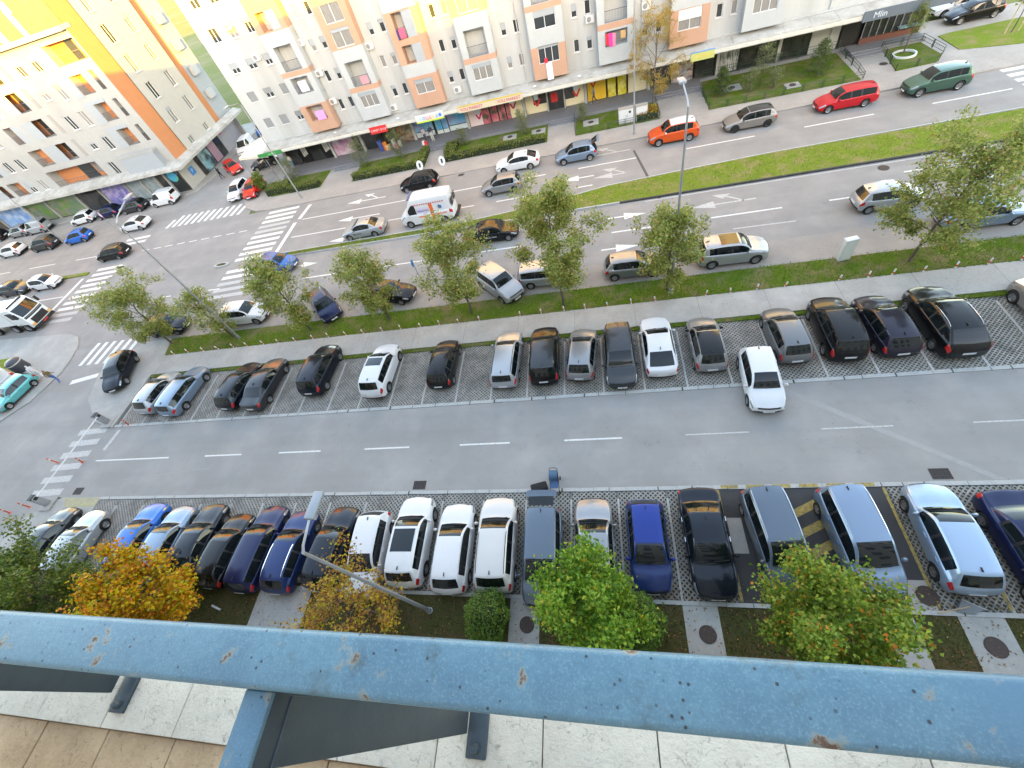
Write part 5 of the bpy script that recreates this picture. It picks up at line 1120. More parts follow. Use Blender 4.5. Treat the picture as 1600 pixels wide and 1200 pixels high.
MB().box(-54.94, -54.9, 55.6, 56.6, 1.2, 2.2).build('parking_sign', mat('sign_blue', (0.03, 0.22, 0.55), 0.4), bl); o = add('lettering', text_mesh('P', 0.7, 0.004), M_SIGNW, bl, (-54.89, 56.1, 1.7)); o.rotation_euler = (rad(90), 0, rad(90))
MB().lathe([(0, 0.0), (0.35, 0.0), (0.35, -0.04)], 20, axis='x', c=(-54.88, 65.6, 2.7)).build('round_red_sign', mat('sign_pink', (0.60, 0.10, 0.18), 0.5), bl)
# ------------------------------------------------------------------ our own block, which throws the evening shade over the street
own = empty('apartment_building', (0, 0, 0)); tag(own, 'our own apartment block below the balcony rail', 'building')
oh = []; ow = []
for k in range(7):
    for q in range(-14, 9):
        x0 = q*3.1+0.6; z0 = 0.9+2.8*k
        if z0 < 18.0: oh.append((x0, x0+1.5, z0, z0+1.4, 0.12))
mb = MB(); mb.box(-190, 75, -14.0, -0.05, -0.1, 18.6); mb.build('body', M_WALL, own)
for h in oh:
    MB().box(h[0], h[1], -0.06, -0.03, h[2], h[3]).build('window', M_WINDOW, own)
MB().box(-190, 4.0, -14.0, -2.4, 18.6, 27.03).build('upper_storey', M_CREAM, own); MB().box(4.0, 16.5, -14.0, -2.4, 18.6, 23.1).build('upper_storey', M_PEACH, own); MB().box(16.5, 75, -14.0, -2.4, 18.6, 27.03).build('upper_storey', M_CREAM, own)
MB().box(-30, 40, -0.42, -0.08, 18.6, 19.46).build('parapet', M_CREAM, own)
# ------------------------------------------------------------------ balcony rail and stone coping in the foreground
def railmat():
    m = bpy.data.materials.new('blue_rail_paint'); m.use_nodes = True; nt = m.node_tree; b = nt.nodes['Principled BSDF']
    tc = nd(nt, 'ShaderNodeTexCoord'); v = tc.outputs['Object']
    def noise(s, d=8, r=0.6, off=0):
        mp = nd(nt, 'ShaderNodeMapping'); mp.inputs['Location'].default_value = (off, off*0.7, 0); nt.links.new(v, mp.inputs[0])
        n = nd(nt, 'ShaderNodeTexNoise', Scale=s, Detail=d, Roughness=r); nt.links.new(mp.outputs[0], n.inputs['Vector']); return n.outputs[0]
    def rng(src, a, c, lo=0.0, hi=1.0):
        r = nd(nt, 'ShaderNodeMapRange'); r.inputs[1].default_value = a; r.inputs[2].default_value = c; r.inputs[3].default_value = lo; r.inputs[4].default_value = hi; nt.links.new(src, r.inputs[0]); return r.outputs[0]
    def mixc(f, a, c):
        x = nd(nt, 'ShaderNodeMix', data_type='RGBA')
        nt.links.new(f, x.inputs[0])
        for k, q in ((6, a), (7, c)):
            if isinstance(q, tuple): x.inputs[k].default_value = rgba(q)
            else: nt.links.new(q, x.inputs[k])
        return x.outputs[2]
    base = mixc(rng(noise(120), 0.35, 0.65), (0.066, 0.140, 0.185), (0.086, 0.172, 0.218))
    base = mixc(rng(noise(9, 4), 0.45, 0.7), base, (0.052, 0.112, 0.160))
    base = mixc(rng(noise(520, 3), 0.50, 0.80), base, (0.13, 0.235, 0.275))
    base = mixc(rng(noise(3.2, 3, 0.5, 1.7), 0.50, 0.66), base, (0.062, 0.135, 0.195))
    halo = rng(noise(30, 7, 0.62, 3.1), 0.595, 0.67); base = mixc(halo, base, (0.24, 0.22, 0.17))
    rust = rng(noise(30, 8, 0.66, 3.1), 0.63, 0.675); base = mixc(rust, base, (0.105, 0.060, 0.042))
    soot = rng(noise(6.5, 9, 0.7, 9.7), 0.60, 0.72); base = mixc(soot, base, (0.045, 0.048, 0.036))
    vo = nd(nt, 'ShaderNodeTexVoronoi', Scale=95.0); nt.links.new(v, vo.inputs['Vector'])
    sp = rng(vo.outputs['Distance'], 0.10, 0.16, 1.0, 0.0); gate = rng(noise(30, 2, 0.5, 5.0), 0.46, 0.52)
    ml = nd(nt, 'ShaderNodeMath', operation='MULTIPLY'); nt.links.new(sp, ml.inputs[0]); nt.links.new(gate, ml.inputs[1])
    base = mixc(ml.outputs[0], base, (0.02, 0.025, 0.03))
    nt.links.new(base, b.inputs['Base Color']); b.inputs['Roughness'].default_value = 0.5
    nt.links.new(rng(rust, 0, 1, 0.42, 0.9), b.inputs['Roughness'])
    bp = nd(nt, 'ShaderNodeBump', Strength=0.25, Distance=0.001); nt.links.new(noise(260, 4), bp.inputs['Height']); nt.links.new(bp.outputs[0], b.inputs['Normal'])
    return m
M_RAIL = railmat()
M_RAIL_SHADE = mat('shaded_post_paint', (0.020, 0.032, 0.042), 0.45, col2=(0.028, 0.042, 0.052), scale=30, bump=0.1, bscale=200)  # rail blue darkened, the shade on the post sides put into the colour
def bev(name, x0, x1, y0, y1, z0, z1, r, m, parent, seg=3):
    bm = bmesh.new(); bmesh.ops.create_cube(bm, size=1.0)
    for v in bm.verts: v.co = Vector(((x0+x1)/2+v.co.x*(x1-x0), (y0+y1)/2+v.co.y*(y1-y0), (z0+z1)/2+v.co.z*(z1-z0)))
    bmesh.ops.bevel(bm, geom=bm.edges[:], offset=r, segments=seg, affect='EDGES', profile=0.5)
    me = bpy.data.meshes.new(name); bm.to_mesh(me); bm.free(); me.polygons.foreach_set('use_smooth', [True]*len(me.polygons)); me.set_sharp_from_angle(angle=rad(50))
    return add(name, me, m, parent)
rl = empty('balcony_railing', (0, 0, 19.53)); tag(rl, 'blue painted balcony rail with rust spots across the foreground', 'railing')
def rb(name, x0, x1, y0, y1, z0, z1, r, m): return bev(name, x0, x1, y0, y1, z0-19.53, z1-19.53, r, m, rl)
rb('top_rail', -3.5, 3.5, -0.0165, 0.038, 20.215, 20.25, 0.006, M_RAIL)
for x in (-2.40, -1.395, -0.387, 0.62, 1.62):
    p = rb('post', x, x+0.030, -0.080, -0.012, 19.56, 20.232, 0.003, M_RAIL if False else M_RAIL_SHADE)
    rb('post_cap', x-0.001, x+0.031, -0.115, -0.0168, 20.226, 20.234, 0.002, M_RAIL)
    rb('web_plate', x+0.026, x+0.033, -0.079, -0.02, 19.56, 20.20, 0.001, M_RAIL_SHADE)
    f = rb('foot_plate', x+0.028, x+0.073, -0.121, -0.040, 19.528, 19.540, 0.002, M_RAIL_SHADE)
    bo = MB().lathe([(0, 0.016), (0.007, 0.015), (0.010, 0.008), (0.010, 0.0)], 12).build('bolt', M_RAIL_SHADE, f, True); bo.location = (x+0.050, -0.104, 19.540-19.53)
# stones
def stone(name, c1, c2, c3):
    m = mat(name, c1, 0.85, col2=c2, scale=26, col3=c3, scale3=5, bump=0.5, bscale=120, lo=0.3, hi=0.7)
    nt = m.node_tree; b = nt.nodes['Principled BSDF']; lk = b.inputs['Base Color'].links[0].from_socket
    tc = nd(nt, 'ShaderNodeTexCoord'); n = nd(nt, 'ShaderNodeTexNoise', Scale=48.0, Detail=9.0, Roughness=0.75); n.inputs['Distortion'].default_value = 1.2; nt.links.new(tc.outputs['Object'], n.inputs['Vector'])
    r = nd(nt, 'ShaderNodeMapRange'); r.inputs[1].default_value = 0.54; r.inputs[2].default_value = 0.68; r.inputs[3].default_value = 1.0; r.inputs[4].default_value = 0.50; nt.links.new(n.outputs[0], r.inputs[0])
    mx = nd(nt, 'ShaderNodeMix', data_type='RGBA', blend_type='MULTIPLY'); mx.inputs[0].default_value = 1.0; nt.links.new(lk, mx.inputs[6]); nt.links.new(r.outputs[0], mx.inputs[7]); nt.links.new(mx.outputs[2], b.inputs['Base Color'])
    return m
M_ST1 = stone('white_stone', (0.56, 0.50, 0.415), (0.46, 0.41, 0.34), (0.60, 0.535, 0.445)); M_ST2 = stone('tan_travertine', (0.38, 0.245, 0.135), (0.29, 0.18, 0.095), (0.45, 0.30, 0.175))
cop = empty('stone_coping', (0, 0, 19.5)); tag(cop, 'coping of white and tan stone slabs under the balcony rail', 'stone coping')
for k in range(-18, 14):
    x0 = -0.43 + 0.2375*k
    bev('stone_slab', x0+0.0012, x0+0.2363, -0.155, 0.02, -0.04, 0.03+RNG.normal(0, 0.0006), 0.002, M_ST1, cop, 2)
    x0 = -0.43 + 0.221*k-0.04
    bev('stone_slab', x0+0.0015, x0+0.2195, -0.46, -0.157, -0.04, 0.022+RNG.normal(0, 0.0006), 0.003, M_ST2, cop, 2)
MB().box(-4.5, 3.5, -0.45, 0.005, -0.05, -0.02).build('mortar_bed', M_SOIL, cop)
# ------------------------------------------------------------------ trees, shrubs, hedges
def leaf_mesh(name, P, size, m, parent=None, kind=1, up=0.35, seed=0, droop=0.0, jit=0.35):
    """many small leaf faces as one crown; P = anchor points"""
    g = np.random.default_rng(seed); n = len(P)
    nr = g.normal(size=(n, 3)); nr[:, 2] = np.abs(nr[:, 2])*0.9 + up; nr /= np.linalg.norm(nr, axis=1)[:, None]
    d = g.normal(size=(n, 3)); d[:, 2] -= droop; d -= (d*nr).sum(1)[:, None]*nr; d /= np.linalg.norm(d, axis=1)[:, None] + 1e-9
    e = np.cross(nr, d); s = size*g.uniform(1-jit, 1+jit, n)[:, None]
    if kind == 0:   shp = [(-0.5, 0, 0), (0, -0.28, 0.06), (0.55, 0, 0), (0, 0.28, 0.06)]
    elif kind == 1: shp = [(-0.45, 0, 0), (-0.1, -0.42, 0.05), (0.12, -0.2, 0), (0.55, 0, -0.08), (0.12, 0.2, 0), (-0.1, 0.42, 0.05)]
    else:           shp = [(-0.5, 0, 0), (0.0, -0.09, 0.02), (0.6, 0, 0), (0.0, 0.09, 0.02)]
    k = len(shp); V = np.zeros((n, k, 3))
    for i, (a, b, c) in enumerate(shp): V[:, i] = P + s*(a*d + b*e + c*nr)
    F = (np.arange(n)*k)[:, None] + np.arange(k)[None]
    me = bpy.data.meshes.new(name); me.from_pydata(V.reshape(-1, 3).tolist(), [], F.tolist()); me.update()
    return stuff(add(name, me, m, parent))
def make_tree(h, cr, trunk_h, r0, nleaf, seed, spread=1.0, n1=11, lean=(0, 0), env=None, cluster=0.28, bare=0.0):
    """skeleton of trunk, limbs and twigs plus leaf anchors inside an uneven crown envelope"""
    g = np.random.default_rng(seed); mb = MB(); anchors = []
    env = env or (lambda t: (math.sin(math.pi*min(max(t*0.92+0.06, 0), 1))**0.7))
    top = np.array([lean[0], lean[1], h*0.93]); N = 7
    tr = [np.array([0, 0, 0.0])]
    for k in range(1, N+1):
        t = k/N; tr.append(np.array([lean[0]*t**1.3, lean[1]*t**1.3, h*0.93*t]) + np.array([*g.normal(0, 0.035*h*0.25, 2), 0])*(t < 1))
    mb.tube([tuple(p) for p in tr], [r0*(1-0.85*(k/N))+0.008 for k in range(N+1)], 8)
    def at(t):
        f = t*N; i = min(int(f), N-1); return tr[i] + (tr[i+1]-tr[i])*(f-i)
    tips = []
    for b in range(n1):
        t = trunk_h/h + (0.97-trunk_h/h)*(b+g.uniform(0.1, 0.9))/n1; p = at(t); u = (p[2]-trunk_h)/(h-trunk_h)
        L = cr*env(u)*spread*g.uniform(0.72, 1.12); a = b*2.399 + g.uniform(-0.5, 0.5); el = rad(18 + 45*u) + g.uniform(-0.15, 0.2)
        dv = np.array([math.cos(a)*math.cos(el), math.sin(a)*math.cos(el), math.sin(el)])
        mid = p + dv*L*0.5 + np.array([0, 0, g.uniform(-0.05, 0.12)*L]); end = p + dv*L + g.normal(0, 0.06*L, 3)
        rr = r0*0.34*(1-0.5*u)
        mb.tube([tuple(p), tuple(mid), tuple(end)], [rr, rr*0.6, 0.006], 5, cap=False)
        for q in range(6):
            s = g.uniform(0.30, 1.0); base = p + (mid-p)*min(s*2, 1) if s < 0.5 else mid + (end-mid)*(s*2-1)
            L2 = L*g.uniform(0.22, 0.48); dv2 = dv*0.5 + g.normal(0, 0.62, 3); dv2 /= np.linalg.norm(dv2); e2 = base + dv2*L2
            mb.tube([tuple(base), tuple((base+e2)/2 + np.array([0, 0, 0.03*L2])), tuple(e2)], [rr*0.32, rr*0.22, 0.004], 4, cap=False)
            tips += [(base, e2)]*2
            for z in range(2):
                s3 = g.uniform(0.3, 0.95); b3 = base+(e2-base)*s3; d3 = dv2*0.4+g.normal(0, 0.7, 3); d3 /= np.linalg.norm(d3); e3 = b3+d3*L2*g.uniform(0.3, 0.55)
                mb.tube([tuple(b3), tuple(e3)], [rr*0.14, 0.003], 3, cap=False); tips.append((b3, e3))
        tips.append((mid, end))
    tips = [t for t in tips if g.uniform() > bare]
    for k in range(nleaf):
        a, b = tips[g.integers(len(tips))]; s = g.uniform(0.25, 1.08); anchors.append(a+(b-a)*s + g.normal(0, cluster*0.5, 3)*np.array([1, 1, 0.75]))
    P = np.array(anchors); P[:, 2] = np.maximum(P[:, 2], 0.3)
    return mb, P
L_STREET = leafmat('leaf_street', [(0.0, (0.13, 0.19, 0.03)), (0.3, (0.21, 0.28, 0.05)), (0.65, (0.32, 0.35, 0.085)), (0.92, (0.42, 0.38, 0.12)), (1.0, (0.36, 0.20, 0.05))])
L_GREEN = leafmat('leaf_maple_green', [(0.0, (0.065, 0.158, 0.012)), (0.4, (0.123, 0.262, 0.018)), (0.75, (0.217, 0.367, 0.030)), (0.95, (0.334, 0.405, 0.050)), (1.0, (0.435, 0.315, 0.020))])
L_MIX = leafmat('leaf_turning', [(0.0, (0.07, 0.14, 0.012)), (0.4, (0.15, 0.25, 0.022)), (0.78, (0.26, 0.34, 0.04)), (0.93, (0.34, 0.33, 0.05)), (0.97, (0.50, 0.22, 0.02)), (1.0, (0.56, 0.16, 0.02))])
L_YEL = leafmat('leaf_yellow', [(0.0, (0.22, 0.30, 0.015)), (0.22, (0.50, 0.42, 0.012)), (0.55, (0.66, 0.36, 0.008)), (0.85, (0.60, 0.20, 0.008)), (1.0, (0.28, 0.09, 0.03))])
L_SPARSE = leafmat('leaf_sparse', [(0.0, (0.232, 0.255, 0.030)), (0.3, (0.522, 0.375, 0.025)), (0.55, (0.435, 0.210, 0.030)), (0.85, (0.246, 0.112, 0.035)), (1.0, (0.160, 0.075, 0.030))])
L_DARK = leafmat('leaf_dark_green', [(0.0, (0.055, 0.115, 0.012)), (0.5, (0.11, 0.175, 0.022)), (0.85, (0.19, 0.23, 0.035)), (1.0, (0.30, 0.25, 0.06))])
L_BOX = leafmat('leaf_box', [(0.0, (0.051, 0.120, 0.014)), (0.5, (0.094, 0.188, 0.022)), (1.0, (0.189, 0.285, 0.045))])
L_OLIVE = leafmat('leaf_olive', [(0.0, (0.102, 0.128, 0.050)), (0.5, (0.174, 0.203, 0.085)), (1.0, (0.275, 0.300, 0.140))])
L_HEDGE = leafmat('leaf_hedge', [(0.0, (0.080, 0.128, 0.020)), (0.6, (0.160, 0.203, 0.040)), (1.0, (0.290, 0.285, 0.070))])
L_PINE = leafmat('needle_pine', [(0.0, (0.043, 0.075, 0.020)), (0.6, (0.080, 0.128, 0.030)), (1.0, (0.145, 0.180, 0.050))])
L_AUT = leafmat('leaf_far_autumn', [(0.0, (0.189, 0.195, 0.030)), (0.4, (0.377, 0.315, 0.050)), (0.75, (0.522, 0.300, 0.090)), (1.0, (0.348, 0.180, 0.070))])
def tree(name, x, y, z, h, cr, th, r0, n, seed, lm, leaf, label, cat='tree', group=None, kind=1, droop=0.0, **kw):
    r = empty(name, (x, y, z)); tag(r, label, cat, group)
    mb, P = make_tree(h, cr, th, r0, n, seed, **kw)
    stuff(mb.build('trunk', M_BARK, r, True, 60)); leaf_mesh('crown', P, leaf, lm, r, kind, seed=seed+1, droop=droop)
    return r
GT = 'street trees on the grass strip'
for k, (x, y, h, cr, n, lb, kw) in enumerate((
    (-37.5, 22.9, 5.3, 2.9, 4600, 'wide pale street tree at the corner by the zebra crossing', dict(lean=(0.5, 0.2))),
    (-30.7, 22.7, 4.4, 1.7, 1700, 'small yellow-green street tree beside the white off-roader', dict(lean=(-0.6, 0.1))),
    (-23.2, 22.6, 5.7, 2.25, 3900, 'green street tree between the white off-roader and the angled blue car', dict(lean=(0.1, 0.1))),
    (-16.1, 22.6, 5.4, 2.1, 3400, 'pale street tree in front of the black saloon by the sign post', {}),
    (-9.4, 22.3, 6.5, 2.7, 4300, 'loose street tree in front of the silver off-roader', {}),
    (-2.6, 22.0, 8.4, 2.75, 6600, 'tallest street tree with an upright crown', {}),
    (4.25, 22.4, 5.3, 2.3, 4400, 'street tree round the foot of the tall lamp', {}),
    (17.9, 22.4, 5.6, 3.2, 5600, 'leaning street tree in front of the pale blue saloon', dict(lean=(1.2, 0.6))))):
    tree('street_tree', x, y, 0.1, h, cr*1.08, h*0.20, 0.085, int(n*2.9), 40+k, L_STREET, 0.135, lb, 'tree', GT, n1=19, cluster=0.42, **kw)
# the planted verge under the balcony
tree('maple_tree', -1.4, 2.75, 0.08, 4.6, 2.3, 1.1, 0.09, 18000, 71, L_GREEN, 0.135, 'bright green maple tree in the verge hiding the silver car', n1=14, cluster=0.4)
tree('maple_tree', 6.25, 2.6, 0.08, 4.9, 2.35, 1.2, 0.10, 22000, 72, L_MIX, 0.118, 'green tree with orange leaves in front of the minivans', n1=15, cluster=0.4)
tree('maple_tree', -21.9, 2.5, 0.08, 4.2, 2.5, 1.0, 0.09, 14000, 73, L_YEL, 0.15, 'golden yellow maple tree in the verge', n1=14, cluster=0.38)
tree('shrub_tree', -11.2, 2.5, 0.08, 3.9, 2.6, 0.6, 0.06, 4200, 74, L_SPARSE, 0.12, 'half-bare tree with yellow and brown leaves beside the lamp post', n1=16, cluster=0.3)
tree('maple_tree', -28.9, 2.2, 0.08, 3.9, 3.2, 0.8, 0.11, 19000, 75, L_DARK, 0.14, 'dark green tree in the verge at the barrier end', n1=16, cluster=0.5)
def ball(name, x, y, z, r, n, lm, leaf, label, seed, squash=1.0, group=None, cat='shrub', kind=0):
    g = np.random.default_rng(seed); o = empty(name, (x, y, z)); tag(o, label, cat, group)
    d = g.normal(size=(n, 3)); d /= np.linalg.norm(d, axis=1)[:, None]
    lump = 1 + 0.08*np.sin(d[:, 0]*6+seed) + 0.07*np.sin(d[:, 1]*7+1) + 0.06*np.sin(d[:, 2]*8)
    P = d*(r*lump*g.uniform(0.80, 1.03, n))[:, None]; P[:, 2] = P[:, 2]*squash + r*squash*0.92; P = P[P[:, 2] > 0.02]
    leaf_mesh('foliage', P, leaf, lm, o, kind, seed=seed+3)
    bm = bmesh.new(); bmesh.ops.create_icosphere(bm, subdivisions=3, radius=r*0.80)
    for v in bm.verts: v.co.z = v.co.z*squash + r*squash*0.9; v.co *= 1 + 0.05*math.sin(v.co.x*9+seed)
    me = bpy.data.meshes.new('core'); bm.to_mesh(me); bm.free(); add('dark_core', me, mat('shrub_core', (0.018, 0.028, 0.008), 0.95), o)  # solid dark core behind the leaf faces
    return o
ball('ball_shrub', -5.75, 2.6, 0.05, 0.98, 5200, L_BOX, 0.085, 'clipped round box shrub behind the pearl white crossover', 81)
ball('ball_shrub', 0.55, 2.65, 0.05, 0.95, 4600, L_BOX, 0.085, 'round shrub half behind the bright green maple', 82)
# far side planting
def lawn(pts, z1=0.17, m=M_GRASS, name='lawn'): return slab(name, pts, 0.0, z1, m)
lawn(rect(-38.6, -31.7, 46.9, 51.0)); lawn(rect(-27.4, -18.4, 46.7, 51.0)); lawn(rect(-15.9, -4.4, 46.8, 50.84)); lawn(rect(-1.4, 6.8, 46.9, 50.84)); lawn([(11.4, 46.7), (24.0, 46.6), (24.2, 53.28), (11.62, 53.28), (11.4, 51.5)]); lawn([(26.8, 46.95), (29.9, 47.1), (30.8, 48.4), (30.6, 51.7), (27.6, 51.7)]); lawn([(32.2, 48.6), (36, 47.4), (120, 47.2), (120, 53.0), (33.0, 52.4), (32.2, 52.2)], m=M_GRASS2)
def hedge(x0, x1, y0, y1, h, n, label, seed, lm=None):
    g = np.random.default_rng(seed); o = empty('hedge', ((x0+x1)/2, (y0+y1)/2, 0.12)); tag(o, label, 'hedge', 'hedges before the shops')
    w, d = x1-x0, y1-y0
    P = np.stack([g.uniform(-w/2, w/2, n), g.uniform(-d/2, d/2, n), np.zeros(n)], 1)
    top = h*(0.82+0.18*np.sin(P[:, 0]*1.7+seed)*np.sin(P[:, 0]*0.6)+0.08*g.normal(size=n)); P[:, 2] = top*np.where(g.uniform(size=n) < 0.62, 1.0, g.uniform(0.1, 1, n))
    leaf_mesh('foliage', P, 0.15, lm or L_HEDGE, o, 0, seed=seed)
    MB().box(-w/2+0.1, w/2-0.1, -d/2+0.1, d/2-0.1, 0, h*0.72).build('dark_core', mat('shrub_core', (0.018, 0.028, 0.008), 0.95), o)  # plain dark box filling the hedge behind its leaves
hedge(-36.0, -31.8, 46.8, 47.9, 0.75, 1700, 'clipped hedge in front of the green lamp corner bed', 91); hedge(-39.2, -36.0, 47.0, 48.9, 1.0, 1700, 'tall shaggy hedge beside the red car', 92)
hedge(-27.2, -19.2, 46.6, 47.6, 0.7, 2600, 'clipped hedge before the toy shop', 93); hedge(-19.2, -18.2, 46.7, 50.6, 0.75, 1300, 'short hedge running towards the blue shop', 94)
hedge(-15.8, -4.5, 46.7, 47.7, 0.7, 3400, 'long clipped hedge before the market', 95); hedge(-16.1, -14.6, 47.8, 50.4, 0.8, 1000, 'shaggy hedge corner with reddish tips before the blue shop', 96)
hedge(4.6, 6.8, 47.0, 48.6, 0.9, 1100, 'brownish shrub row beside the white cabinet', 97, L_SPARSE)
for k, (x, y, r, lb) in enumerate(((-36.3, 49.9, 1.15, 'olive bush beside the lamp at the corner bed'), (-26.5, 49.6, 1.35, 'tall olive bush at the left of the toy shop'), (-21.7, 50.1, 1.3, 'olive bush in front of the toy shop window'), (-14.0, 49.9, 0.75, 'thin olive bush beside the blue shop steps'), (-7.0, 49.4, 1.05, 'olive bush before the market doors'), (-0.6, 49.6, 0.7, 'low grey shrub on the fenced lawn with the cabinet'), (15.3, 48.6, 0.8, 'low silver shrub left of the small olive tree'), (17.3, 48.4, 0.75, 'low silver shrub right of the small olive tree'), (-40.3, 48.8, 0.9, 'dark bush beside the waiting red car'))):
    tree('olive_bush', x, y, 0.15, r*2.1, r*1.05, 0.25, 0.05, int(1900*r), 101+k, L_OLIVE if k != 8 else L_DARK, 0.17, lb, 'shrub', 'bushes before the shops', kind=2 if k != 8 else 0, n1=15, cluster=0.3)
def conifer(x, y, h, r, label, seed):
    g = np.random.default_rng(seed); o = empty('pine_tree', (x, y, 0.15)); tag(o, label, 'tree', 'young pines on the fenced lawn')
    mb = MB().tube([(0, 0, 0), (0, 0, h*0.95)], [0.06, 0.01], 6); P = []
    for b in range(34):
        t = 0.08+0.9*b/34; a = b*2.4; L = r*(1-t)**0.8*g.uniform(0.75, 1.1)+0.12; e = np.array([math.cos(a)*L, math.sin(a)*L, t*h+0.25*L]); s = np.array([0, 0, t*h])
        mb.tube([tuple(s), tuple(e)], [0.02, 0.006], 4, cap=False)
        for q in range(46): f = g.uniform(0.3, 1.1); P.append(s+(e-s)*f+g.normal(0, 0.09, 3))
    stuff(mb.build('trunk', M_BARK, o)); leaf_mesh('crown', np.array(P), 0.26, L_PINE, o, 2, seed=seed)
conifer(12.8, 49.0, 2.5, 1.0, 'young pine on the fenced lawn beside the concrete slab', 120); conifer(21.1, 48.9, 3.0, 1.25, 'larger young pine near the corner of the fenced lawn', 121)
tree('olive_tree', 16.4, 49.4, 0.15, 3.4, 1.0, 1.2, 0.05, 1500, 130, L_OLIVE, 0.16, 'small pale-stemmed olive tree on the fenced lawn', kind=2, n1=9)
tree('ornamental_tree', 28.6, 50.1, 0.15, 3.6, 1.15, 1.6, 0.06, 2200, 131, L_HEDGE, 0.17, 'flat-topped tree in the round ring of the square bed', kind=2, n1=9)
MB().lathe([(0.78, 0.0), (0.92, 0.0), (0.92, 0.14), (0.78, 0.14), (0.78, 0.0)], 28, c=(28.5, 49.7, 0.17)).build('planting_ring', M_WINW).update_tag()
tag(bpy.data.objects['planting_ring'], 'white ring edging round the flat-topped tree', 'edging ring')
tree('autumn_tree', 6.5, 48.9, 0.15, 7.0, 3.7, 1.6, 0.10, 6500, 133, L_AUT, 0.24, 'sparse autumn tree with drooping orange-green leaves at the market', kind=2, droop=1.2, n1=15, bare=0.12)
tree('young_tree', 36.5, 49.8, 0.15, 4.2, 1.1, 2.0, 0.04, 900, 134, L_STREET, 0.2, 'young staked tree on the lawn by the black hatchback')
stk_ = empty('tree_stakes', (36.5, 49.8, 0.15)); tag(stk_, 'pale wooden stakes round the young tree', 'stakes')
for a in (-0.5, 0.5): MB().tube([(a, 0, 0), (a*0.9, 0, 2.4)], 0.05, 6).build('stake', mat('pale_wood', (0.45, 0.36, 0.24), 0.8), stk_)
for k, (x, y, r) in enumerate(((-46, 78, 2.2), (-48.5, 84, 2.6), (-57, 95, 3.0), (-72, 170, 4), (-85, 190, 4.5), (-98, 182, 4), (-120, 230, 5))):
    ball('distant_bush', x, y, 0, r, 900, L_DARK, 0.6, 'dark bush behind the gap between the two blocks' if k < 3 else 'bush far out on the field', 140+k, 1.0, 'bushes behind the blocks' if k < 3 else 'bushes on the field')
# grass blades and fallen leaves
def blades(name, pts_fn, n, h, m, seed):
    g = np.random.default_rng(seed); P = pts_fn(g, n); n = len(P); a = g.uniform(0, 6.28, n); hh = h*g.uniform(0.5, 1.4, n); w = 0.022
    ln = g.normal(0, 0.5, (n, 2))*hh[:, None]; V = np.zeros((n, 3, 3)); dx = np.stack([np.cos(a), np.sin(a)], 1)*w
    V[:, 0, :2] = P[:, :2]-dx; V[:, 1, :2] = P[:, :2]+dx; V[:, 0, 2] = V[:, 1, 2] = P[:, 2]; V[:, 2, :2] = P[:, :2]+ln; V[:, 2, 2] = P[:, 2]+hh
    me = bpy.data.meshes.new(name); me.from_pydata(V.reshape(-1, 3).tolist(), [], np.arange(3*n).reshape(-1, 3).tolist()); me.update()
    o = stuff(add(name, me, m)); return tag(o, None, None)
L_BLADE = leafmat('grass_blade', [(0.0, (0.065, 0.143, 0.015)), (0.5, (0.116, 0.210, 0.025)), (0.85, (0.217, 0.255, 0.050)), (1.0, (0.319, 0.285, 0.090))])
L_BLADE2 = leafmat('grass_blade_dry', [(0.0, (0.131, 0.210, 0.030)), (0.5, (0.217, 0.285, 0.050)), (0.8, (0.319, 0.315, 0.090)), (1.0, (0.435, 0.405, 0.150))])
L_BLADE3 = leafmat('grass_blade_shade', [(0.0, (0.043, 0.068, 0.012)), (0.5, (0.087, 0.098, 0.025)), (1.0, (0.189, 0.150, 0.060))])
blades('strip_grass', lambda g, n: np.stack([g.uniform(-37.2, 27, n), 21.40+2.18*g.beta(0.9, 1.1, n), np.full(n, 0.10)], 1), 26000, 0.08, L_BLADE, 1)
tag(bpy.data.objects['strip_grass'], 'green grass of the strip between pavement and street', 'grass')
def medp(g, n):
    x = g.uniform(-33, 40, n); up = np.interp(x, [-33, -12, -4.4, 1.2, 6.5, 14, 40], [34.15, 34.25, 35.05, 36.25, 36.6, 37.0, 37.15]); return np.stack([x, 33.62+(up-33.62)*g.uniform(0, 1, n), np.full(n, 0.12)], 1)
blades('median_blades', medp, 22000, 0.09, L_BLADE2, 2); tag(bpy.data.objects['median_blades'], 'dry green grass on the median', 'grass')
def vp(g, n):
    P = np.stack([g.uniform(-34, 18, n), g.uniform(1.78, 3.42, n), np.full(n, 0.075)], 1)
    keep = np.ones(n, bool)
    for a, b in ((-18.4, -15.35), (-5.0, -3.65), (2.3, 3.65), (9.3, 10.35), (11.75, 13.15), (-27.6, -26.3)): keep &= ~((P[:, 0] > a) & (P[:, 0] < b))
    return P[keep]
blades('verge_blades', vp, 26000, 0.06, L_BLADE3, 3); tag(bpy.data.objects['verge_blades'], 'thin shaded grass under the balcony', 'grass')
blades('stall_edge_grass', lambda g, n: np.stack([g.uniform(-37, 26, n), g.uniform(18.95, 19.36, n), np.full(n, 0.04)], 1), 9000, 0.09, L_BLADE, 4); tag(bpy.data.objects['stall_edge_grass'], 'grass edge between far parking row and pavement', 'grass')
def lit(g, n):
    P = np.concatenate([np.stack([g.uniform(-34, 18, n//2), g.uniform(1.7, 3.5, n//2), np.full(n//2, 0.105)], 1), np.stack([g.uniform(-30, 18, n//2), 3.62+np.abs(g.normal(0, 0.28, n//2)), np.full(n//2, 0.02)], 1)]); return P
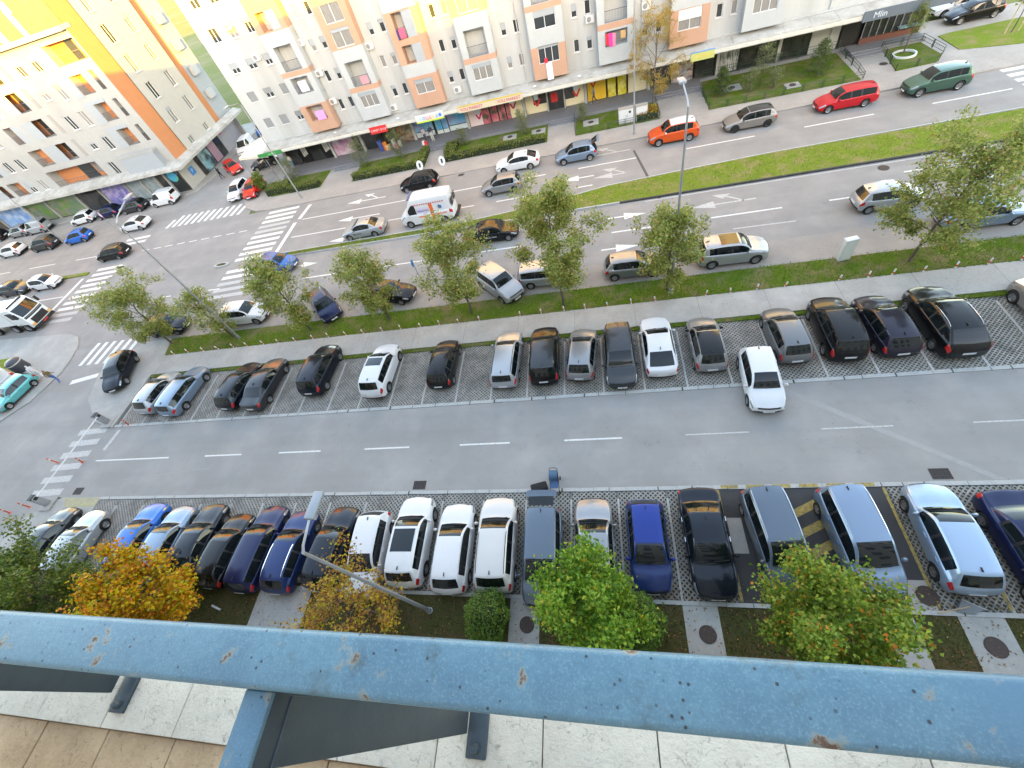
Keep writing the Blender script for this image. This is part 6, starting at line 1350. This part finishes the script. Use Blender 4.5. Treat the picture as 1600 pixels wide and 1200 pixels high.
lp = lit(np.random.default_rng(9), 3200); o = leaf_mesh('fallen_leaves', lp, 0.075, leafmat('leaf_litter', [(0.0, (0.145, 0.060, 0.025)), (0.5, (0.232, 0.105, 0.040)), (0.85, (0.377, 0.195, 0.050)), (1.0, (0.522, 0.390, 0.120))]), None, 0, up=2.5, seed=10); tag(o, 'fallen brown leaves along the verge kerb', 'leaves')
lp = np.stack([RNG.uniform(-37, 20, 500), RNG.choice([21.0, 23.9, 19.7], 500)+RNG.normal(0, 0.6, 500), np.full(500, 0.125)], 1); o = leaf_mesh('fallen_leaves', lp, 0.07, MATS['leaf_litter'], None, 0, up=2.5, seed=12); tag(o, 'fallen leaves on the pavement by the street trees', 'leaves')
# ------------------------------------------------------------------ street furniture
bo = MB().lathe([(0.0, 0.46), (0.035, 0.455), (0.045, 0.43), (0.045, 0.0)], 10).mesh('post', True)
bb = MB().lathe([(0.047, 0.14), (0.047, 0.26)], 10).mesh('red_band', True)
for k, x in enumerate([-36.25, -34.73, -33.09, -31.58, -30.08, -28.7, -27.09, -25.66, -24.06, -22.5, -21.08, -19.5, -18.0, -16.4, -14.89, -13.25, -11.78, -10.25, -8.69, -5.68, -4.19, -2.6, -1.18, 0.34, 1.86, 3.38, 6.44, 7.93, 9.44, 11.0, 13.94, 15.44, 16.64, 18.19, 19.72, 21.26, 22.79]):
    r = empty('bollard', (x, 21.42+RNG.normal(0, 0.03), 0.1)); r.rotation_euler = (RNG.normal(0, 0.08), RNG.normal(0, 0.09), 0); tag(r, 'short white bollard with red band at the pavement edge', 'bollard', 'bollards along the grass strip')
    add('post', bo, M_SIGNW, r); add('red_band', bb, M_RED, r)
def lamp(x, y, h, ang, label, arm=1.5, z=0.1, head=0.75, rise=0.5, r0=0.085):
    r = empty('street_lamp', (x, y, z), rad(ang)); tag(r, label, 'street lamp', 'street lamps')
    MB().tube([(0, 0, 0), (0, 0, h*0.5), (0, 0, h)], [r0, r0*0.8, r0*0.55], 10).build('pole', M_STEEL, r, True)
    MB().lathe([(r0*1.1, 0.32), (r0*1.35, 0.3), (r0*1.35, 0.02), (r0*1.7, 0.015), (r0*1.7, 0.0)], 12).build('base', M_STEEL, r)
    MB().tube([(0, 0, h-0.02), (arm*0.2, 0, h+rise*0.4), (arm, 0, h+rise)], [r0*0.5, r0*0.45, r0*0.4], 8).build('arm', M_STEEL, r, True)
    hd = bev('lamp_head', arm, arm+head, -0.16, 0.16, h+rise-0.04, h+rise+0.08, 0.03, mat('lamp_housing', (0.26, 0.29, 0.31), 0.45, metal=0.3), r)
    MB().box(arm+0.08, arm+head-0.08, -0.12, 0.12, h+rise-0.05, h+rise-0.038).build('lens', M_WINDOW, hd)
    return r
lamp(-8.8, 2.78, 9.7, 88, 'tall grey lamp post rising from the verge by the half-bare tree', arm=0.85, head=0.85, rise=0.25)
lamp(4.45, 22.1, 11.2, 95, 'tall lamp post rising out of a street tree', arm=1.1, head=0.6, rise=0.55)
lamp(-33.5, 45.1, 10.0, -95, 'lamp post on the far pavement by the green corner sign', arm=1.6)
lamp(4.2, 44.8, 11.5, -90, 'lamp post on the far pavement beside the white cabinets', arm=1.6)
lamp(-30.1, 22.55, 11.0, 95, 'lamp post leaning its head over the crossing junction', arm=1.9, head=0.8)
lamp(-72.3, 46.0, 9.5, -80, 'lamp post among the cars of the left block', arm=1.4)
def signpost(x, y, h, rr, m, ang, label, z=0.0):
    r = empty('sign_post', (x, y, z), rad(ang)); tag(r, label, 'sign', 'round signs on poles')
    MB().tube([(0, 0, 0), (0, 0, h)], 0.03, 8).build('pole', M_STEEL, r, True)
    MB().lathe([(0, -0.05), (rr, -0.05), (rr, -0.03), (0, -0.03)], 24, axis='y', c=(0, 0, h-rr)).build('disc', m, r)
    MB().lathe([(0, -0.056), (rr*0.72, -0.056)], 24, axis='y', c=(0, 0, h-rr)).build('inner_disc', M_SIGNW, r)
signpost(-13.6, 25.4, 3.2, 0.3, mat('sign_blue', (0.03, 0.22, 0.55), 0.4), -85, 'round sign on a pole by the black saloon')
signpost(-61.3, 45.2, 3.2, 0.36, mat('sign_pinkish', (0.60, 0.20, 0.28), 0.5), -20, 'round pinkish sign on a pole at the left zebra crossing')
# oval pavement boards
for x, lb in ((-18.5, 'white oval board on the far pavement left of the path'), (-15.9, 'white oval board on the far pavement right of the path')):
    r = empty('oval_board', (x, 46.1, 0.12), rad(8)); tag(r, lb, 'board sign'); r.rotation_euler = (rad(-14), 0, rad(8))
    pts = [(0.36*math.cos(t), 0.5+0.5*math.sin(t)) for t in np.linspace(0, 2*math.pi, 20, endpoint=False)]
    mb = MB(); mb.v += [(a, -0.02, b) for a, b in pts]+[(a, 0.02, b) for a, b in pts]; n = 20; mb.f += [tuple(range(n)), tuple(range(2*n-1, n-1, -1))]+[(k, (k+1) % n, n+(k+1) % n, n+k) for k in range(n)]
    mb.build('board', M_SIGNW, r); MB().box(-0.10, 0.10, -0.026, -0.021, 0.3, 0.72).build('figure', M_BLACK, r)
# low green railings round the lawns
def fence(pts, label, h=0.62, z=0.16):
    r = empty('low_fence', (pts[0][0], pts[0][1], z)); tag(r, label, 'fence', 'low fences round the lawns'); ox, oy = pts[0]
    for (x0, y0), (x1, y1) in zip(pts[:-1], pts[1:]):
        L = math.hypot(x1-x0, y1-y0); n = max(1, round(L/1.7)); a = (x0-ox, y0-oy); b = (x1-ox, y1-oy)
        for hz in (0.16, h*0.7, h): MB().tube([(*a, hz), (*b, hz)], 0.018, 5).build('rail', M_FENCE, r)
        for k in range(n+1):
            t = k/n; x, y = a[0]+(b[0]-a[0])*t, a[1]+(b[1]-a[1])*t; dx, dy = (b[0]-a[0])/L*0.09, (b[1]-a[1])/L*0.09
            for q in ((-1, 0, 1) if 0 < k < n else (0,)): MB().box(x+dx*q-0.016, x+dx*q+0.016, y+dy*q-0.016, y+dy*q+0.016, 0, h+0.03).build('baluster', M_FENCE, r)
        m = int(L/0.24); mb = MB()
        for k in range(m): t = (k+0.5)/m; x, y = a[0]+(b[0]-a[0])*t, a[1]+(b[1]-a[1])*t; mb.box(x-0.006, x+0.006, y-0.006, y+0.006, 0.16, h*0.7)
        stuff(mb.build('wire_infill', M_FENCE, r))
fence([(-1.45, 50.7), (-1.45, 46.85), (6.85, 46.85), (6.85, 50.7)], 'low green fence round the lawn with the white cabinets')
fence([(11.35, 51.4), (11.3, 46.65), (24.1, 46.55), (24.3, 48.2), (24.5, 53.2)], 'low green fence round the lawn with the young pines'); fence([(11.8, 53.2), (24.3, 53.2)], 'dark handrail on the platform edge behind the pines', 0.75, 0.45)
fence([(27.4, 51.8), (26.7, 46.9), (29.95, 47.05), (30.9, 48.4), (30.7, 51.8), (27.4, 51.8)], 'low dark fence round the square bed with the ring')
# cabinets
for x0, x1, lb in ((2.95, 4.45, 'white double-door utility cabinet on the fenced lawn'), (4.6, 5.7, 'pale weathered utility cabinet beside the white one')):
    r = empty('utility_cabinet', ((x0+x1)/2, 47.45, 0.16)); tag(r, lb, 'cabinet'); w = x1-x0
    MB().box(-w/2, w/2, -0.22, 0.25, 0.1, 1.35).build('casing', mat('cabinet_white', (0.66, 0.66, 0.64), 0.6, col2=(0.55, 0.54, 0.52), scale=3), r); MB().box(-w/2-0.03, w/2+0.03, -0.26, 0.28, 1.35, 1.41).build('lid', M_CONCW, r); MB().box(-w/2+0.04, w/2-0.04, -0.18, 0.2, 0, 0.1).build('plinth', M_CONC, r)
    for s in (-1, 1):
        d = MB().box(s*w*0.235-w*0.22, s*w*0.235+w*0.22, -0.235, -0.221, 0.14, 1.30).build('door', M_SIGNW, r); MB().box(s*0.06-0.015, s*0.06+0.015, -0.25, -0.236, 0.65, 0.8).build('handle', M_BLACK, d)
    if x0 < 3: MB().box(0.22, 0.42, -0.245, -0.236, 0.95, 1.15).build('dark_label', M_BLACK, r)
r = empty('meter_cabinet', (14.75, 23.3, 0.1), rad(8)); tag(r, 'slim grey-white cabinet standing on the grass strip', 'cabinet')
bev('casing', -0.33, 0.33, -0.16, 0.16, 0.0, 1.45, 0.02, mat('cabinet_pale', (0.55, 0.60, 0.58), 0.6, col2=(0.47, 0.51, 0.49), scale=4), r); MB().box(-0.28, 0.28, -0.172, -0.161, 0.12, 1.35).build('door', mat('cabinet_pale2', (0.58, 0.62, 0.60), 0.55), r); bev('cap', -0.36, 0.36, -0.19, 0.19, 1.45, 1.52, 0.015, M_SIGNW, r)
# concrete covers on lawns
for x, y, sx, sy, lb in ((-8.6, 49.5, 0.75, 0.5, 'square concrete cover on the lawn left of the olive bush'), (-5.4, 49.5, 0.75, 0.5, 'square concrete cover on the lawn right of the olive bush'), (14.1, 50.2, 0.8, 0.65, 'pale concrete slab with dark round hole beside the young pine'), (18.9, 48.1, 0.6, 0.5, 'concrete frame with iron grate on the fenced lawn'), (0.2, 49.0, 0.8, 0.6, 'concrete cover under the low grey shrub')):
    r = empty('concrete_cover', (x, y, 0.16)); tag(r, lb, 'concrete cover'); MB().box(-sx, sx, -sy, sy, 0, 0.1).build('slab', M_CONC, r); MB().lathe([(0, 0.112), (0.3, 0.112), (0.3, 0.1)], 20).build('lid', M_IRON, r)
# car park barrier
for y, s, lb in ((14.75, -1, 'grey barrier pillar at the pavement corner of the car park'), (8.2, 1, 'grey barrier pillar at the near row end of the car park')):
    r = empty('barrier_gate', (-38.3, y, 0.09)); tag(r, lb, 'barrier', 'car park barriers')
    bev('housing', -0.17, 0.17, -0.2, 0.2, 0.0, 1.05, 0.02, M_STEEL, r); bev('cap', -0.19, 0.19, -0.22, 0.22, 1.05, 1.10, 0.02, M_BLACK, r)
    b = MB().tube([(0.22, 0, 0.92), (0.22, s*3.15, 0.90)], 0.045, 8).build('boom', M_SIGNW, r, True); MB().cbox((0.22, 0, 0.92), (0.16, 0.2, 0.16)).build('boom_clamp', M_BLACK, r)
    MB().box(-0.45, 0.55, -0.5, 0.5, -0.02, 0.03).build('concrete_foot', M_CONC, r)
for x, y, lx_, lb in ((-40.5, 11.4, -0.25, 'orange flexible post on the zebra side of the barrier'), (-38.0, 11.35, 0.3, 'orange flexible post on the aisle side of the barrier'), (-36.0, 14.4, 0.3, 'orange post knocked over by the row end'), (-40.0, 8.0, 0.0, 'orange and white post at the near barrier foot'), (-41.5, 7.6, 0.2, 'orange and white post beside the side road edge')):
    r = empty('flexible_post', (x, y, 0.0)); tag(r, lb, 'post', 'orange flexible posts'); r.rotation_euler = (0, lx_, 0)
    MB().lathe([(0, 0.75), (0.04, 0.74), (0.045, 0.02), (0.11, 0.015), (0.11, 0)], 12).build('post', mat('post_orange', (0.62, 0.09, 0.03), 0.5), r, True); MB().lathe([(0.047, 0.5), (0.047, 0.6)], 12).build('reflective_band', M_SIGNW, r)
# litter bin, dark drum with band
r = empty('litter_bin', (-54.6, 21.7, 0.1)); tag(r, 'large dark rounded waste container with a pale band', 'waste bin')
MB().lathe([(0.0, 1.30), (0.45, 1.26), (0.62, 1.12), (0.66, 1.0), (0.66, 0.05), (0.6, 0.0)], 24).build('drum', mat('bin_grey', (0.045, 0.045, 0.055), 0.4), r, True); MB().lathe([(0.668, 0.92), (0.675, 0.95), (0.675, 1.0), (0.66, 1.02)], 24).build('band', mat('bin_band', (0.42, 0.42, 0.42), 0.5), r, True); MB().cbox((-0.35, -0.5, 0.95), (0.3, 0.1, 0.2)).build('flap', M_BLACK, r)
# pushchair and bag behind the open car
r = empty('pushchair', (-3.05, 8.8, 0), rad(90)); tag(r, 'blue and black folding pushchair behind the open tailgate', 'pushchair')
FR = mat('pushchair_frame', (0.02, 0.02, 0.022), 0.4)
for s in (-1, 1):
    MB().tube([(-0.42, s*0.22, 0.1), (0.15, s*0.22, 0.6), (0.48, s*0.2, 1.0)], 0.016, 6).build('frame_tube', FR, r); MB().tube([(0.38, s*0.25, 0.12), (0.05, s*0.22, 0.5)], 0.016, 6).build('frame_tube', FR, r)
    for x in (-0.42, 0.38): w = MB().lathe([(0.0, 0.02), (0.09, 0.022), (0.11, 0.01), (0.11, -0.01), (0.09, -0.022), (0.0, -0.02)], 14, axis='y').build('wheel', M_TYRE, r, True); w.location = (x, s*0.25, 0.11)
MB().tube([(0.48, -0.2, 1.0), (0.52, -0.12, 1.03), (0.52, 0.12, 1.03), (0.48, 0.2, 1.0)], 0.018, 6).build('handle', FR, r)
mb = MB(); mb.quad((-0.30, -0.2, 0.42), (-0.30, 0.2, 0.42), (0.08, 0.2, 0.46), (0.08, -0.2, 0.46)); mb.quad((0.08, -0.2, 0.46), (0.08, 0.2, 0.46), (0.38, 0.19, 0.92), (0.38, -0.19, 0.92)); mb.quad((-0.30, -0.2, 0.40), (0.08, -0.2, 0.44), (0.08, 0.2, 0.44), (-0.30, 0.2, 0.40)); mb.quad((0.09, -0.2, 0.44), (0.40, -0.19, 0.90), (0.40, 0.19, 0.90), (0.09, 0.2, 0.44)); mb.build('seat', mat('pushchair_fabric', (0.05, 0.11, 0.22), 0.8), r)
hood_ = MB()
for k in range(6):
    a0, a1 = rad(20+k*20), rad(40+k*20); hood_.quad((0.22-0.3*math.cos(a0), -0.21, 0.72+0.3*math.sin(a0)), (0.22-0.3*math.cos(a0), 0.21, 0.72+0.3*math.sin(a0)), (0.22-0.3*math.cos(a1), 0.21, 0.72+0.3*math.sin(a1)), (0.22-0.3*math.cos(a1), -0.21, 0.72+0.3*math.sin(a1)))
hood_.build('canopy', mat('pushchair_blue', (0.05, 0.11, 0.18), 0.8), r)
r = empty('travel_bag', (-3.85, 8.6, 0.03), rad(15)); tag(r, 'black bag standing behind the open car', 'bag')
bev('body', -0.42, 0.42, -0.22, 0.22, 0, 0.42, 0.07, mat('bag_black', (0.008, 0.008, 0.010), 0.8), r); MB().tube([(-0.15, 0, 0.41), (-0.1, 0, 0.52), (0.1, 0, 0.52), (0.15, 0, 0.41)], 0.012, 6).build('handle', M_BLACK, r)
# broken board and handle leaning on the kerb
r = empty('discarded_shovel', (11.9, 3.62, 0.06)); tag(r, 'discarded wooden-handled shovel with grey sheet lying at the kerb', 'shovel')
MB().tube([(-0.75, -0.12, 0.12), (0.25, 0.1, 0.25)], 0.022, 8).build('handle', mat('handle_wood', (0.42, 0.30, 0.18), 0.7), r); mb = MB(); mb.prism([(-0.15, -0.05), (0.35, -0.12), (0.75, 0.05), (0.2, 0.35)], 0.10, 0.115); mb.build('blade', mat('grey_sheet', (0.16, 0.17, 0.17), 0.5, metal=0.4), r); MB().tube([(0.2, 0.36, 0.12), (0.78, 0.05, 0.12)], 0.012, 6).build('edge', M_SIGNW, r)
r = MB().tube([(-20.95, 2.52, 0.13), (-20.35, 2.35, 0.13)], 0.05, 10).build('plastic_pipe', M_SIGNW); tag(r, 'short white plastic pipe lying on the verge', 'pipe')
# toys and goods outside the toy shop
for k, (dx, dz, w, h, c) in enumerate(((0, 0.0, 0.5, 0.5, (0.60, 0.40, 0.25)), (-0.35, 0, 0.42, 0.85, (0.70, 0.22, 0.04)), (0.75, 0, 0.35, 0.9, (0.55, 0.60, 0.58)), (1.1, 0, 0.4, 0.5, (0.55, 0.22, 0.22)), (-0.9, 0.0, 0.5, 1.1, (0.05, 0.08, 0.30)), (1.5, 0, 0.3, 0.6, (0.66, 0.66, 0.66)))):
    r = empty('toy_box', (-23.9+dx, 52.3+0.15*(k % 3), 0.45)); tag(r, ['pale cardboard box outside the toy shop', 'orange toy stand outside the toy shop', 'pale grey toy stand outside the toy shop', 'red and pink toy box outside the toy shop', 'dark blue toy display outside the toy shop', 'white toy box at the toy shop door'][k], 'toy box')
    bev('box', -w/2, w/2, -0.2, 0.2, 0, h, 0.03, mat('toy_%d' % k, c, 0.6), r); bev('lid', -w/2-0.02, w/2+0.02, -0.22, 0.22, h, h+0.05, 0.015, mat('toy_lid_%d' % k, tuple(min(1, q*1.3) for q in c), 0.6), r)
# ------------------------------------------------------------------ people
def person(x, y, z, heading, joints, shirt, legs, hair, label, radii=1.0, h=1.72, skin=(0.42, 0.27, 0.20), shoes=(0.5, 0.5, 0.5)):
    S_ = h/1.72; r = empty('person', (x, y, z), rad(heading)); tag(r, label, 'person')
    J = dict(pelvis=(0, 0, 0.95), spine=(0.01, 0, 1.13), chest=(0.0, 0, 1.33), neck=(0.0, 0, 1.47), head=(0.02, 0, 1.56), crown=(0.015, 0, 1.68),
             shL=(0, 0.17, 1.40), elL=(-0.03, 0.24, 1.13), wrL=(0.08, 0.25, 0.90), haL=(0.10, 0.25, 0.82), shR=(0, -0.17, 1.40), elR=(-0.03, -0.24, 1.13), wrR=(0.08, -0.25, 0.90), haR=(0.10, -0.25, 0.82),
             hiL=(0, 0.09, 0.90), knL=(0.03, 0.10, 0.50), anL=(-0.02, 0.10, 0.09), toL=(0.14, 0.11, 0.04), hiR=(0, -0.09, 0.90), knR=(0.03, -0.10, 0.50), anR=(-0.02, -0.10, 0.09), toR=(0.14, -0.11, 0.04))
    J.update(joints); rr = dict(pelvis=0.145, spine=0.135, chest=0.15, neck=0.06, head=0.098, crown=0.085, shL=0.075, shR=0.075, elL=0.045, elR=0.045, wrL=0.032, wrR=0.032, haL=0.03, haR=0.03, hiL=0.10, hiR=0.10, knL=0.062, knR=0.062, anL=0.045, anR=0.045, toL=0.036, toR=0.036)
    E_ = [('pelvis', 'spine'), ('spine', 'chest'), ('chest', 'neck'), ('neck', 'head'), ('head', 'crown')]
    for s in 'LR': E_ += [('chest', 'sh'+s), ('sh'+s, 'el'+s), ('el'+s, 'wr'+s), ('wr'+s, 'ha'+s), ('pelvis', 'hi'+s), ('hi'+s, 'kn'+s), ('kn'+s, 'an'+s), ('an'+s, 'to'+s)]
    nm = list(J); me = bpy.data.meshes.new('sk'); me.from_pydata([tuple(c*S_ for c in J[k]) for k in nm], [(nm.index(a), nm.index(b)) for a, b in E_], []); me.update()
    ob = bpy.data.objects.new('sk', me); COL.objects.link(ob); md = ob.modifiers.new('s', 'SKIN')
    for k, v in zip(nm, me.skin_vertices[0].data): v.radius = (rr[k]*S_*radii,)*2; v.use_root = k == 'pelvis'
    ob.modifiers.new('u', 'SUBSURF').levels = 1
    out = bpy.data.meshes.new_from_object(ob.evaluated_get(bpy.context.evaluated_depsgraph_get())); bpy.data.objects.remove(ob)
    out.materials.clear(); ms = [mat('cloth_%.2f_%.2f_%.2f' % c, c, 0.85) for c in (shirt, legs)]+[mat('skin', skin, 0.55), mat('cloth_%.2f_%.2f_%.2f' % shoes, shoes, 0.7), mat('hair_%.2f' % hair[0], hair, 0.7)]
    for m in ms: out.materials.append(m)
    JV = {k: Vector(c)*S_ for k, c in J.items()}
    def near_(p, a, b):
        d = JV[b]-JV[a]; t = max(0, min(1, (p-JV[a]).dot(d)/d.length_squared)); return (p-JV[a]-d*t).length, t
    for f in out.polygons:
        p = f.center; best = min(((near_(p, a, b)[0]-rr[a]*0.6*S_, a, b) for a, b in E_)); a, b = best[1], best[2]
        i = 0
        if a[:2] in ('hi', 'kn') or (a == 'pelvis' and b[:2] == 'hi') or (a == 'pelvis' and p.z < JV['pelvis'].z): i = 1
        if a[:2] == 'an': i = 3
        if a in ('neck', 'head') or b == 'head' : i = 2
        if a == 'head' and (p.z > JV['head'].z+0.06*S_ or (p-JV['head']).x < -0.02): i = 4
        if a[:2] in ('wr',): i = 2
        f.material_index = i; f.use_smooth = True
    o = bpy.data.objects.new('body', out); COL.objects.link(o); o.parent = r
    for s in 'LR':        # five fingers per hand
        hb = MB(); d = (JV['ha'+s]-JV['wr'+s]).normalized(); sd_ = d.cross(Vector((1, 0, 0))).normalized() if abs(d.x) < 0.9 else d.cross(Vector((0, 0, 1))).normalized(); fw = sd_.cross(d)
        for k, (u, ln) in enumerate(((-0.028, 0.07), (-0.010, 0.082), (0.009, 0.078), (0.027, 0.062))): b0 = JV['ha'+s]+fw*u; hb.tube([tuple(b0), tuple(b0+d*ln*0.55), tuple(b0+d*ln+sd_*0.012)], [0.010, 0.009, 0.006], 5)
        b0 = JV['wr'+s]+fw*0.032; hb.tube([tuple(b0), tuple(b0+fw*0.022+d*0.035), tuple(b0+fw*0.028+d*0.065)], [0.011, 0.010, 0.007], 5); hb.build('fingers', ms[2], r, True)
    return r
WALK = dict(hiL=(0, 0.09, 0.90), knL=(0.17, 0.09, 0.53), anL=(0.22, 0.09, 0.12), toL=(0.38, 0.10, 0.09), knR=(-0.04, -0.09, 0.50), anR=(-0.32, -0.09, 0.16), toR=(-0.20, -0.10, 0.05), elL=(-0.12, 0.22, 1.14), wrL=(-0.05, 0.22, 0.92), haL=(-0.03, 0.22, 0.85), elR=(0.06, -0.23, 1.14), wrR=(0.22, -0.22, 0.98), haR=(0.28, -0.22, 0.93))
person(0.75, 52.9, 0.45, 175, WALK, (0.20, 0.22, 0.30), (0.03, 0.04, 0.08), (0.05, 0.03, 0.02), 'man in grey jacket and dark trousers walking past the yellow posters', shoes=(0.6, 0.6, 0.6))
person(-18.9, 52.0, 0.45, -100, WALK, (0.45, 0.36, 0.40), (0.05, 0.05, 0.07), (0.04, 0.02, 0.015), 'woman in a pale pink top carrying bags by the blue shop')
person(-18.1, 52.2, 0.45, -80, {}, (0.06, 0.06, 0.09), (0.62, 0.60, 0.58), (0.03, 0.02, 0.02), 'person in dark top and pale trousers beside the blue shop steps')
person(-37.6, 52.9, 0.45, -60, WALK, (0.66, 0.64, 0.62), (0.14, 0.26, 0.45), (0.10, 0.06, 0.03), 'person in white top and blue jeans by the green corner sign')
person(-50.6, 55.4, 0.0, 170, WALK, (0.02, 0.02, 0.025), (0.015, 0.015, 0.02), (0.02, 0.015, 0.01), 'man in black standing behind the bright red car')
person(-47.9, 19.6, 0.0, 120, WALK, (0.20, 0.14, 0.07), (0.06, 0.14, 0.36), (0.30, 0.12, 0.05), 'person in brown jacket and blue jeans stepping off the kerb by the waste container', shoes=(0.7, 0.7, 0.7))
person(-50.5, 20.3, 0.1, 150, WALK, (0.66, 0.66, 0.66), (0.62, 0.62, 0.62), (0.55, 0.52, 0.50), 'person dressed in white beside the turquoise car', shoes=(0.6, 0.6, 0.6))
for x, y, lb, c in ((-18.85, 51.45, 'red shopping bag carried by the woman at the blue shop', (0.65, 0.03, 0.04)), (-19.15, 51.6, 'white shopping bag at the blue shop steps', (0.75, 0.74, 0.72))):
    r = empty('shopping_bag', (x, y, 0.45)); tag(r, lb, 'bag'); mb = MB(); mb.v += [(-0.2, -0.1, 0), (0.2, -0.1, 0), (0.2, 0.1, 0), (-0.2, 0.1, 0), (-0.16, -0.03, 0.45), (0.16, -0.03, 0.45), (0.16, 0.03, 0.45), (-0.16, 0.03, 0.45)]; mb.f += [(3, 2, 1, 0), (4, 5, 6, 7), (0, 1, 5, 4), (1, 2, 6, 5), (2, 3, 7, 6), (3, 0, 4, 7)]; mb.build('bag', mat('bagc_%.2f_%.2f' % c[:2], c, 0.7), r); MB().tube([(-0.08, 0, 0.44), (0, 0, 0.62), (0.08, 0, 0.44)], 0.01, 5).build('handle', mat('bagc_%.2f_%.2f' % c[:2], c, 0.7), r)
